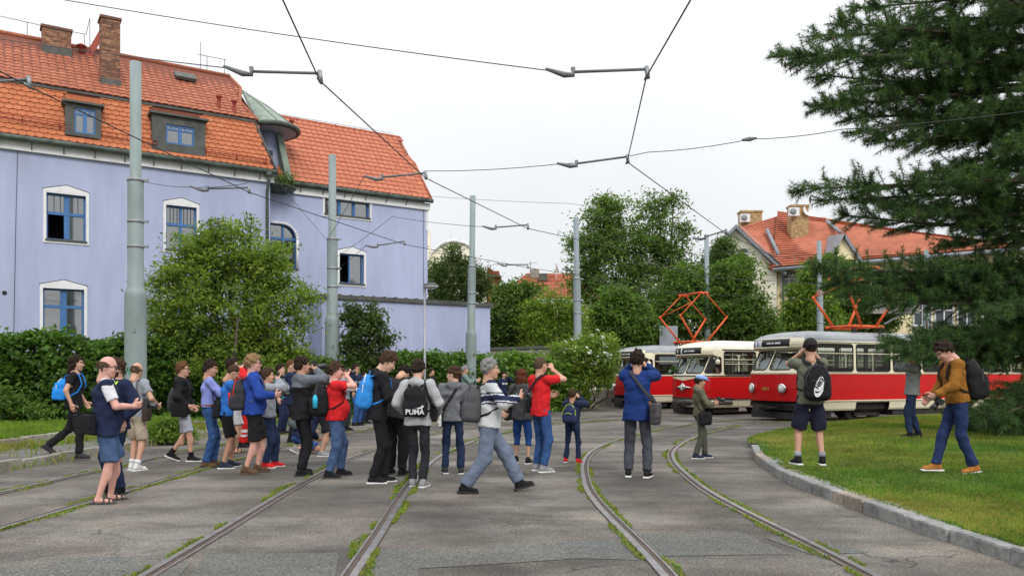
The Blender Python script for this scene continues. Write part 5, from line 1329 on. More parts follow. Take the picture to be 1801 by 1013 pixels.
ZW = 5.6
def wpt(px, py, z=ZW): Y = (z - CAMH) * FPX / (HORIZ - py); return Vector(((px - CX) / FPX * Y, Y, z))
def wire(label, pts, r=0.011, name='overhead_wire', cat='wire', sag=0.0, group=None):
    P = [Vector(p) for p in pts]; out = []
    for a, b in zip(P[:-1], P[1:]):
        n = 10 if sag else 1
        for k in range(n): t = k / n; out.append(a.lerp(b, t) - Vector((0, 0, sag * 4 * t * (1 - t))))
    out.append(P[-1]); m_ = MB(); m_.path(out, r, 5); o = m_.build(name, M_WIRE); return tag(o, label, cat, group)
CW1 = [Vector((1.98, -2, ZW)), wpt(1215, 0), wpt(1137, 135), wpt(1103, 285), wpt(1277, 411), Vector((E1[0], E1[1], ZW)), Vector((*ext(E1, 20), ZW))]
CW2 = [Vector((-1.9, -2, ZW)), wpt(497, 0), wpt(562, 142), wpt(748, 313), wpt(928, 402), wpt(1110, 442), Vector((E2[0], E2[1], ZW)), Vector((*ext(E2, 20), ZW))]
CW3 = [Vector((-6.2, -2, ZW)), wpt(-200, 20), wpt(50, 152), wpt(437, 338), wpt(711, 430), wpt(928, 471), wpt(1060, 490), Vector((E3[0], E3[1], ZW)), Vector((*ext(E3, 20), ZW))]
wire('black contact wire above the right track, kinked at every arm', CW1, .0105); wire('black contact wire above the middle track, kinked at every arm', CW2, .0105); wire('black contact wire above the left track, running past the violet house', CW3, .0105)
def pulloff(end, left_px, label, L=None, up=.22):
    """bracket: insulated arm from a span wire to the contact wire at end"""
    b = Vector(end); ax, ay = left_px; a = at(ax, ay, b.y - .05)
    root = thing('pull_off_arm', label, 'wire bracket', b, group='pull-off arms on the contact wires')
    m_ = MB(); m_.path([a, b + Vector((0, 0, .1))], .021, 7); m_.build('arm', M_INS, root)
    d = (b - a).normalized()
    m_ = MB(); m_.path([a - d * .38 + Vector((0, 0, .02)), a - d * .12 - Vector((0, 0, .045)), a - Vector((0, 0, .04)), a + Vector((0, 0, .06))], [.02, .042, .036, .034], 7); m_.build('insulator', M_INS, root)
    m_ = MB(); m_.path([b + Vector((0, 0, .14)), b + Vector((.02, 0, -.03))], .032, 6); m_.path([b + Vector((0, -.1, 0)), b + Vector((0, .12, 0))], .02, 6); m_.build('wire_clamp', M_FIT, root)
    return a - d * .38
A = {}
A['r1'] = pulloff(CW1[2], (1008, 127), 'insulated arm holding the right contact wire, nearest of its line')
A['r2'] = pulloff(CW1[3], (1014, 288), 'insulated arm holding the right contact wire at its lowest kink')
A['r3'] = pulloff(CW1[4], (1240, 417), 'thin arm from the slim pole to the right contact wire before the cream gable')
A['m1'] = pulloff(CW2[2], (442, 126), 'insulated arm holding the middle contact wire above the ridge of the house')
A['m2'] = pulloff(CW2[3], (672, 312), 'insulated arm holding the middle contact wire before the second roof')
A['m3'] = pulloff(CW2[4], (872, 400), 'short arm holding the middle contact wire in the open sky')
A['l1'] = pulloff(CW3[3], (365, 332), 'insulated arm holding the left contact wire above the upper window')
A['l2'] = pulloff(CW3[4], (664, 432), 'insulated arm holding the left contact wire over the open window')
A['l3'] = pulloff(CW3[5], (891, 466), 'short arm holding the left contact wire above the curved gable')
A['l0'] = pulloff(CW3[2], (-40, 147), 'insulated arm holding the left contact wire at the left edge of the picture')
def span(label, pts, r=.0075): wire(label, pts, r, 'span_wire', 'wire', .04)
P1, P2, P3, P4, P5, P6, P7 = [POLES[i] for i in range(7)]
tp = lambda P, f=0, s=1: Vector((P[0] + s * P[4], P[1], P[2] + f))
span('thin span wire crossing the sky from top left to the nearest right arm', [at(-200, -62, 16), at(110, 0, 13.5), A['r1']])
span('thin span wire from the roof ridge to the nearest middle arm', [at(-150, 45, 18), A['m1']])
span('short span wire from the nearest pole to the left arm', [tp(P1), A['l1'], at(437, 322, A['l1'].y)])
span('span wire from the second pole to the arm over the open window', [tp(P2, -1.05), A['l2']])
span('span wire from the gutter corner to the second pole and middle arm', [at(478, 306, 31.5), tp(P2, .0, -1), A['m2']])
span('long thin span wire rising to the pine branches on the right', [at(745, 301, CW1[3].y + 2), A['r2'], at(1140, 268, CW1[3].y), at(1320, 245, CW1[3].y - .5), at(1480, 228, CW1[3].y - 1), at(1850, 190, 16)])
g_ = thing('strain_insulator', 'small dark strain insulator on the long thin span wire', 'insulator', at(1318, 245, CW1[3].y - .5)); c = at(1318, 245, CW1[3].y - .5)
m_ = MB(); m_.path([c + Vector((-.14, 0, -.02)), c, c + Vector((.14, 0, .02))], [.02, .045, .015], 6); m_.build('body', M_INS, g_)
span('span wire between third pole and the left arm', [tp(P3, 0), A['l3'], at(945, 462, 34)])
span('faint span wire across the open sky to the locust tree', [at(752, 345, 36), at(1000, 358, 34), at(1085, 364, 33), at(1205, 364, 31), CW1[4] + Vector((-.8, 4, .8))], )
span('span wire from second pole past the violet wall', [tp(P2, -.6), at(690, 381, 29.0), A['m3']])
for (P, Q, la) in ((P4, P5, 'upper span wire between the two middle grey poles'), (P5, P6, 'span wire between the slim poles behind the pantographs')):
    span(la, [tp(P, 1.2), tp(Q, .9, -1)]); 
span('lower span wire between the two middle grey poles', [tp(P4, 0), tp(P5, -.3, -1)])
span('span wire from the grey green pole towards the blossoming bush', [tp(P4, -1.2), at(1100, 492, 42)])
span('span wire from the thin arm pole towards the maple', [at(1246, 440, 48.5), at(1450, 447, 45), at(1700, 450, 40)])
span('span wire passing in front of the yellow house', [tp(P6, -.6), tp(P7, -.8, -1), at(1900, 520, 50)])

# ------------------------------------------------------------------ the three old trams
M_TRED = mat('tram red', (0.50, 0.006, 0.008), 0.38, 0.05, 3, spec=0.22, coat=0.08, var2=0.06, sc2=0.7)
M_TCRM = mat('tram cream', (0.74, 0.68, 0.50), 0.35, 0.04, 3, spec=0.4, coat=0.2, var2=0.08, sc2=0.8)
M_TGRY = mat('tram roof grey', (0.27, 0.285, 0.30), 0.4, 0.1, 3, var2=0.15, sc2=0.9)
M_TRCR = mat('tram roof cream', (0.76, 0.72, 0.60), 0.35, 0.06, 3, var2=0.1, sc2=0.9)
M_RUB = mat('black rubber', (0.018, 0.018, 0.018), 0.6)
M_UND = mat('underframe', (0.03, 0.027, 0.025), 0.8, 0.3, 8)
M_CHR = mat('chrome', (0.62, 0.62, 0.62), 0.18, 0.04, 5, metal=1.0)
M_LENS = mat('headlamp lens', (0.72, 0.72, 0.68), 0.12, 0.05, 20, spec=.7)
M_TGL = glass_mat('tram glass', (0.72, 0.76, 0.74), 0.0, 0.02)
M_ORG = mat('pantograph orange', (0.62, 0.085, 0.012), 0.45, 0.1, 6)
M_SEAT = mat('tram seat', (0.10, 0.035, 0.02), 0.5)
M_INT = mat('tram interior', (0.19, 0.15, 0.10), 0.7)
M_GOLD = mat('gold numerals', (0.40, 0.24, 0.05), 0.5)
M_PAPER = mat('white paper', (0.62, 0.63, 0.65), 0.8, 0.05, 5)
M_BLK = mat('sign black', (0.015, 0.015, 0.017), 0.35)
def text_mesh(txt, size, mats, ext_=0.002, align='CENTER', shear=0.0, bold=0.0):
    cu = bpy.data.curves.new('text', 'FONT'); cu.body = txt; cu.size = size; cu.extrude = ext_; cu.align_x = align; cu.align_y = 'CENTER'; cu.shear = shear; cu.offset = bold
    cu.resolution_u = 3
    o = bpy.data.objects.new('text', cu); COL.objects.link(o)
    me = bpy.data.meshes.new_from_object(o.evaluated_get(bpy.context.evaluated_depsgraph_get()))
    bpy.data.objects.remove(o); bpy.data.curves.remove(cu)
    me.materials.clear()
    for m in aslist(mats): me.materials.append(m)
    return me
ROWS = [(.36, 1.16, -.14), (.42, 1.20, -.08), (.64, 1.24, -.01), (.69, 1.25, 0.0), (1.12, 1.255, .03), (1.60, 1.25, 0.0), (1.69, 1.25, -.04), (1.75, 1.25, -.06), (2.40, 1.235, -.42), (2.45, 1.232, -.24), (2.50, 1.23, -.14), (2.62, 1.225, -.11), (2.70, 1.215, -.12), (2.82, 1.18, -.18), (2.92, 1.10, -.34), (3.0, .95, -.62), (3.07, .66, -1.1), (3.105, .3, -1.6), (3.115, 0.0, -1.9)]
STAT = [-.93, -1.08, -2.72, -2.88, -4.50, -4.66, -6.02, -6.18, -7.67, -7.83, -9.32, -9.48, -10.97, -11.13, -12.5, -12.7, -13.3]
FT = [0, .05, .4, .74, .80, .92, .98, 1.0]
def front_x(row, t): return row[2] - .42 * (abs(t) ** 3.4) * max(.25, row[1] / 1.25)
def tram(name, label, E, zg, roof_m, front, group):
    Mw = Matrix.Translation((E[0] - TD.x * .4, E[1] - TD.y * .4, zg)) @ Matrix.Rotation(TH + PI, 4, 'Z')
    root = thing(name, label, 'tram', Mw @ Vector((-6.5, 0, 0)), TH + PI, group)
    cols = [('f', t, 1) for t in FT] + [('s', s, 1) for s in STAT] + [('r', t, 1) for t in (1, .95, .8, .4)]
    loop = cols + [('r', 0, 1)] + [(k, v, -1) for (k, v, _) in cols[:0:-1]]
    def P(ci, ri):
        k, v, sgn = loop[ci % len(loop)]; row = ROWS[ri]; w = row[1]
        if k == 'f': return Vector((front_x(row, v), sgn * w * v, row[0]))
        if k == 'r': return Vector((-13.9 - row[2] * .8 + .45 * (v ** 3.4) * max(.25, w / 1.25), sgn * w * v, row[0]))
        x = min(v, front_x(row, 1.0) - .02); x = max(x, -13.9 - row[2] * .8 + .47 * max(.25, w / 1.25))
        return Vector((x, sgn * w, row[0]))
    n = len(loop); nr = len(ROWS)
    def win_of(ci, ri):
        """what opening a grid cell belongs to"""
        a, b = loop[ci], loop[(ci + 1) % n]; z0, z1 = ROWS[ri][0], ROWS[ri + 1][0]
        if a[0] == 'f' and b[0] == 'f':
            lo, hi = min(a[1], b[1]), max(a[1], b[1])
            if 1.75 <= z0 and z1 <= 2.41 and lo >= .04 and hi <= .75: return ('w', a[2] if a[1] else b[2])
            if 1.75 <= z0 and z1 <= 2.41 and lo >= .79: return ('q', a[2])
            if z1 <= .70 and hi <= .93 and front['open']: return ('open', 0)
        elif 'f' in (a[0], b[0]) and 's' in (a[0], b[0]):
            if 1.75 <= z0 and z1 <= 2.41: return ('q', a[2])
        elif a[0] == b[0] == 's':
            x0, x1 = max(a[1], b[1]), min(a[1], b[1])
            if 1.69 <= z0 and z1 <= 2.63 and x0 - x1 > 1.0: return ('s', round(x0, 2) * a[2])
            if z1 <= .65 and (x0, x1) in ((-2.88, -4.50), (-9.48, -10.97)) : return ('open', 0)
        elif a[0] == b[0] == 'r' and 1.75 <= z0 and z1 <= 2.41 and max(a[1], b[1]) <= .8: return ('rear', 0)
        return None
    body = MB(); roof = MB(); V = [[Mw @ P(c, r) for r in range(nr)] for c in range(n)]
    wins = {}
    for c in range(n):
        for r in range(nr - 1):
            key = win_of(c, r)
            q = [V[c][r], V[(c + 1) % n][r], V[(c + 1) % n][r + 1], V[c][r + 1]]
            if key:
                wins.setdefault(key, []).append((c, r)); continue
            z0 = ROWS[r][0]; isf = loop[c][0] == 'f' and loop[(c + 1) % n][0] in 'f'
            if z0 >= (2.82 if isf else 2.69): roof.add(q, [(0, 1, 2, 3)], 0, True)
            else: body.add(q, [(0, 1, 2, 3)], 1 if .68 < z0 < 1.59 else 0, z0 > 1.7 or isf)
    body.build('body', [M_TCRM, M_TRED], root); roof.build('roof', roof_m, root)
    for key, cells in wins.items():
        if key[0] == 'open': continue
        cs = sorted({c for c, r in cells}); r0, r1 = min(r for c, r in cells), max(r for c, r in cells) + 1
        if key[0] in 'wr' and len(cs) > 1 and cs[-1] - cs[0] > n / 2: cs = [c for c in cs if c > n / 2] + [c for c in cs if c < n / 2]
        lo = [P(c, r0) for c in cs] + [P(cs[-1] + 1, r0)]; hi = [P(c, r1) for c in cs] + [P(cs[-1] + 1, r1)]
        midr = [[P(c, r) for c in cs] + [P(cs[-1] + 1, r)] for r in range(r0, r1 + 1)]
        ring = lo + [m_[-1] for m_ in midr[1:-1]] + hi[::-1] + [m_[0] for m_ in midr[1:-1]][::-1]
        cen = sum(ring, Vector()) / len(ring)
        sh = [p.lerp(cen, .0) for p in ring]
        fr = MB(); rr = []
        for i, p in enumerate(sh):          # rounded corners: pull the corner points in a little
            a, b = sh[i - 1], sh[(i + 1) % len(sh)]
            u, v = (a - p).normalized(), (b - p).normalized()
            if u.dot(v) > -.5: rr += [p + u * .09, p + (u + v) * .026, p + v * .09]
            else: rr.append(p)
        fr.path([Mw @ p for p in rr], .022, 6, closed=True)
        corner = MB()
        for i, p in enumerate(sh):
            a, b = sh[i - 1], sh[(i + 1) % len(sh)]; u, v = (a - p).normalized(), (b - p).normalized()
            if u.dot(v) > -.5: fr.add([Mw @ q for q in (p, p + u * .09, p + (u + v) * .026, p + v * .09)], [(0, 1, 2, 3)], 1)
        wo = fr.build('window', [M_RUB, M_TCRM], root)
        pn = MB()
        for i in range(len(midr) - 1):
            for j in range(len(lo) - 1): pn.quad(*[Mw @ q.lerp(cen, .004) for q in (midr[i][j], midr[i][j + 1], midr[i + 1][j + 1], midr[i + 1][j])])
        pn.build('pane', M_TGL, wo)
        if key[0] == 's':
            br = MB(); x0, x1 = lo[0].x, lo[-1].x; y = lo[0].y * .995
            zc = 2.30
            br.path([Mw @ Vector((x0, y, zc)), Mw @ Vector((x1, y, zc))], .016, 5)
            if front['bars']:
                br.path([Mw @ Vector((x0, y, 2.12)), Mw @ Vector((x1, y, 2.12))], .014, 5)
                for f in (.28, .6): br.path([Mw @ Vector((x0 + (x1 - x0) * f, y * .97, 1.69)), Mw @ Vector((x0 + (x1 - x0) * f, y * .97, 2.6))], .016, 5)
            br.build('window_bar', M_TCRM, wo)
    # windscreen wipers, paper blinds behind the windscreen
    for sgn in (1, -1):
        row = ROWS[7]; w_ = MB(); a = Vector((front_x(row, .35) + .03, sgn * row[1] * .35, 1.73)); b = Vector((front_x(ROWS[8], .15) + .2, sgn * .5, 2.12))
        w_.path([Mw @ a, Mw @ b], .012, 5); w_.path([Mw @ (b + Vector((.02, -.08, -.2))), Mw @ (b + Vector((-.1, .06, .16)))], .014, 5); w_.build('wiper', M_RUB, root)
        s_ = MB(); s_.quad(*[Mw @ Vector(q) for q in ((-.16, sgn * .08, 1.74), (-.35, sgn * .9, 1.74), (-.5, sgn * .9, 2.05 - .1 * (sgn > 0)), (-.40, sgn * .08, 2.16))]); s_.build('sun_blind', M_PAPER, root)
    # destination box on the brow
    def brow(t, z, off=.012):
        i = max(k for k in range(nr - 1) if ROWS[k][0] <= z); f = (z - ROWS[i][0]) / (ROWS[i + 1][0] - ROWS[i][0])
        row = tuple(ROWS[i][j] * (1 - f) + ROWS[i + 1][j] * f for j in range(3)); return Mw @ Vector((front_x(row, t) + off, row[1] * t, z))
    def patch(name, t0, t1, z0, z1, m, off, par, nn=10):
        g = MB(); ts = np.linspace(t0, t1, nn)
        zs = [z0] + [z for z in (2.62, 2.70) if z0 + .005 < z < z1 - .005] + [z1]
        for a, b in zip(ts[:-1], ts[1:]):
            for y0, y1 in zip(zs[:-1], zs[1:]): g.quad(brow(a, y0, off), brow(b, y0, off), brow(b, y1, off), brow(a, y1, off))
        return g.build(name, m, par)
    g = MB(); ts = list(np.linspace(-.72, .72, 12)); g.path([brow(t, 2.505, .02) for t in ts] + [brow(t, 2.79, .02) for t in ts[::-1]], .028, 6, closed=True)
    box_ = g.build('destination_box', M_TCRM, root)
    patch('sign_panel', -.70, .70, 2.52, 2.78, M_BLK, .022, box_)
    patch('route_plate', -.62, -.27, 2.54, 2.765, M_PAPER if front['num'] == '1' else M_BLK, .027, box_, 5)
    if front['num'] != '1': patch('divider', -.26, -.18, 2.54, 2.765, M_PAPER, .028, box_, 3)
    tm = text_mesh(front['num'], .26, mat('sign blue', (0.04, 0.12, 0.5), .5) if front['num'] == '1' else M_PAPER, bold=.004)
    for txt, t in ((tm, -.44),):
        p = brow(t, 2.65, .042); tang = (brow(t + .05, 2.65, .02) - brow(t - .05, 2.65, .02)).normalized(); up = Vector((0, 0, 1)); nn = tang.cross(up)
        put('route_number', txt, box_, Matrix(((tang.x, up.x, nn.x, p.x), (tang.y, up.y, nn.y, p.y), (tang.z, up.z, nn.z, p.z), (0, 0, 0, 1))))
    for k, (t0, t1) in enumerate(((-.06, .10), (.13, .22), (.25, .46))): patch('sign_lettering', t0, t1, 2.625, 2.68, M_PAPER, .03, box_, 3)
    # lamps
    def lamp_(t, z, wing=False):
        p = brow(t, z, 0); nrm = Mw.to_3x3() @ Vector((1, .25 * t, 0)).normalized(); q = nrm.to_track_quat('Z', 'Y').to_matrix()
        g = MB(); g.lathe(p, [(.16, -.05), (.165, .04), (.15, .065), (.12, .07)], 20, 0, q); 
        if wing:
            for s in (1, -1): g.path([p + nrm * .03, brow(t + s * .2, z, .03), brow(t + s * .42, z - .01, .02)], [.07, .05, .012], 8)
        ho = g.build('headlight', M_CHR, root); g = MB(); g.lathe(p, [(.125, .06), (.09, .085), (.03, .095)], 18, 0, q); g.build('lens', M_LENS, ho)
    for t in front['lamps']: lamp_(t, 1.12 if len(front['lamps']) > 1 else 1.17, len(front['lamps']) == 1)
    if front.get('number'):
        me = text_mesh(front['number'], .17, M_GOLD, bold=.003); p = brow(0, 1.10, .012); t_ = (brow(.1, 1.1) - brow(-.1, 1.1)).normalized(); up = Vector((0, 0, 1)); nn = t_.cross(up)
        put('fleet_number', me, root, Matrix(((t_.x, up.x, nn.x, p.x), (t_.y, up.y, nn.y, p.y), (t_.z, up.z, nn.z, p.z), (0, 0, 0, 1))))
    if front.get('chevron'):
        g = MB(); ts = np.linspace(-.85, .85, 13)
        for a, b in zip(ts[:-1], ts[1:]): g.quad(brow(a, 1.595, .008), brow(b, 1.595, .008), brow(b, 1.44 + .15 * abs(b) / .85, .008), brow(a, 1.44 + .15 * abs(a) / .85, .008))
        g.build('chevron', M_TCRM, root)
    # trims along the side: belt rail, lower rail
    g = MB()
    for s in (1, -1):
        g.path([brow(t, 1.64, .012) for t in np.linspace(0, s * 1.0, 10)] + [Mw @ Vector((x, s * 1.262, 1.64)) for x in (-.95, -13.2)], .02, 5)
        g.path([Mw @ Vector((-.6, s * 1.262, .69)), Mw @ Vector((-13.3, s * 1.262, .69))], .022, 5)
        g.path([Mw @ Vector((-1.0, s * 1.235, 2.695)), Mw @ Vector((-13.2, s * 1.235, 2.695))], .022, 5)
    g.build('trim', M_TCRM if not front.get('dark') else M_RUB, root)
    if front.get('dark'):
        for z in (.72, .62, .52):
            g = MB(); g.path([brow(t, z, .03) for t in np.linspace(-1, 1, 14)] + [Mw @ Vector((-1.5, 1.27, z))], .032, 6); g.build('bumper_bar', M_RUB if z != .62 else M_CHR, root)
    # underneath: frame, bogies, wheels, coupler; near black paints in the darkness there
    g = MB(); g.box((-6.9, 0, .52), (13.2, 2.0, .28)); g.box((-7, 0, .3), (4.4, 2.2, .3)); g.box((-1.3, 0, .3), (1.2, 2.1, .3)); g.v = [Mw @ Vector(v) for v in g.v]; g.build('underframe', M_UND, root)  # low boxes added as a dark skirt closing the see-through gaps
    for xb in (-3.70, -10.2):
        g = MB(); g.box((xb, .82, .42), (2.0, .12, .22)); g.box((xb, -.82, .42), (2.0, .12, .22)); g.box((xb, 0, .4), (.5, 1.7, .25)); g.box((xb, .86, .2), (1.1, .1, .1))
        g.v = [Mw @ Vector(v) for v in g.v]; bo = g.build('bogie', M_UND, root)
        for dx in (-.55, .55):
            for s in (1, -1):
                g = MB(); g.lathe((xb + dx, s * .72, .34), [(.34, -.05), (.36, .0), (.34, .06), (.26, .07), (.1, .04), (.08, .1)], 20, 0, Matrix.Rotation(R(-90 * s), 3, 'X')); g.v = [Mw @ Vector(v) for v in g.v]; g.build('wheel', M_UND, bo)
    g = MB(); g.box((-.05, 0, .45), (.7, .16, .14)); g.box((.36, 0, .45), (.2, .34, .22)); g.box((.1, .2, .5), (.7, .04, .05)); g.path([(-.3, -.5, .5), (.3, -.15, .42)], .03, 6); g.path([(-.3, .5, .5), (.3, .15, .42)], .03, 6); g.path([(.45, .1, .5), (.5, .1, .3), (.2, .25, .25)], .025, 6)
    g.box((-.25, 0, .2), (.06, 2.0, .22)); g.box((-.5, 0, .55), (.5, 2.2, .12)); g.v = [Mw @ Vector(v) for v in g.v]; g.build('coupler', M_UND, root)
    # inside: floor, seats, cab wall, grab poles
    g = MB(); g.box((-6.9, 0, .86), (13.2, 2.3, .06)); g.v = [Mw @ Vector(v) for v in g.v]; g.build('floor', M_INT, root)
    g = MB(); g.box((-1.75, -.35, 1.6), (.05, 1.6, 1.5)); g.box((-1.75, .7, 1.2), (.05, .9, .8)); g.v = [Mw @ Vector(v) for v in g.v]; g.build('cab_wall', M_INT, root)
    for k in range(11):
        for s in (.75, -.75):
            g = MB(); x = -2.5 - k * .95; g.box((x, s, 1.25), (.42, .5, .08)); g.box((x - .2, s, 1.55), (.06, .5, .55)); g.box((x, s, 1.05), (.1, .3, .34)); g.v = [Mw @ Vector(v) for v in g.v]; g.build('seat', M_SEAT, root)
    for x in (-3.0, -5.8, -8.6, -11.4):
        g = MB(); g.path([Mw @ Vector((x, .42, .9)), Mw @ Vector((x, .42, 2.75))], .018, 5); g.build('grab_pole', M_TCRM, root)
    # mirror on an arm
    g = MB(); g.path([Mw @ Vector(q) for q in ((-.72, 1.22, 2.42), (-.55, 1.5, 2.46), (-.55, 1.5, 2.3))], .014, 5); g.lathe(Mw @ Vector((-.55, 1.5, 2.2)), [(.02, -.11), (.09, -.08), (.1, .05), (.04, .1)], 10); g.build('mirror', M_TCRM, root)
    return root, Mw
def pantograph(root, Mw, xc, el_z, ap_z, up_spread):
    base = 3.2; p = lambda x, y, z: Mw @ Vector((xc + x, y, z))
    g = MB(); 
    for s in (.62, -.62): g.path([p(-.75, s, base + .1), p(.75, s, base + .1)], .055, 6)
    for x in (-.6, 0, .6): g.path([p(x, -.62, base + .12), p(x, .62, base + .12)], .045, 6)
    pg = g.build('pantograph', M_ORG, root)
    for x in (-.65, .65):
        for s in (.55, -.55):
            g = MB(); g.lathe(p(x, s, base - .17), [(.06, 0), (.11, .05), (.06, .08), (.11, .13), (.06, .16), (.1, .21)], 10); g.build('insulator', M_UND, pg)
    for s in (.85, -.85):
        for e in (1, -1):
            g = MB(); g.path([p(e * .38, s * .75, base + .14), p(e * up_spread, s, el_z)], [.052, .042], 8); g.build('lower_arm', M_ORG, pg)
            g = MB(); g.path([p(e * up_spread, s, el_z), p(e * .12, s * .95, ap_z)], [.027, .023], 7); g.sphere(p(e * up_spread, s, el_z), .07, 8); g.build('upper_arm', M_ORG, pg)
    g = MB(); g.path([p(up_spread, -.85, el_z), p(.5, .8, el_z + (ap_z - el_z) * .65)], .02, 6); g.build('diagonal_brace', M_ORG, pg)
    g = MB()
    for x in (.14, -.14): g.path([p(x, -1.0, ap_z - .08), p(x, -.8, ap_z + .03), p(x, .8, ap_z + .03), p(x, 1.0, ap_z - .08)], .03, 6)
    for s in (.8, -.8): g.path([p(.3, s, ap_z), p(-.3, s, ap_z)], .05, 6)
    g.build('collector_shoe', M_ORG, pg)
    return pg
TG = 'old red and cream trams parked side by side'
t1, W1 = tram('tram', 'nearest red and cream tram with grey roof and two headlights, partly behind the pine', E1, 0.0 + road_z(28.5), M_TGRY, {'open': True, 'lamps': (-.58, .58), 'num': '1', 'number': '6004', 'bars': False}, TG)
t2, W2 = tram('tram', 'middle tram with cream roof, one winged headlight and a driver in red at the front', E2, -.16, M_TRCR, {'open': False, 'lamps': (0,), 'num': '4', 'bars': True, 'chevron': True, 'dark': True}, TG)
t3, W3 = tram('tram', 'farthest red and cream tram with grey roof, behind the photographer in the blue jacket', E3, -.14, M_TGRY, {'open': True, 'lamps': (-.58, .58), 'num': '4', 'bars': False}, TG)
pantograph(t3, W3, -4.25, 4.55, 5.72, 1.42)
pantograph(t1, W1, -4.15, 4.4, 5.4, 1.15)
g = MB(); g.path([at(1556, 570, 28.6), at(1640, 522, 29.4)], .035, 6); g.build('trolley_rod', mat('rod grey', (0.2, 0.21, 0.22), .5), t1)
g = MB(); g.path([W3 @ Vector(q) for q in ((-.3, -1.15, 2.42), (.25, -1.75, 2.45), (.25, -1.75, 2.2))], .018, 5); g.build('mirror_arm', M_TCRM, t3)

# ------------------------------------------------------------------ people: one continuous posed body each, clothes as children
SKIN = {'a': (0.50, 0.28, 0.19), 'b': (0.43, 0.23, 0.15), 'c': (0.55, 0.33, 0.24), 'p': (0.58, 0.31, 0.25)}
def skin_m(k): return mat('skin ' + k, SKIN[k], 0.55, 0.08, 14, 0.08, 60, spec=.35, var2=.06, sc2=4)
HAIRC = {'black': (0.018, 0.014, 0.012), 'dark': (0.035, 0.022, 0.015), 'brown': (0.075, 0.042, 0.025), 'auburn': (0.13, 0.04, 0.02), 'blond': (0.33, 0.21, 0.10), 'grey': (0.30, 0.29, 0.28), 'ginger': (0.16, 0.075, 0.035), 'mouse': (0.12, 0.08, 0.05)}
def hair_m(k): return mat('hair ' + k, tuple(c * .62 for c in HAIRC[k]), 0.8, 0.3, 60, 0.4, 140, spec=.12, stretch=(1, 1, .3))
def cloth(key, c, var=.1): return mat('cloth ' + key, c, 0.9, var, 16, 0.55, 34, spec=.15, var2=.10, sc2=3)
def denim(key, c): return mat('denim ' + key, c, 0.9, .16, 22, 0.55, 38, spec=.15, var2=.28, sc2=3.2)
M_EYE = mat('eye white', (0.6, 0.58, 0.55), .3); M_IRIS = mat('iris', (0.02, 0.015, 0.012), .2); M_LIP = mat('lips', (0.36, 0.13, 0.11), .5)
C_BLACK = cloth('black', (0.014, 0.014, 0.016)); C_CHAR = cloth('charcoal', (0.035, 0.036, 0.040)); C_NAVY = cloth('navy', (0.016, 0.022, 0.055)); C_WHITE = cloth('white', (0.62, 0.62, 0.64))
C_RED = cloth('red', (0.55, 0.018, 0.022)); C_BLUE = cloth('royal blue', (0.02, 0.055, 0.27)); C_GREY = cloth('grey', (0.26, 0.275, 0.31)); C_LGREY = cloth('light grey', (0.36, 0.365, 0.375))
M_SOLEW = mat('white sole', (0.6, 0.6, 0.58), .7); M_SOLEK = mat('black sole', (0.02, 0.02, 0.02), .7); M_STRAP = cloth('strap black', (0.016, 0.016, 0.018)); M_CAMK = mat('camera black', (0.018, 0.018, 0.02), .35, spec=.5); M_GLS = glass_mat('lens glass', (.5, .5, .55), .3)
AX = np.array
def nrmz(v): v = np.array(v, float); return v / max(1e-9, np.linalg.norm(v))
def ik(a, t, l1, l2, pole):
    d = t - a; L = np.linalg.norm(d); L = min(max(L, .05), (l1 + l2) * .999); u = nrmz(d)
    p = np.array(pole, float); p = p - u * (p @ u); p = nrmz(p)
    x = (l1 * l1 - l2 * l2 + L * L) / (2 * L); y = math.sqrt(max(0, l1 * l1 - x * x))
    return a + u * x + p * y, a + u * L
def rot_to(f, l, u): return np.array([f, l, u])
def hand_sdf(wr, d, palm, side, k, grip):
    """wr wrist, d hand direction, palm = palm normal, thumb on the inner side"""
    d = nrmz(d); pn = nrmz(np.array(palm) - d * (np.array(palm) @ d)); a = np.cross(d, pn)   # across the palm
    S = SDF(.008 * k)
    S.box(wr + d * .052 * k, (.047 * k, .040 * k, .015 * k), rot_to(d, a, pn), .014 * k)
    for i, (o, L) in enumerate(((-.028, .072), (-.010, .082), (.009, .077), (.026, .060))):
        b = wr + d * .092 * k + a * o * k; L *= k
        c1 = nrmz(d * math.cos(grip * .7) + pn * math.sin(grip * .7)); m1 = b + c1 * L * .5
        c2 = nrmz(d * math.cos(grip * 1.7) + pn * math.sin(grip * 1.7))
        S.cap(b, m1, .0092 * k, .0086 * k, .003); S.cap(m1, m1 + c2 * L * .5, .0086 * k, .007 * k, .003)
    tb = wr + d * .03 * k - a * side * .036 * k; t1 = tb + nrmz(d * .6 - a * side * .7 + pn * .35) * .042 * k
    S.cap(tb, t1, .014 * k, .0115 * k, .006); S.cap(t1, t1 + nrmz(d * .9 - a * side * .1 + pn * .5) * .034 * k, .011 * k, .009 * k, .004)
    S.cap(wr - d * .03 * k, wr + d * .02 * k, .026 * k, .028 * k, .012)
    return S
PEOPLE = {}
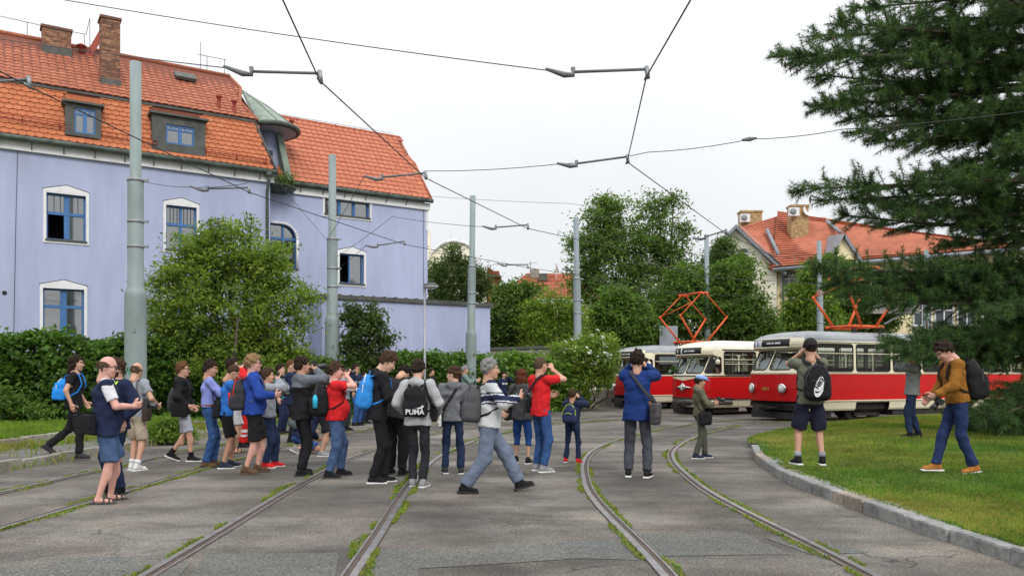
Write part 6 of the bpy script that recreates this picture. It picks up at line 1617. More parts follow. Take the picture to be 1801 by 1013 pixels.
def person(key, label, px, py, H, face, zg=0.0, bulk=1.0, belly=0.0, skin='a', hair=('short', 'brown'), beard=None, glasses=False, lean=0.0, twist=0.0, head=(0, 0),
           arms=('down', 'down'), feet=None, top=('tee', C_GREY), bottom=('trousers', C_CHAR), shoes=(C_BLACK, M_SOLEK), paint=None, hood=False, hat=None, sock=None, pelz=None, sandals=False, slim=1.0, M=None, seed=1, belt=None, collar=None, woman=False, group='tram enthusiasts'):
    k = H / 1.78; v = gp(px, py, zg) if M is None else None
    Mp = M or (Matrix.Translation(v) @ Matrix.Rotation(R(face), 4, 'Z')); Yd = Mp.translation.y
    h = min(.032, max(.0145, Yd * .00125)); wob = .0075 if Yd < 18 else .004
    root = place(bpy.data.objects.new('person', None), None, Mp); root.empty_display_size = .2; tag(root, label, 'person', group)
    X, Yl, Z = AX([1., 0, 0]), AX([0, 1., 0]), AX([0, 0, 1.])
    feet = feet or [(.02, .10, 0, 10, 0), (.0, .10, 0, 10, 0)]
    # legs
    ank = []
    for i, (f, o, lift, yaw, pit) in enumerate(feet):
        s = 1 if i == 0 else -1; ank.append(AX([f * k, s * o * k, (.085 + lift) * k]))
    LT, LS = .435 * k, .425 * k
    if pelz is None:
        pz = .955 * k
        for a in ank: pz = min(pz, a[2] + .035 * k + math.sqrt(max(.02, (LT + LS) ** 2 * .997 - a[0] ** 2 - (abs(a[1]) - .09 * k) ** 2)))
    else: pz = pelz * k
    pel = AX([0, 0, pz])
    # chest frame
    le, tw = R(lean), R(twist)
    cU = AX([math.sin(le), 0, math.cos(le)]); f0 = AX([math.cos(le), 0, -math.sin(le)])
    cF = f0 * math.cos(tw) + Yl * math.sin(tw); cL = np.cross(cU, cF)
    sp = lambda t, f=0., l=0.: pel + cU * t * k + cF * f * k + cL * l * k
    nb = sp(.525); shw = (.172 if not woman else .155) * (.85 + .15 * bulk)
    sh = [sp(.465, 0, shw), sp(.465, 0, -shw)]
    hp_, hy = R(head[0]), R(head[1])
    a_ = le + hp_
    hU = nrmz(cU * math.cos(hp_ * .8) + cF * math.sin(hp_ * .8)); hF = nrmz(cF * math.cos(hp_) - cU * math.sin(hp_)); hL = np.cross(hU, hF); hF = np.cross(hL, hU)
    hF2 = hF * math.cos(hy) + hL * math.sin(hy); hL = np.cross(hU, hF2); hF = hF2
    hc = nb + cU * .022 * k + hU * .132 * k
    kh = k * 1.06 * (1 + max(0, 1.55 - H) * .45); hd = lambda f, l, u: hc + (hF * f + hL * l + hU * u) * kh
    HB = rot_to(hF, hL, hU)
    hips = [pel + AX([0, .088 * k, -.03 * k]), pel + AX([0, -.088 * k, -.03 * k])]
    knee = []
    for i in (0, 1):
        yaw = R(feet[i][3]) * (1 if i == 0 else -1)
        kn, an = ik(hips[i], ank[i], LT, LS, (1, .35 * (1 if i == 0 else -1) * (1 if pelz else .25), .12)); knee.append(kn); ank[i] = an
    # arms
    elb, wri, hdir, palm, grip = [], [], [], [], []
    for i in (0, 1):
        s = 1 if i == 0 else -1; m = arms[i]
        pole = cL * s * .6 - cU * .7 - cF * .45; g = .35; pn = -cL * s
        if m == 'down': t = sh[i] + (cF * .06 + cL * s * .10 - cU * .50) * k; hdv = -cU * .95 + cF * .25; 
        elif m == 'face': t = hd(.155, s * .075, -.05); pole = cL * s * .75 - cU * .9 + cF * .1; hdv = hU * .7 + hF * .15 - hL * s * .45; g = .9; pn = hF * .3 - hL * s * .8
        elif m == 'hold': t = sp(.20, .30, s * .10); pole = cL * s * .7 - cU * .5 - cF * .5; hdv = cF * .75 - cL * s * .35 + cU * .2; g = .8; pn = -cL * s * .8 + cU * .3
        elif m == 'chest': t = sp(.33, .30, s * .07); pole = cL * s * .8 - cU * .6; hdv = cF * .6 - cL * s * .5 + cU * .4; g = .8; pn = -cL * s * .8 + cU * .3
        elif m == 'pocket': t = sp(.02, .05, s * .20); pole = cL * s * .8 - cF * .6; hdv = -cU
        else: t = sh[i] + (cF * m[0] + cL * s * m[1] + cU * m[2]) * k; hdv = None; g = .8 if len(m) < 4 else m[3]; pn = -cL * s + cU * .3
        e, w_ = ik(sh[i], t, .285 * k, .25 * k, pole)
        if hdv is None: hdv = w_ - e
        elb.append(e); wri.append(w_); hdir.append(nrmz(hdv)); palm.append(pn); grip.append(g)
    b = bulk; fl = (cL, 1.36)
    # ---- the body
    S = SDF(.03)
    cvL = .84 if bottom[0] != 'shorts' else 1.0; cvA = .84 if top[0] not in ('tee', 'vest') else 1.0
    S.cap(sp(-.0), sp(.16), .088 * k * b, .085 * k * b, flat=fl); S.cap(sp(.16), sp(.36), .095 * k * b, .11 * k * b, flat=fl); S.cap(sp(.36), sp(.46), .10 * k * b, .07 * k, flat=fl)
    S.cap(sp(.44, -.01), hc - hU * .06 * k - hF * .01, .062 * k * b ** .3, .056 * k * b ** .3)
    for i in (0, 1):
        S.cap(sp(.455, 0, .06 * (1 - 2 * i)), sh[i], .058 * k, .052 * k); S.cap(sh[i], elb[i], .047 * k * b ** .5 * cvA, .04 * k * b ** .5 * cvA, .015); S.cap(elb[i], wri[i], .040 * k * b ** .5 * cvA, .027 * k, .015)
        S.cap(hips[i], knee[i], .08 * k * b ** .6 * cvL, .055 * k * b ** .4 * cvL, .02); S.cap(knee[i], ank[i], .052 * k * b ** .4 * cvL, .034 * k * cvL, .015)
        m_ = knee[i] * .68 + ank[i] * .32; bk = nrmz(np.cross(np.cross(ank[i] - knee[i], X), ank[i] - knee[i]))
        if bottom[0] != 'trousers': S.ell(m_ + bk * .02 * k, (.048 * k * b ** .4 * cvL, .045 * k * b ** .4 * cvL, .10 * k), None, .02)
        yaw = R(feet[i][3]) * (1 if i == 0 else -1); pit = R(feet[i][4]); fd = AX([math.cos(yaw) * math.cos(pit), math.sin(yaw) * math.cos(pit), -math.sin(pit)])
        fu = nrmz(Z - fd * (Z @ fd))
        S.cap(ank[i] - fu * .04 * k - fd * .03 * k, ank[i] + fd * .13 * k - fu * .055 * k, .034 * k, .024 * k, .02)
    parts = [(*S.mesh(h), 0)]
    # head
    S = SDF(.018 * kh)
    S.ell(hd(-.008, 0, .015), (.095 * kh, .075 * kh, .108 * kh), HB); S.ell(hd(.03, 0, -.06), (.06 * kh, .054 * kh, .058 * kh), HB, .03 * kh); S.ell(hd(.058, 0, -.098), (.026 * kh, .027 * kh, .02 * kh), HB, .02 * kh)
    S.cap(hd(.082, 0, .012), hd(.104, 0, -.026), .008 * kh, .0135 * kh, .008 * kh); S.cap(hd(.076, .04, .026), hd(.076, -.04, .026), .011 * kh, None, .012 * kh)
    S.cap(hd(.083, .016, -.055), hd(.083, -.016, -.055), .008 * kh, None, .008 * kh)
    for s in (1, -1): S.ell(hd(-.008, s * .077, -.008), (.018 * kh, .008 * kh, .031 * kh), HB, .006 * kh); S.ell(hd(.058, s * .04, -.025), (.026 * kh, .022 * kh, .026 * kh), HB, .015 * kh)
    S.cap(hd(-.02, 0, -.05), hd(-.035, 0, -.16), .054 * kh, .055 * kh, .03 * kh)
    V, F = S.mesh(max(.0085, h * .6)); c = V[F].mean(1); q = (c - hc) @ HB.T / kh
    mi = np.zeros(len(F), int); mi[(q[:, 0] > .078) & (np.abs(q[:, 1]) < .024) & (q[:, 2] < -.047) & (q[:, 2] > -.064)] = 1
    mi[(q[:, 0] > .06) & (np.abs(q[:, 1]) > .014) & (np.abs(q[:, 1]) < .052) & (q[:, 2] > .022) & (q[:, 2] < .036)] = 2
    if beard: mi[(q[:, 2] < -.035) & (q[:, 0] > .0) & (q[:, 2] > -.14) & (mi == 0) & ~((np.abs(q[:, 1]) < .02) & (q[:, 2] > -.045))] = 2
    parts.append((V, F, mi))
    for i in (0, 1):
        s = 1 if i == 0 else -1
        V, F = hand_sdf(wri[i], hdir[i], palm[i], s, k * 1.03, grip[i]).mesh(max(.0065, h * .45)); parts.append((V, F, 0))
    V, F, mi = join_vf(parts)
    body = put('body', mesh_np('body', V, F, [skin_m(skin), M_LIP, hair_m(hair[1])], mi, True), root, Mp)
    for s in (1, -1):
        e = MB(); e.sphere(hd(.074, s * .031, .003), .0125 * kh, 8); e.sphere(hd(.081, s * .031, .003), .0075 * kh, 6, 1); e.build('eye', [M_EYE, M_IRIS], body, Mp)
    # ---- hair / hat
    if hair[0] != 'bald':
        S = SDF(.015 * kh); st = hair[0]; th = {'buzz': .004, 'ring': .010}.get(st, .018)
        S.ell(hd(-.014, 0, .02 + th * .3), ((.095 + th) * kh, (.075 + th) * kh, (.108 + th) * kh), HB)
        if st in ('long', 'pony', 'bob'):
            S.ell(hd(-.045, 0, -.05), (.07 * kh, .082 * kh, .10 * kh), HB, .03 * kh)
            if st == 'long': S.cap(hd(-.06, 0, -.05), hd(-.075, 0, -.24), .07 * kh, .05 * kh, .03 * kh)
            if st == 'pony': S.cap(hd(-.10, 0, -.05), hd(-.13, 0, -.26), .035 * kh, .026 * kh, .02 * kh)
            if st == 'bob': S.cap(hd(-.05, .03, -.05), hd(-.05, .04, -.15), .06 * kh, .05 * kh, .03 * kh); S.cap(hd(-.05, -.03, -.05), hd(-.05, -.04, -.15), .06 * kh, .05 * kh, .03 * kh)
        if st == 'mop': S.cap(hd(.05, .035, .075), hd(.065, -.035, .07), .035 * kh, .035 * kh, .03 * kh)
        L = lambda Q: ((Q - hc) @ HB.T) / kh
        low = -.15 if st in ('long', 'pony', 'bob') else -.055
        S.cut(lambda Q: kh * np.minimum(L(Q)[..., 0] - .048, .066 - L(Q)[..., 2]))
        S.cut(lambda Q: kh * np.minimum(L(Q)[..., 0] - .012, .022 - L(Q)[..., 2]))
        if st not in ('long', 'pony', 'bob'):
            S.cut(lambda Q: kh * np.minimum(L(Q)[..., 0] + .035, -.012 - L(Q)[..., 2])); S.cut(lambda Q: kh * (-.062 - L(Q)[..., 2]))
        if st == 'ring': S.cut(lambda Q: kh * (L(Q)[..., 2] - .052 + .5 * np.maximum(0, L(Q)[..., 0] + .02)))
        if hat: S.cut(lambda Q: kh * (L(Q)[..., 2] - .05))
        V, F = S.mesh(max(.008, h * .55), .0085 * kh if st not in ('buzz',) else .001, 70, seed)
        if len(F): put('hair', mesh_np('hair', V, F, hair_m(hair[1]), None, True), root, Mp)
    if hat:
        S = SDF(.012 * kh)
        if hat[0] == 'cap':
            S.ell(hd(-.008, 0, .035), (.112 * kh, .092 * kh, .105 * kh), HB); S.cut(lambda Q: kh * (.018 - ((Q - hc) @ HB.T)[..., 2] / kh))
            S2 = SDF(.01 * kh); S2.ell(hd(.13, 0, .03), (.075 * kh, .07 * kh, .012 * kh), HB)
        else:
            S.ell(hd(.01, 0, .062), (.125 * kh, .105 * kh, .062 * kh), HB); S.cut(lambda Q: kh * (.028 - ((Q - hc) @ HB.T)[..., 2] / kh + .2 * ((Q - hc) @ HB.T)[..., 0]))
            S2 = SDF(.01 * kh); S2.ell(hd(.115, 0, .045), (.07 * kh, .08 * kh, .014 * kh), HB)
        V, F = S.mesh(max(.008, h * .55), .002, 60, seed); V2, F2 = S2.mesh(.007)
        V, F, mi = join_vf([(V, F, 0), (V2, F2, 0)]); put('hat', mesh_np('hat', V, F, hat[1], mi, True), root, Mp)
        if hat[0] == 'cap':
            g = MB(); g.path([hd(-.118, .035, .035), hd(-.122, 0, .045), hd(-.118, -.035, .035)], .014 * kh, 6); g.build('hat_strap', M_STRAP, root, Mp)
    if glasses:
        g = MB()
        for s in (1, -1):
            g.path([hd(.098, s * (.032 + .024 * math.cos(t)), .004 + .018 * math.sin(t)) for t in np.linspace(0, 2 * PI, 9)[:-1]], .0035, 4, closed=True); g.path([hd(.098, s * .056, .01), hd(-.005, s * .082, .008)], .0035, 4)
        g.path([hd(.1, .008, .008), hd(.1, -.008, .008)], .0035, 4); g.build('glasses', M_CAMK, root, Mp)
    # ---- top
    kind = top[0]; jk = kind in ('jacket', 'hoodie', 'sweater', 'fleece', 'shirt'); th = {'tee': .012, 'shirt': .015, 'sweater': .02, 'hoodie': .024, 'fleece': .026, 'jacket': .028, 'vest': .02}[kind]
    hem = {'tee': -.09, 'shirt': -.02, 'sweater': -.06, 'hoodie': -.07, 'fleece': -.10, 'jacket': -.15, 'vest': -.12}[kind]
    if len(top) > 2: hem = top[2]
    S = SDF(.035); t = th * k; hz = sp(hem)
    cl = [(hz, -cU)]
    S.cap(sp(hem - .08), sp(.16), .132 * k * b + t, .098 * k * b + t, flat=fl, clip=cl); S.cap(sp(.16), sp(.36), .098 * k * b + t, .112 * k * b + t, flat=fl, clip=cl); S.cap(sp(.36), sp(.455), .104 * k * b + t * .8, .062 * k + t * .5, flat=fl)
    if belly: S.ell(sp(.10, .045 * b), (.118 * k * b * (1 + belly * .5), .14 * k * b, .17 * k), rot_to(cF, cL, cU), .06, clip=cl)
    if woman: S.ell(sp(.33, .075, .07), (.06 * k, .06 * k, .06 * k), None, .04); S.ell(sp(.33, .075, -.07), (.06 * k, .06 * k, .06 * k), None, .04)
    for i in (0, 1):
        s = 1 - 2 * i; S.cap(sp(.462, 0, .05 * s), sh[i], .056 * k + t * .7, .055 * k + t, .04)
        if kind == 'vest': continue
        lw = .058 * k * b ** .5 + t * .8
        if kind == 'tee':
            e = sh[i] + (elb[i] - sh[i]) * .62; S.cap(sh[i], elb[i], lw, lw * 1.02, clip=[(e, nrmz(elb[i] - sh[i]))])
        else:
            S.cap(sh[i], elb[i], lw, lw * .9); d = nrmz(wri[i] - elb[i]); e = wri[i] - d * (.015 if kind != 'push' else .1) * k
            S.cap(elb[i], wri[i] + d * .03, lw * .9, .036 * k + t * .6, .02, clip=[(e, d)])
    if hood or kind == 'hoodie':
        S.ell(sp(.50, -.085), (.055 * k, .12 * k, .075 * k), rot_to(cF, cL, cU), .03); S.cap(sp(.51, .02, .075), sp(.51, -.06, .06), .03 * k, .035 * k, .03); S.cap(sp(.51, .02, -.075), sp(.51, -.06, -.06), .03 * k, .035 * k, .03)
    if collar or kind in ('jacket', 'fleece'): S.cap(sp(.47, -.01), sp(.56, .0), .066 * k + t * .3, .062 * k + t * .3, .02, clip=[(sp(.555), cU)])
    V, F = S.mesh(h, wob, 26, seed + 3); mats_ = aslist(top[1]); mi = None
    if paint or collar:
        c = V[F].mean(1); loc = np.stack([(c - pel) @ cF, (c - pel) @ cL, (c - pel) @ cU], 1) / k
        mi = paint(loc) if paint else np.zeros(len(F), int)
        if collar: mi = np.where(loc[:, 2] > .505, len(mats_) - 1, mi)
    nm = {'tee': 't_shirt', 'shirt': 'shirt', 'sweater': 'sweater', 'hoodie': 'hooded_sweatshirt', 'fleece': 'fleece_jacket', 'jacket': 'jacket', 'vest': 'vest'}[kind]
    put(nm, mesh_np(nm, V, F, mats_, mi, True), root, Mp)
    if kind == 'vest':
        S = SDF(.03)
        for i in (0, 1):
            e = sh[i] + (elb[i] - sh[i]) * .72; S.cap(sh[i], elb[i], .066 * k * b ** .5, .064 * k * b ** .5, clip=[(e, nrmz(elb[i] - sh[i]))])
        S.cap(sp(.40), sp(.50), .09 * k, .066 * k, flat=fl); V, F = S.mesh(h, .004, 26, seed); put('t_shirt', mesh_np('t_shirt', V, F, C_WHITE, None, True), root, Mp)
    if kind in ('tee', 'sweater', 'hoodie') and Yd < 15:
        g = MB(); n_ = 14; g.path([sp(.478 + .012 * math.cos(a), .072 * math.cos(a), .078 * math.sin(a)) for a in np.linspace(0, 2 * PI, n_ + 1)[:-1]], .008 * k, 5, closed=True); g.build('neckband', mats_[-1], root, Mp)
    # ---- bottom
    bk_, bm = bottom[0], bottom[1]; S = SDF(.03); r = slim
    S.cap(pel + Z * .06 * k + (cU - Z) * .03, pel - Z * .04 * k, .106 * k * b, .118 * k * b, flat=(Yl, 1.32), clip=[(pel + Z * .10 * k, Z)])
    for i in (0, 1):
        dt = nrmz(knee[i] - hips[i]); ds = nrmz(ank[i] - knee[i])
        if bk_ == 'shorts':
            fr_ = bottom[2] if len(bottom) > 2 else .95
            e = hips[i] + (knee[i] - hips[i]) * min(fr_, 1.0); S.cap(hips[i], knee[i] + dt * .06, .090 * k * b ** .6, .092 * k * b ** .5 * r, clip=[(e, dt)])
        else:
            end = {'trousers': .96, 'capri': .42}[bk_]; e = knee[i] + (ank[i] - knee[i]) * end - ds * .0
            S.cap(hips[i], knee[i], .088 * k * b ** .6, .072 * k * b ** .4 * r); S.cap(knee[i], ank[i] + ds * .06, .071 * k * b ** .4 * r, (.064 if bk_ == 'trousers' else .058) * k * r, .025, clip=[(e, ds)])
    V, F = S.mesh(h, wob * 1.1, 24, seed + 7); nm = {'trousers': 'trousers', 'shorts': 'shorts', 'capri': 'leggings'}[bk_]
    mi = None
    if len(bottom) > 3 and bottom[3]: c = V[F].mean(1); mi = bottom[3](c / k)
    put(nm, mesh_np(nm, V, F, bm, mi, True), root, Mp)
    if belt: g = MB(); g.path([pel + Z * .075 * k + AX([.128 * b * math.cos(a), .168 * b * math.sin(a), 0]) * k for a in np.linspace(0, 2 * PI, 20)[:-1]], .02 * k, 6, closed=True, flat=1.0); g.build('belt', belt, root, Mp)
    # ---- shoes
    for i in (0, 1):
        yaw = R(feet[i][3]) * (1 if i == 0 else -1); pit = R(feet[i][4]); fd = AX([math.cos(yaw) * math.cos(pit), math.sin(yaw) * math.cos(pit), -math.sin(pit)]); fu = nrmz(Z - fd * (Z @ fd)); fs = np.cross(fu, fd)
        S = SDF(.02 * k); A0 = ank[i]; FB = rot_to(fd, fs, fu)
        if sandals:
            S.box(A0 + fd * .05 * k - fu * .078 * k, (.145 * k, .05 * k, .014 * k), FB, .012); 
            for (x, w_) in ((.12, .05), (.06, .048), (-.05, .042)): S.cap(A0 + fd * x * k + fs * w_ * k - fu * .07 * k, A0 + fd * x * k - fu * (.022 if x > .1 else .01) * k, .012 * k, .012 * k, .01); S.cap(A0 + fd * x * k - fs * w_ * k - fu * .07 * k, A0 + fd * x * k - fu * (.022 if x > .1 else .01) * k, .012 * k, .012 * k, .01)
            V, F = S.mesh(.008); put('sandal', mesh_np('sandal', V, F, shoes[0], None, True), root, Mp); continue
        S.cap(A0 - fd * .035 * k - fu * .035 * k, A0 + fd * .135 * k - fu * .05 * k, .044 * k, .032 * k); S.cap(A0 - fd * .01 * k + fu * .012 * k, A0 + fd * .05 * k - fu * .03 * k, .045 * k, .04 * k); S.ell(A0 + fd * .11 * k - fu * .055 * k, (.07 * k, .046 * k, .03 * k), FB, .02)
        S.cut(lambda Q, A0=A0, fu=fu: -((Q - (A0 - fu * .074 * k)) @ fu))
        V, F = S.mesh(max(.009, h * .65)); so = put('shoe', mesh_np('shoe', V, F, shoes[0], None, True), root, Mp)
        S = SDF(.005); S.box(A0 + fd * .045 * k - fu * .0755 * k, (.142 * k, .046 * k, .0135 * k), FB, .012 * k); V, F = S.mesh(.009); put('sole', mesh_np('sole', V, F, shoes[1], None, True), so, Mp)
        if sock: g = MB(); g.tube(A0 + Z * .03, A0 + (knee[i] - A0) * .22, .046 * k, .05 * k, 12); g.build('sock', sock, root, Mp)
    info = dict(M=Mp, k=k, b=b, pel=pel, cF=cF, cL=cL, cU=cU, sp=sp, hd=hd, hc=hc, hF=hF, hL=hL, hU=hU, sh=sh, wri=wri, elb=elb, hdir=hdir, th=th, h=h, knee=knee, hips=hips, palm=palm)
    PEOPLE[key] = info; return info

# ---- things people carry: each a thing of its own
def rootat(name, label, cat, I, p, group): return thing(name, label, cat, I['M'] @ Vector(p), 0, group)
def backpack(I, label, m, size=(.09, .15, .22), pocket=True, pm=None, up=.27, rnd=.06, wob=.004, logo=None, accent=None, straps=True, off=0.0, tilt=0.0, sm=None, back=0.0):
    k, b, sp = I['k'], I['b'], I['sp']; d = .085 * b + I['th'] + size[0] + back; c = sp(up, -d, off); B = rot_to(I['cF'], I['cL'], I['cU'])
    root = rootat('backpack', label, 'backpack', I, c, 'bags and backpacks'); Mp = I['M']; hh = max(.013, I['h'] * .8)
    S = SDF(.04); S.box(sp(up - size[2] * .22, -d, off), AX((size[0], size[1], size[2] * .78)) * k, B, rnd * k); S.ell(sp(up + size[2] * .42, -d + .015, off), AX((size[0] * .95, size[1] * .88, size[2] * .58)) * k, B); S.box(sp(up - .12, -d - .01, off), AX((size[0] * 1.02, size[1] * 1.05, size[2] * .45)) * k, B, rnd * .8 * k, .05)
    V, F = S.mesh(hh, wob, 30, 3); put('pack', mesh_np('pack', V, F, m, None, True), root, Mp)
    if pocket:
        S = SDF(.02); S.box(sp(up - size[2] * .35, -d - size[0] * .85, off), AX((size[0] * .45, size[1] * .78, size[2] * .5)) * k, B, .035 * k); V, F = S.mesh(hh, .003, 30, 5); put('pocket', mesh_np('pocket', V, F, pm or m, None, True), root, Mp)
        g = MB(); z = up - size[2] * .35 + size[2] * .3; g.path([sp(z, -d - size[0] * 1.31, off - size[1] * .6), sp(z + .03, -d - size[0] * 1.33, off), sp(z, -d - size[0] * 1.31, off + size[1] * .6)], .006 * k, 4); g.build('zip', accent or M_STRAP, root, Mp)
    g = MB(); q0 = -d - size[0] * .55
    g.path([sp(up - size[2] * .5, q0, off - size[1] * 1.02), sp(up + size[2] * .3, q0, off - size[1] * .98), sp(up + size[2] * .85, q0 + .02, off - size[1] * .5), sp(up + size[2] * .99, q0 + .03, off), sp(up + size[2] * .85, q0 + .02, off + size[1] * .5), sp(up + size[2] * .3, q0, off + size[1] * .98), sp(up - size[2] * .5, q0, off + size[1] * 1.02)], .007 * k, 5)
    g.build('seam_zip', accent or cloth('zip grey', (0.07, 0.07, 0.075)), root, Mp)
    if straps:
        for s in (1, -1):
            g = MB(); t = .112 * b + I['th']
            P = [sp(.44, -t - .03, s * .085 + off), sp(.495, -.07, s * .095), sp(.53, -.01, s * .10), sp(.505, .06, s * .105), sp(.44, t * .82, s * .115), sp(.33, t + .012, s * .12), sp(.2, t * .75, s * .16), sp(.12, -.02, s * (.168 * b + .02)), sp(.08, -t * .8, s * .13)]
            g.path(P, [.027 * k] * 6 + [.014 * k] * 3, 8, 0, flat=.28, up=[tuple(I['cU'] * .2 - I['cF'])] * 2 + [tuple(I['cU'])] + [tuple(I['cF'] + I['cU'] * .6)] * 2 + [tuple(I['cF'])] + [tuple(I['cL'] * s + I['cF'])] + [tuple(I['cL'] * s)] * 2)
            g.build('strap', sm or M_STRAP, root, Mp)
        g = MB(); g.path([sp(up + size[2] - .02, -d + .02, off + .03), sp(up + size[2] + .045, -d + .03, off), sp(up + size[2] - .02, -d + .02, off - .03)], .009 * k, 5); g.build('carry_loop', sm or M_STRAP, root, Mp)
    if logo: logo(root, I, c, d, size, up, off)
    return root
def shoulder_bag(I, label, m, side=-1, fwd=0.0, size=(.07, .17, .13), drop=-.08, out=.03, over=1, flap=None, strap=None, rnd=.03, ang=0, name='shoulder_bag', cat='bag'):
    """bag on the hip at side (+ left) and fwd; strap runs over the shoulder on the side given by over (same side if over == side)"""
    k, b, sp = I['k'], I['b'], I['sp']; lat = (.115 * b * 1.36 + I['th'] + size[0] * .6 + out); fw = .118 * b + I['th'] + size[0] * .7
    a = R(ang); c = sp(drop, fwd, side * lat) if not ang else sp(drop, -fw * math.sin(a) + fwd, side * lat * math.cos(a))
    o = nrmz(I['cL'] * side * math.cos(a) - I['cF'] * math.sin(a)); al = np.cross(I['cU'], o); B = rot_to(o, al, I['cU'])
    root = rootat(name, label, cat, I, c, 'bags and backpacks'); Mp = I['M']; hh = max(.012, I['h'] * .75)
    S = SDF(.02); S.box(c, AX(size) * k, B, rnd * k); V, F = S.mesh(hh, .004, 30, 9); put('pouch', mesh_np('pouch', V, F, m, None, True), root, Mp)
    if flap is not False:
        S = SDF(.01); S.box(c + (o * size[0] * .55 + I['cU'] * size[2] * .28) * k, AX((size[0] * .55, size[1] * 1.02, size[2] * .72)) * k, B, rnd * .9 * k); V, F = S.mesh(hh, .003, 30, 10); put('flap', mesh_np('flap', V, F, flap or m, None, True), root, Mp)
    shp = sp(.535, 0, over * .10); bt = c + I['cU'] * size[2] * k
    ce = (shp + bt) / 2; half = (shp - bt) / 2; dp = (.122 * b + I['th']) * k
    g = MB(); P = []; U = []; n = 26
    for j in range(n):
        t = 2 * PI * j / n; ct, s_ = math.cos(t), math.sin(t)
        p = ce + half * ct + I['cF'] * dp * np.sign(s_) * abs(s_) ** .62; P.append(p); U.append(tuple(nrmz(half) * ct * .6 + I['cF'] * s_))
    g.path(P, .021 * k, 8, 0, closed=True, flat=.25, up=U); g.build('strap', strap or M_STRAP, root, Mp)
    return root
def photo_camera(I, label, at_face=True, pos=None, f=None, big=1.0, lens=.09, strap=False):
    k = I['k']; Mp = I['M']; c = I['hd'](.165, 0, -.005) if at_face else pos; fw = nrmz(I['hF'] if f is None else f); l = nrmz(np.cross([0, 0, 1], fw)); u = np.cross(fw, l)
    root = rootat('camera', label, 'camera', I, c, 'cameras and phones'); M3 = Matrix((Vector(fw), Vector(l), Vector(u))).transposed()
    g = MB(); g.box(c, (.045 * big, .125 * big, .08 * big), M3); g.box(c + u * .05 * big, (.05 * big, .05 * big, .03 * big), M3); g.box(c + fw * .025 * big + l * .048 * big, (.03 * big, .025 * big, .075 * big), M3); g.build('camera_body', M_CAMK, root, Mp)
    q = Vector(fw).to_track_quat('Z', 'Y').to_matrix(); g = MB(); g.lathe(c + fw * .02 * big, [(.030 * big, 0), (.032 * big, lens * .5), (.036 * big, lens * .6), (.037 * big, lens), (.03 * big, lens)], 14, 0, q); lo = g.build('lens', M_CAMK, root, Mp)
    g = MB(); g.lathe(c + fw * (.02 * big + lens * .985), [(.03 * big, 0), (.02 * big, .004), (.004, .006)], 12, 0, q); g.build('front_glass', M_GLS, lo, Mp)
    if strap:
        a, b_ = c + l * .07, c - l * .07; g = MB(); g.path([a, a - u * .12 + l * .03, c - u * .26, b_ - u * .12 - l * .03, b_], .008, 6, flat=.5); g.build('strap', M_STRAP, root, Mp)
    return root
def phone(I, label, pos, f, tall=True):
    Mp = I['M']; fw = nrmz(f); l = nrmz(np.cross([0, 0, 1], fw)); u = np.cross(fw, l); root = rootat('phone', label, 'phone', I, pos, 'cameras and phones'); M3 = Matrix((Vector(fw), Vector(l), Vector(u))).transposed()
    g = MB(); s = (.009, .072, .145) if tall else (.009, .145, .072); g.box(pos, s, M3); ob = g.build('case', M_CAMK, root, Mp)
    g = MB(); g.box(np.array(pos) - fw * .0056, (.001, s[1] * .9, s[2] * .92), M3); g.build('screen', mat('phone screen', (0.03, 0.035, 0.045), .08, spec=.7), ob, Mp)
    return root
def mid_hands(I): return (I['wri'][0] + I['wri'][1]) / 2 + (I['hdir'][0] + I['hdir'][1]) * .045

WALK = lambda a, b, o=.07: [(a, o, 0, 6, 0), (b, o, .05, 6, 28)]

# ------------------------------------------------------------------ the crowd, from left to right
bands = lambda lo, hi: (lambda q: ((q[:, 2] > lo) & (q[:, 2] < hi)).astype(int))
D_MID = denim('mid', (0.06, 0.10, 0.20)); D_DK = denim('dark', (0.02, 0.032, 0.075)); D_BRT = denim('bright', (0.035, 0.085, 0.22)); D_GRY = denim('grey', (0.065, 0.068, 0.085)); D_BLK = denim('black', (0.025, 0.026, 0.030))
SH_W = cloth('white leather', (0.58, 0.58, 0.56)); SH_BR = cloth('brown suede', (0.10, 0.06, 0.035)); SH_GR = cloth('grey knit', (0.24, 0.24, 0.25)); SH_NV = cloth('navy knit', (0.025, 0.03, 0.05))
ST = lambda o=.10, y=12, f1=.02, f2=-.02: [(f1, o, 0, y, 0), (f2, o, 0, y, 0)]

I = person('pony', 'man with dark ponytail in black T-shirt and black trousers walking, blue box backpack', 130, 806, 1.83, 12, .03, hair=('pony', 'dark'), arms=((.10, .12, -.45), (.04, .10, -.48)), feet=[(-.42, .07, .14, 6, 35), (.10, .07, 0, 6, 0)], top=('tee', C_BLACK), bottom=('trousers', C_BLACK), shoes=(C_CHAR, M_SOLEK), lean=4, seed=2)
backpack(I, 'bright blue boxy backpack with white piping on the ponytailed man', cloth('azure', (0.02, 0.22, 0.66)), (.10, .15, .17), True, None, .24, .03, .002, accent=C_WHITE, sm=cloth('azure', (0.02, 0.22, 0.66)))
I = person('vest', 'stout balding man in navy vest, denim shorts and sandals looking down at his camera', 186, 883, 1.74, 28, 0, 1.18, .25, 'p', ('ring', 'mouse'), glasses=True, head=(14, -12), arms=('hold', 'hold'), feet=ST(.12, 14, .06, -.08), top=('vest', C_NAVY, -.14), bottom=('shorts', D_MID, .99), shoes=(cloth('sandal grey', (0.06, 0.055, 0.05)), M_SOLEK), sandals=True, seed=3)
photo_camera(I, 'black camera held at the waist by the man in the navy vest', False, mid_hands(I) + I['cF'] * .05, I['cF'] - I['cU'] * .2, 1.1, .12)
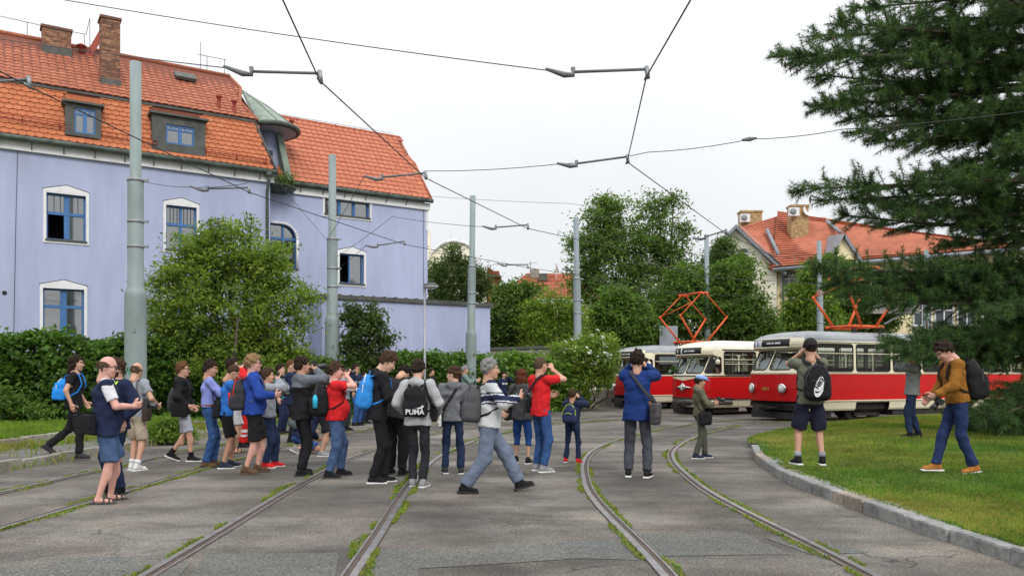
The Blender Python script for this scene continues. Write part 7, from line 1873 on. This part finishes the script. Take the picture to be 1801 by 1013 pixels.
shoulder_bag(I, 'flat black messenger bag across the back of the man in the navy vest', C_BLACK, -1, -.06, (.045, .18, .12), .0, -.02, 1, None, None, .02, ang=62)
I = person('beard', 'bearded man in dark open jacket facing the camera, mostly hidden behind the navy vest', 204, 868, 1.72, 245, 0, skin='c', hair=('mop', 'brown'), beard=True, arms=('pocket', 'down'), top=('jacket', [C_NAVY, C_WHITE, cloth('neon', (0.45, 0.7, 0.03))], -.1), paint=lambda q: np.where((q[:, 0] > .06) & (np.abs(q[:, 1]) < .055), 1, np.where((q[:, 0] > .04) & (np.abs(np.abs(q[:, 1]) - .08) < .016), 2, 0)), bottom=('trousers', D_DK), head=(5, -10), seed=4)
I = person('greytee', 'man in grey T-shirt, beige cargo shorts and white trainers seen from behind by the pole', 238, 827, 1.72, 76, 0, 1.08, skin='a', hair=('ring', 'mouse'), head=(22, 5), arms=((.16, .02, -.40), (.20, .1, -.36)), feet=ST(.10, 10, .05, -.08), top=('tee', C_GREY, -.08), bottom=('shorts', cloth('beige', (0.36, 0.30, 0.23)), .98), shoes=(SH_W, M_SOLEW), sock=C_WHITE, seed=5)
shoulder_bag(I, 'small dark brown shoulder bag at the right hip of the man in grey', cloth('bag brown', (0.05, 0.035, 0.028)), -1, -.05, (.05, .075, .12), -.02, .04, -1, None, cloth('strap grey', (0.10, 0.09, 0.085)))
I = person('greyshorts', 'young man with glasses in black hooded jacket and light grey shorts walking right', 322, 811, 1.74, 6, 0, .98, hair=('short', 'ginger'), glasses=True, arms=((.10, .1, -.44), (.16, .06, -.42)), feet=[(-.22, .07, .05, 6, 22), (.16, .07, 0, 6, 0)], top=('hoodie', C_BLACK, -.1), bottom=('shorts', cloth('heather grey', (0.36, 0.36, 0.42)), .97), shoes=(C_BLACK, M_SOLEW), sock=C_BLACK, seed=6)
shoulder_bag(I, 'black shoulder bag against the hip of the man in grey shorts', C_BLACK, -1, .0, (.06, .14, .13), -.02, .02, 1)
backpack(I, 'limp black rucksack hanging low on the man in grey shorts', C_CHAR, (.06, .13, .20), False, None, .16, .05)
I = person('lav', 'man with dark hair in lavender shirt, blue jeans and brown belt facing right', 368, 821, 1.75, 22, 0, 1.02, skin='b', hair=('short', 'dark'), head=(14, -20), arms=('chest', 'chest'), feet=ST(.09, 8, .06, -.06), top=('shirt', cloth('lavender', (0.20, 0.23, 0.52)), .05), bottom=('trousers', D_BRT), shoes=(SH_BR, M_SOLEK), belt=cloth('belt leather', (0.16, 0.06, 0.02)), seed=7)
I = person('redblue', 'man in red and blue jacket photographing over others, bare legged in sandals', 409, 796, 1.84, 8, 0, hair=('short', 'dark'), arms=('face', 'face'), top=('jacket', [cloth('blue mid', (0.04, 0.08, 0.24)), C_RED, C_WHITE], -.05), paint=lambda q: np.where(q[:, 2] > .40, 1, np.where((np.abs(q[:, 2] - .33) < .012) | (np.abs(q[:, 2] - .29) < .012), 2, 0)), bottom=('shorts', C_LGREY), shoes=(SH_BR, M_SOLEK), sandals=True, seed=8)
photo_camera(I, 'small camera held up by the man in red and blue jacket')
I = person('bluetee', 'young man in bright blue T-shirt and black shorts bowing over his camera', 397, 823, 1.70, 30, 0, .97, skin='b', hair=('buzz', 'brown'), head=(30, 0), lean=6, arms=('chest', 'chest'), feet=ST(.10, 14, .10, -.06), top=('tee', cloth('cobalt', (0.025, 0.13, 0.42)), -.07), bottom=('shorts', C_BLACK, .92), shoes=(SH_NV, M_SOLEW), seed=9)
shoulder_bag(I, 'slim black sling bag on the back of the man in bright blue', C_BLACK, -1, -.02, (.04, .07, .14), .02, -.02, 1, False, None, .03, ang=70)
I = person('blond', 'tall blond man in royal blue fleece and black shorts with a striped rucksack', 446, 832, 1.83, 14, 0, 1.12, .1, 'p', ('mop', 'blond'), glasses=True, arms=('hold', 'hold'), feet=ST(.11, 10, .05, -.10), top=('fleece', C_BLUE, -.08), bottom=('shorts', C_BLACK, 1.0), shoes=(SH_BR, mat('brown sole', (0.09, 0.06, 0.04), .8)), seed=10)
backpack(I, 'grey black rucksack with red panels on the blond man', C_CHAR, (.10, .15, .22), True, C_RED, .22, .06, accent=C_RED, sm=cloth('strap grey2', (0.09, 0.09, 0.1)))
photo_camera(I, 'camera held low by the blond man in blue fleece', False, mid_hands(I) + I['cF'] * .04, I['cF'], .9)
I = person('redshoes', 'person with brown hair in grey jacket, dark jeans and red trainers behind the blond man', 472, 822, 1.62, 10, 0, .95, hair=('short', 'brown'), arms=('face', 'face'), feet=ST(.10, 12, .1, -.04), top=('jacket', C_GREY, -.05), bottom=('trousers', D_DK), shoes=(C_RED, M_SOLEW), seed=11)
photo_camera(I, 'camera raised by the person in red trainers')
stripe = lambda c: ((np.abs(c[:, 2] - .36) < .028) | (np.abs(c[:, 2] - .26) < .028)).astype(int)
I = person('redtrousers', 'person in red work trousers with white reflective bands, mostly hidden in the crowd', 428, 786, 1.70, 355, 0, hair=('short', 'dark'), arms=('down', 'down'), top=('jacket', C_NAVY), bottom=('trousers', [C_RED, C_WHITE], 1, stripe), slim=1.15, seed=12)
I = person('teal', 'man in teal polo shirt and navy trousers standing at the back of the crowd', 494, 763, 1.80, 350, -.0, skin='c', hair=('short', 'dark'), arms=((.14, .08, -.42), 'down'), top=('tee', [cloth('teal', (0.03, 0.21, 0.20)), C_WHITE], -.06), collar=True, bottom=('trousers', C_NAVY), seed=13)
I = person('navyback', 'tall short haired man in navy jacket behind the man in teal', 513, 778, 1.86, 0, 0, hair=('buzz', 'ginger'), arms=('hold', 'hold'), top=('jacket', C_NAVY), bottom=('trousers', C_BLACK), seed=14)
I = person('greyblack', 'man in grey and black jacket with black trousers raising a big camera', 532, 835, 1.79, 36, 0, 1.04, skin='a', hair=('short', 'dark'), arms=('face', 'face'), feet=ST(.14, 12, .05, -.08), top=('jacket', [C_BLACK, cloth('slate', (0.12, 0.13, 0.15))], -.12), paint=lambda q: (q[:, 2] > .36).astype(int), hood=True, bottom=('trousers', C_BLACK), shoes=(C_BLACK, M_SOLEK), slim=1.04, seed=15)
photo_camera(I, 'big black camera with long lens raised by the man in grey and black', big=1.25, lens=.17)
I = person('redstout', 'stout man in red T-shirt and jeans raising his camera, black rucksack on his back', 590, 838, 1.70, 12, 0, 1.22, .35, 'p', ('mop', 'brown'), head=(4, 0), arms=('face', 'face'), feet=ST(.15, 14, .08, -.10), top=('tee', C_RED, -.08), bottom=('trousers', D_MID), shoes=(C_BLACK, M_SOLEK), seed=16)
photo_camera(I, 'black camera raised by the stout man in red', lens=.1)
R_ = backpack(I, 'large black rucksack with turquoise bottle on the stout man in red', C_BLACK, (.12, .18, .25), True, None, .24, .08)
g = MB(); sp = I['sp']; g.lathe(sp(.12, -.3, -.24), [(.035, 0), (.037, .14), (.03, .16), (.022, .165), (.022, .19)], 12); bt = thing('water_bottle', 'turquoise drinking bottle in the side pocket of the large black rucksack', 'bottle', I['M'] @ Vector(sp(.12, -.3, -.24))); g.build('flask', mat('turquoise', (0.03, 0.42, 0.62), .35), bt, I['M'])
I = person('crouch', 'person in navy clothes crouching behind the legs of the photographers', 524, 797, 1.74, 25, 0, hair=('short', 'brown'), lean=42, pelz=.34, arms=('hold', 'hold'), feet=[(.12, .14, 0, 12, 0), (-.06, .12, .03, 12, 30)], top=('sweater', C_NAVY), bottom=('shorts', cloth('blue mid', (0.04, 0.08, 0.24)), .9), shoes=(SH_GR, M_SOLEW), seed=17)
backpack(I, 'grey green rucksack on the crouching person', cloth('slate green', (0.09, 0.11, 0.11)), (.10, .15, .2), True, None, .26, .06)
I = person('hiddenshorts', 'person in black shorts standing hidden behind the stout man in red', 566, 802, 1.52, 10, 0, hair=('short', 'dark'), arms=('hold', 'hold'), top=('tee', C_BLACK), bottom=('shorts', C_BLACK), shoes=(SH_GR, M_SOLEW), seed=18)
I = person('whiteback', 'dark haired person in white shirt half hidden behind the stout man in red', 581, 768, 1.68, 5, 0, hair=('mop', 'dark'), arms=('hold', 'hold'), top=('shirt', C_WHITE), bottom=('trousers', C_CHAR), seed=19)
I = person('brownback', 'brown haired man in grey top between red T-shirt and navy sweater, far back', 606, 757, 1.70, 345, -.0, skin='c', hair=('short', 'brown'), arms=('hold', 'hold'), top=('sweater', C_GREY), bottom=('trousers', C_CHAR), seed=20)
I = person('pattern', 'tall man with glasses in navy sweater with pale pattern at the back', 626, 749, 1.86, 335, -.02, hair=('short', 'dark'), glasses=True, arms=('chest', 'pocket'), top=('sweater', [C_NAVY, C_LGREY], -.1), paint=lambda q: ((np.abs(q[:, 2] - .30) < .035) & (np.sin(q[:, 1] * 90) > -.2)).astype(int), bottom=('trousers', D_BRT), seed=21)
I = person('woman_denim', 'dark haired woman in open denim jacket beside the tall man in patterned sweater', 641, 745, 1.63, 335, -.02, skin='c', woman=True, hair=('bob', 'dark'), arms=('down', 'down'), top=('jacket', [D_DK, cloth('pale blue', (0.3, 0.38, 0.45))], -.12), paint=lambda q: ((q[:, 0] > .05) & (np.abs(q[:, 1]) < .05)).astype(int), bottom=('trousers', D_DK), seed=22)
I = person('bluepack', 'lanky young man all in black with sky blue backpack looking down at his phone', 664, 849, 1.86, 14, 0, .92, skin='c', hair=('mop', 'brown'), head=(32, -5), lean=7, arms=('hold', 'hold'), feet=ST(.07, 8, .08, -.06), top=('hoodie', C_BLACK, -.12), bottom=('trousers', C_BLACK), shoes=(C_BLACK, M_SOLEW), seed=23)
SKY_ = cloth('sky blue', (0.03, 0.21, 0.56))
backpack(I, 'sky blue backpack on the lanky young man in black', SKY_, (.09, .14, .23), True, SKY_, .25, .06, accent=C_WHITE, sm=SKY_)
phone(I, 'phone in the hands of the lanky young man', mid_hands(I) + I['cF'] * .03, I['cF'] * .6 - I['cU'] * .8)
I = person('hunched', 'broad person all in black bending forward, head out of sight', 694, 835, 1.78, 72, 0, 1.16, hair=('short', 'black'), lean=24, head=(45, 0), arms=('hold', 'hold'), feet=ST(.12, 10, .1, .0), top=('jacket', cloth('black b', (0.018, 0.016, 0.017)), -.15), bottom=('trousers', C_BLACK), shoes=(C_BLACK, M_SOLEK), slim=1.1, seed=24)
I = person('drawstring', 'young man in light grey hoodie and charcoal jeans seen from behind with black drawstring bag', 735, 856, 1.72, 84, 0, .98, skin='c', hair=('short', 'dark'), head=(16, -5), arms=((.16, .06, -.40), (.2, .08, -.40)), feet=ST(.08, 10, .02, -.04), top=('hoodie', C_LGREY, -.10), bottom=('trousers', D_BLK), slim=.9, shoes=(SH_GR, M_SOLEW), seed=25)
def logo_puma(root, I, c, d, size, up, off):
    Mp = I['M']; B = (-I['cL'], I['cU'], -I['cF']); o = Vector(I['sp'](up - .155, -d - size[0] * 1.02 - .028, off - .005))
    L = Matrix(((B[0][0], B[1][0], B[2][0], o.x), (B[0][1], B[1][1], B[2][1], o.y), (B[0][2], B[1][2], B[2][2], o.z), (0, 0, 0, 1)))
    put('lettering', text_mesh('PUMA', .095, C_WHITE, .003, bold=.002), root, Mp @ L)
    P = [(.0, .045), (.03, .052), (.06, .062), (.085, .075), (.105, .095), (.112, .083), (.128, .088), (.12, .07), (.105, .06), (.10, .045), (.108, .03), (.095, .034), (.085, .05), (.06, .045), (.04, .042), (.02, .046)]
    g = MB(); g.prism([(x, y, 0) for x, y in P[::-1]], (0, 0, .004)); g.build('cat_emblem', C_WHITE, root, Mp @ L)
backpack(I, 'black drawstring bag with white lettering and leaping cat on the grey hoodie', C_BLACK, (.045, .155, .21), False, None, .25, .05, .005, logo=logo_puma)
shoulder_bag(I, 'small black pouch hanging at the right side of the grey hoodie', C_BLACK, -1, .02, (.035, .06, .10), .05, .03, -1, False)
I = person('lampman', 'man in black by the lamp post looking at a phone, at the hedge', 759, 735, 1.78, 350, -.02, hair=('short', 'dark'), arms=('hold', 'hold'), top=('jacket', C_BLACK), bottom=('trousers', C_BLACK), seed=26)
phone(I, 'phone held by the man in black at the lamp post', mid_hands(I) + I['cF'] * .02, I['cF'])
I = person('melange', 'boy in melange grey hoodie and blue jeans turning his head left', 797, 833, 1.64, 96, 0, .92, skin='c', hair=('mop', 'brown'), head=(10, 62), arms=((.18, .03, -.36), (.16, .05, -.38)), feet=ST(.13, 10, .04, -.04), top=('hoodie', cloth('melange', (0.13, 0.135, 0.145), .25), -.08), bottom=('trousers', D_DK), shoes=(C_CHAR, M_SOLEW), seed=27)
r = shoulder_bag(I, 'small black pouch with upright white lettering at the left hip of the boy', C_BLACK, 1, -.03, (.035, .06, .12), -.06, .01, -1, False, None, .02)
c_ = I['sp'](-.06, -.10, .24); B = (I['cU'], I['cL'], -I['cF']); c_ = I['sp'](-.06, -.096, .225)
L = Matrix(((B[0][0], B[1][0], B[2][0], c_[0]), (B[0][1], B[1][1], B[2][1], c_[1]), (B[0][2], B[1][2], B[2][2], c_[2]), (0, 0, 0, 1)))
put('lettering', text_mesh('adidas', .075, C_WHITE, .003, bold=.004), r, I['M'] @ L)
I = person('pairdark', 'man in black beside the grey haired man at the hedge', 809, 735, 1.76, 5, -.02, hair=('short', 'dark'), arms=('hold', 'down'), top=('jacket', C_BLACK), bottom=('trousers', C_BLACK), seed=28)
I = person('sage', 'grey haired man in sage green jacket reaching towards the third pole', 818, 736, 1.86, 2, -.02, skin='a', hair=('short', 'grey'), arms=((.42, .02, -.12), (.40, .02, -.16)), top=('jacket', cloth('sage', (0.14, 0.20, 0.18))), bottom=('trousers', C_CHAR), seed=29)
def sweater(q): 
    z = q[:, 2] - .05 * np.abs(q[:, 1]) * 3
    return np.where((z > .245) & (z < .315), 1, np.where((np.abs(z - .345) < .010) | (np.abs(z - .22) < .008), 1, 0))
I = person('walker', 'grey haired man in white sweater with navy chest bands striding to the right', 858, 866, 1.78, 7, 0, 1.08, .05, 'a', ('short', 'grey'), arms=((.16, .05, -.34), (.36, .02, -.12)), feet=[(.42, .06, .03, 6, -14), (-.30, .06, .01, 6, 4)], top=('sweater', [cloth('off white', (0.52, 0.53, 0.54)), C_NAVY], -.06), paint=sweater, collar=True, bottom=('trousers', cloth('cargo grey', (0.135, 0.165, 0.23))), shoes=(C_BLACK, M_SOLEK), slim=1.2, lean=3, seed=30)
backpack(I, 'worn dark grey rucksack on the striding man in white', cloth('pack grey', (0.075, 0.075, 0.08)), (.11, .15, .24), True, cloth('pack dark', (0.03, 0.03, 0.033)), .24, .07)
photo_camera(I, 'camera on a wrist strap raised by the striding man in white', False, I['wri'][1] + I['hdir'][1] * .09, I['cF'], .8, .05, strap=True)
g = MB(); kn, hpn = I['knee'][1], I['hips'][1]; mid = hpn * .3 + kn * .7
I = person('printed', 'youth in navy sweater with white lettering at the hedge, hand at his face', 886, 729, 1.70, 300, -.05, hair=('short', 'dark'), arms=('face', 'down'), top=('sweater', [C_NAVY, C_WHITE], -.1), paint=lambda q: ((np.abs(q[:, 2] - .33) < .03) & (q[:, 0] > .05) & (np.abs(q[:, 1]) < .13) & (np.sin(q[:, 1] * 140) > -.5)).astype(int), bottom=('trousers', D_DK), seed=31)
I = person('blackfar', 'man in black jacket with slicked back hair, rightmost person at the hedge', 911, 727, 1.78, 2, -.06, hair=('short', 'brown'), arms=('hold', 'hold'), top=('jacket', C_BLACK), bottom=('trousers', C_BLACK), seed=32)
I = person('auburn', 'auburn haired woman in dark grey jacket and blue cropped leggings beside the red T-shirt', 918, 815, 1.60, 78, 0, 1.1, woman=True, hair=('bob', 'auburn'), head=(10, 0), arms=('hold', 'hold'), feet=ST(.13, 10, .1, -.06), top=('jacket', cloth('graphite', (0.055, 0.056, 0.06)), -.13), hood=True, bottom=('capri', cloth('capri blue', (0.02, 0.065, 0.22))), shoes=(C_BLACK, M_SOLEW), seed=33)
shoulder_bag(I, 'black handbag at the left side of the auburn haired woman', C_BLACK, 1, -.04, (.06, .1, .14), .0, .03, 1, False, None, .04)
I = person('redbald', 'shaven headed man in red T-shirt and jeans photographing with one raised arm', 951, 829, 1.80, 42, 0, 1.0, skin='a', hair=('buzz', 'mouse'), arms=('hold', 'face'), feet=ST(.13, 14, .04, -.06), top=('tee', C_RED, -.10), bottom=('trousers', D_BRT), shoes=(SH_GR, M_SOLEW), seed=34)
photo_camera(I, 'compact camera at the eye of the shaven headed man', big=.8, lens=.05)
shoulder_bag(I, 'small black shoulder bag between auburn haired woman and red T-shirt', C_BLACK, 1, -.02, (.05, .08, .11), .06, .01, -1, False)
I = person('child', 'small child in navy jacket and red trainers taking a picture with a phone', 1007, 814, 1.27, 66, 0, .95, skin='b', hair=('buzz', 'brown'), arms=('face', 'face'), feet=[(.06, .2, 0, 12, 0), (-.06, .16, 0, 12, 0)], top=('jacket', C_NAVY, -.08), bottom=('trousers', D_DK), shoes=(C_RED, M_SOLEW), seed=35)
backpack(I, 'navy school backpack with yellow green zip on the small child', cloth('navy b', (0.025, 0.032, 0.085)), (.09, .16, .23), True, None, .24, .08, accent=cloth('neon', (0.45, 0.7, 0.03)))
phone(I, 'phone held up by the small child', I['hd'](.26, -.03, .0), I['hF'])
I = person('bluejacket', 'tall man in blue jacket and grey jeans seen from behind photographing the trams', 1121, 839, 1.87, 74, 0, 1.0, skin='a', hair=('mop', 'dark'), arms=('face', 'face'), feet=[(.02, .13, 0, 8, 0), (-.02, .14, 0, 8, 0)], top=('jacket', C_BLUE if False else cloth('jacket blue', (0.013, 0.034, 0.145)), -.16), bottom=('trousers', D_GRY), shoes=(C_BLACK, M_SOLEW), seed=36)
photo_camera(I, 'camera at the eye of the tall man in blue jacket')
shoulder_bag(I, 'large dark grey messenger bag with orange tab on the man in blue jacket', cloth('messenger', (0.05, 0.048, 0.05)), -1, -.05, (.065, .16, .15), -.06, .03, 1, cloth('messenger flap', (0.075, 0.07, 0.075)), cloth('strap grey3', (0.05, 0.052, 0.06)))
c_ = I['sp'](.09, -.12, -.20); g = MB(); g.box(c_, (.03, .05, .05)); tb = COL.objects[-1]; g.build('leather_tab', mat('orange leather', (0.35, 0.11, 0.02), .6), [o for o in COL.objects if o.name.startswith('shoulder_bag')][-1], I['M'])
I = person('boycap', 'boy in pale blue flat cap and olive clothes standing in front of the middle tram', 1230, 806, 1.52, 3, 0, .95, skin='b', hair=('short', 'dark'), hat=('flat', cloth('cap blue', (0.22, 0.33, 0.62))), head=(12, 0), arms=('hold', 'hold'), feet=[(.14, .08, 0, 8, 0), (-.10, .08, 0, 8, 0)], top=('hoodie', cloth('olive', (0.115, 0.105, 0.07)), -.08), bottom=('trousers', cloth('olive dark', (0.075, 0.08, 0.06))), shoes=(SH_NV, M_SOLEW), sock=cloth('azure', (0.02, 0.22, 0.66)), slim=.95, seed=37)
photo_camera(I, 'black camera in the hands of the boy in flat cap', False, mid_hands(I) + I['cF'] * .02 + I['cU'] * .05, I['cF'], .9)
shoulder_bag(I, 'black bag hanging in front of the hip of the boy in flat cap', C_BLACK, -1, .06, (.07, .14, .14), -.10, .02, 1, False, None, .06)
I = person('capman', 'man in black cap, olive T-shirt and long navy shorts on the lawn seen from behind', 1425, 817, 1.84, 84, .205, 1.06, skin='a', hair=('buzz', 'dark'), hat=('cap', cloth('cap black', (0.022, 0.017, 0.018))), arms=('face', 'face'), feet=[(.0, .17, 0, 14, 0), (-.02, .16, 0, 10, 0)], top=('tee', cloth('olive grey', (0.125, 0.13, 0.095)), -.10), bottom=('shorts', cloth('navy black', (0.017, 0.018, 0.035)), 1.0), shoes=(C_BLACK, M_SOLEW), sock=C_GREY, slim=1.12, seed=38)
photo_camera(I, 'camera at the eye of the man in black cap', lens=.06)
def logo_tick(root, I, c, d, size, up, off):
    Mp = I['M']; B = (-I['cL'], I['cU'], -I['cF']); o = Vector(I['sp'](up - .03, -d - size[0] * 1.02 - .03, off)); tl = R(-14)
    L = Matrix(((B[0][0], B[1][0], B[2][0], o.x), (B[0][1], B[1][1], B[2][1], o.y), (B[0][2], B[1][2], B[2][2], o.z), (0, 0, 0, 1))) @ Matrix.Rotation(tl, 4, 'Z')
    P = [(.065 * math.cos(t) * (1.0 if math.sin(t) < 0 else .85), .15 * math.sin(t) - .03) for t in np.linspace(0, 2 * PI, 25)[:-1]]
    g = MB(); g.prism([(x, y, 0) for x, y in P], (0, 0, .006)); g.build('white_print', C_WHITE, root, Mp @ L)
    put('lettering', text_mesh('NIKE', .078, C_BLACK, .002, bold=.003), root, Mp @ L @ Matrix.Translation((-.005, .02, .0075)) @ Matrix.Rotation(R(72), 4, 'Z'))
    q = [(-.045, -.09), (-.03, -.125), (.0, -.12), (.055, -.04), (.015, -.09), (-.015, -.10), (-.032, -.098)]
    g = MB(); g.prism([(x, y, .0065) for x, y in q], (0, 0, .003)); g.build('tick_emblem', C_BLACK, root, Mp @ L)
backpack(I, 'black backpack with white shoe shaped print on the man in black cap', C_BLACK, (.09, .165, .25), True, None, .20, .09, off=-.05, logo=logo_tick)
I = person('hoodgrey', 'man in grey hoodie and dark jeans on the lawn photographing leftwards under the branches', 1604, 769, 1.78, 165, .22, 1.03, hair=('short', 'dark'), arms=('face', 'face'), lean=-4, feet=[(.05, .1, 0, 8, 0), (-.14, .1, 0, 8, 0)], top=('hoodie', cloth('mid grey', (0.20, 0.205, 0.21)), -.08), bottom=('trousers', D_DK), shoes=(C_BLACK, M_SOLEK), seed=39)
photo_camera(I, 'camera at the eye of the man in grey hoodie under the pine')
I = person('mustard', 'man in mustard sweater and dark jeans looking down at his phone on the lawn', 1684, 830, 1.80, 176, .215, 1.02, skin='p', hair=('short', 'dark'), head=(40, 0), lean=9, arms=((.34, .0, -.34), (.28, .02, -.40)), feet=[(-.16, .10, .0, 8, 6), (.24, .08, 0, 8, 0)], top=('sweater', cloth('mustard', (0.235, 0.10, 0.018)), -.03), bottom=('trousers', denim('ink', (0.022, 0.036, 0.105))), shoes=(cloth('tan shoe', (0.36, 0.14, 0.035)), M_SOLEW), slim=.97, seed=40)
backpack(I, 'big black rucksack on the man in mustard sweater', C_BLACK, (.12, .16, .26), True, None, .24, .08)
phone(I, 'phone held out by the man in mustard sweater', I['wri'][0] + I['hdir'][0] * .11 + I['cU'] * .03, I['cF'] * .6 - I['cU'] * .7)
photo_camera(I, 'camera dangling at the waist of the man in mustard sweater', False, I['sp'](.03, .24, .02), I['cF'] - I['cU'] * .9, 1.15, .12)
# the driver of the middle tram
Md = W2 @ Matrix.Translation((-1.35, .45, .42)); 
person('driver', 'tram driver in red shirt sitting in the cab of the middle tram', 0, 0, 1.76, 0, M=Md, hair=('short', 'dark'), pelz=.86, arms=((.34, .05, -.25), (.34, .05, -.25)), feet=[(.35, .12, .47, 5, 0), (.35, .12, .47, 5, 0)], top=('shirt', C_RED), bottom=('trousers', C_CHAR), seed=41)
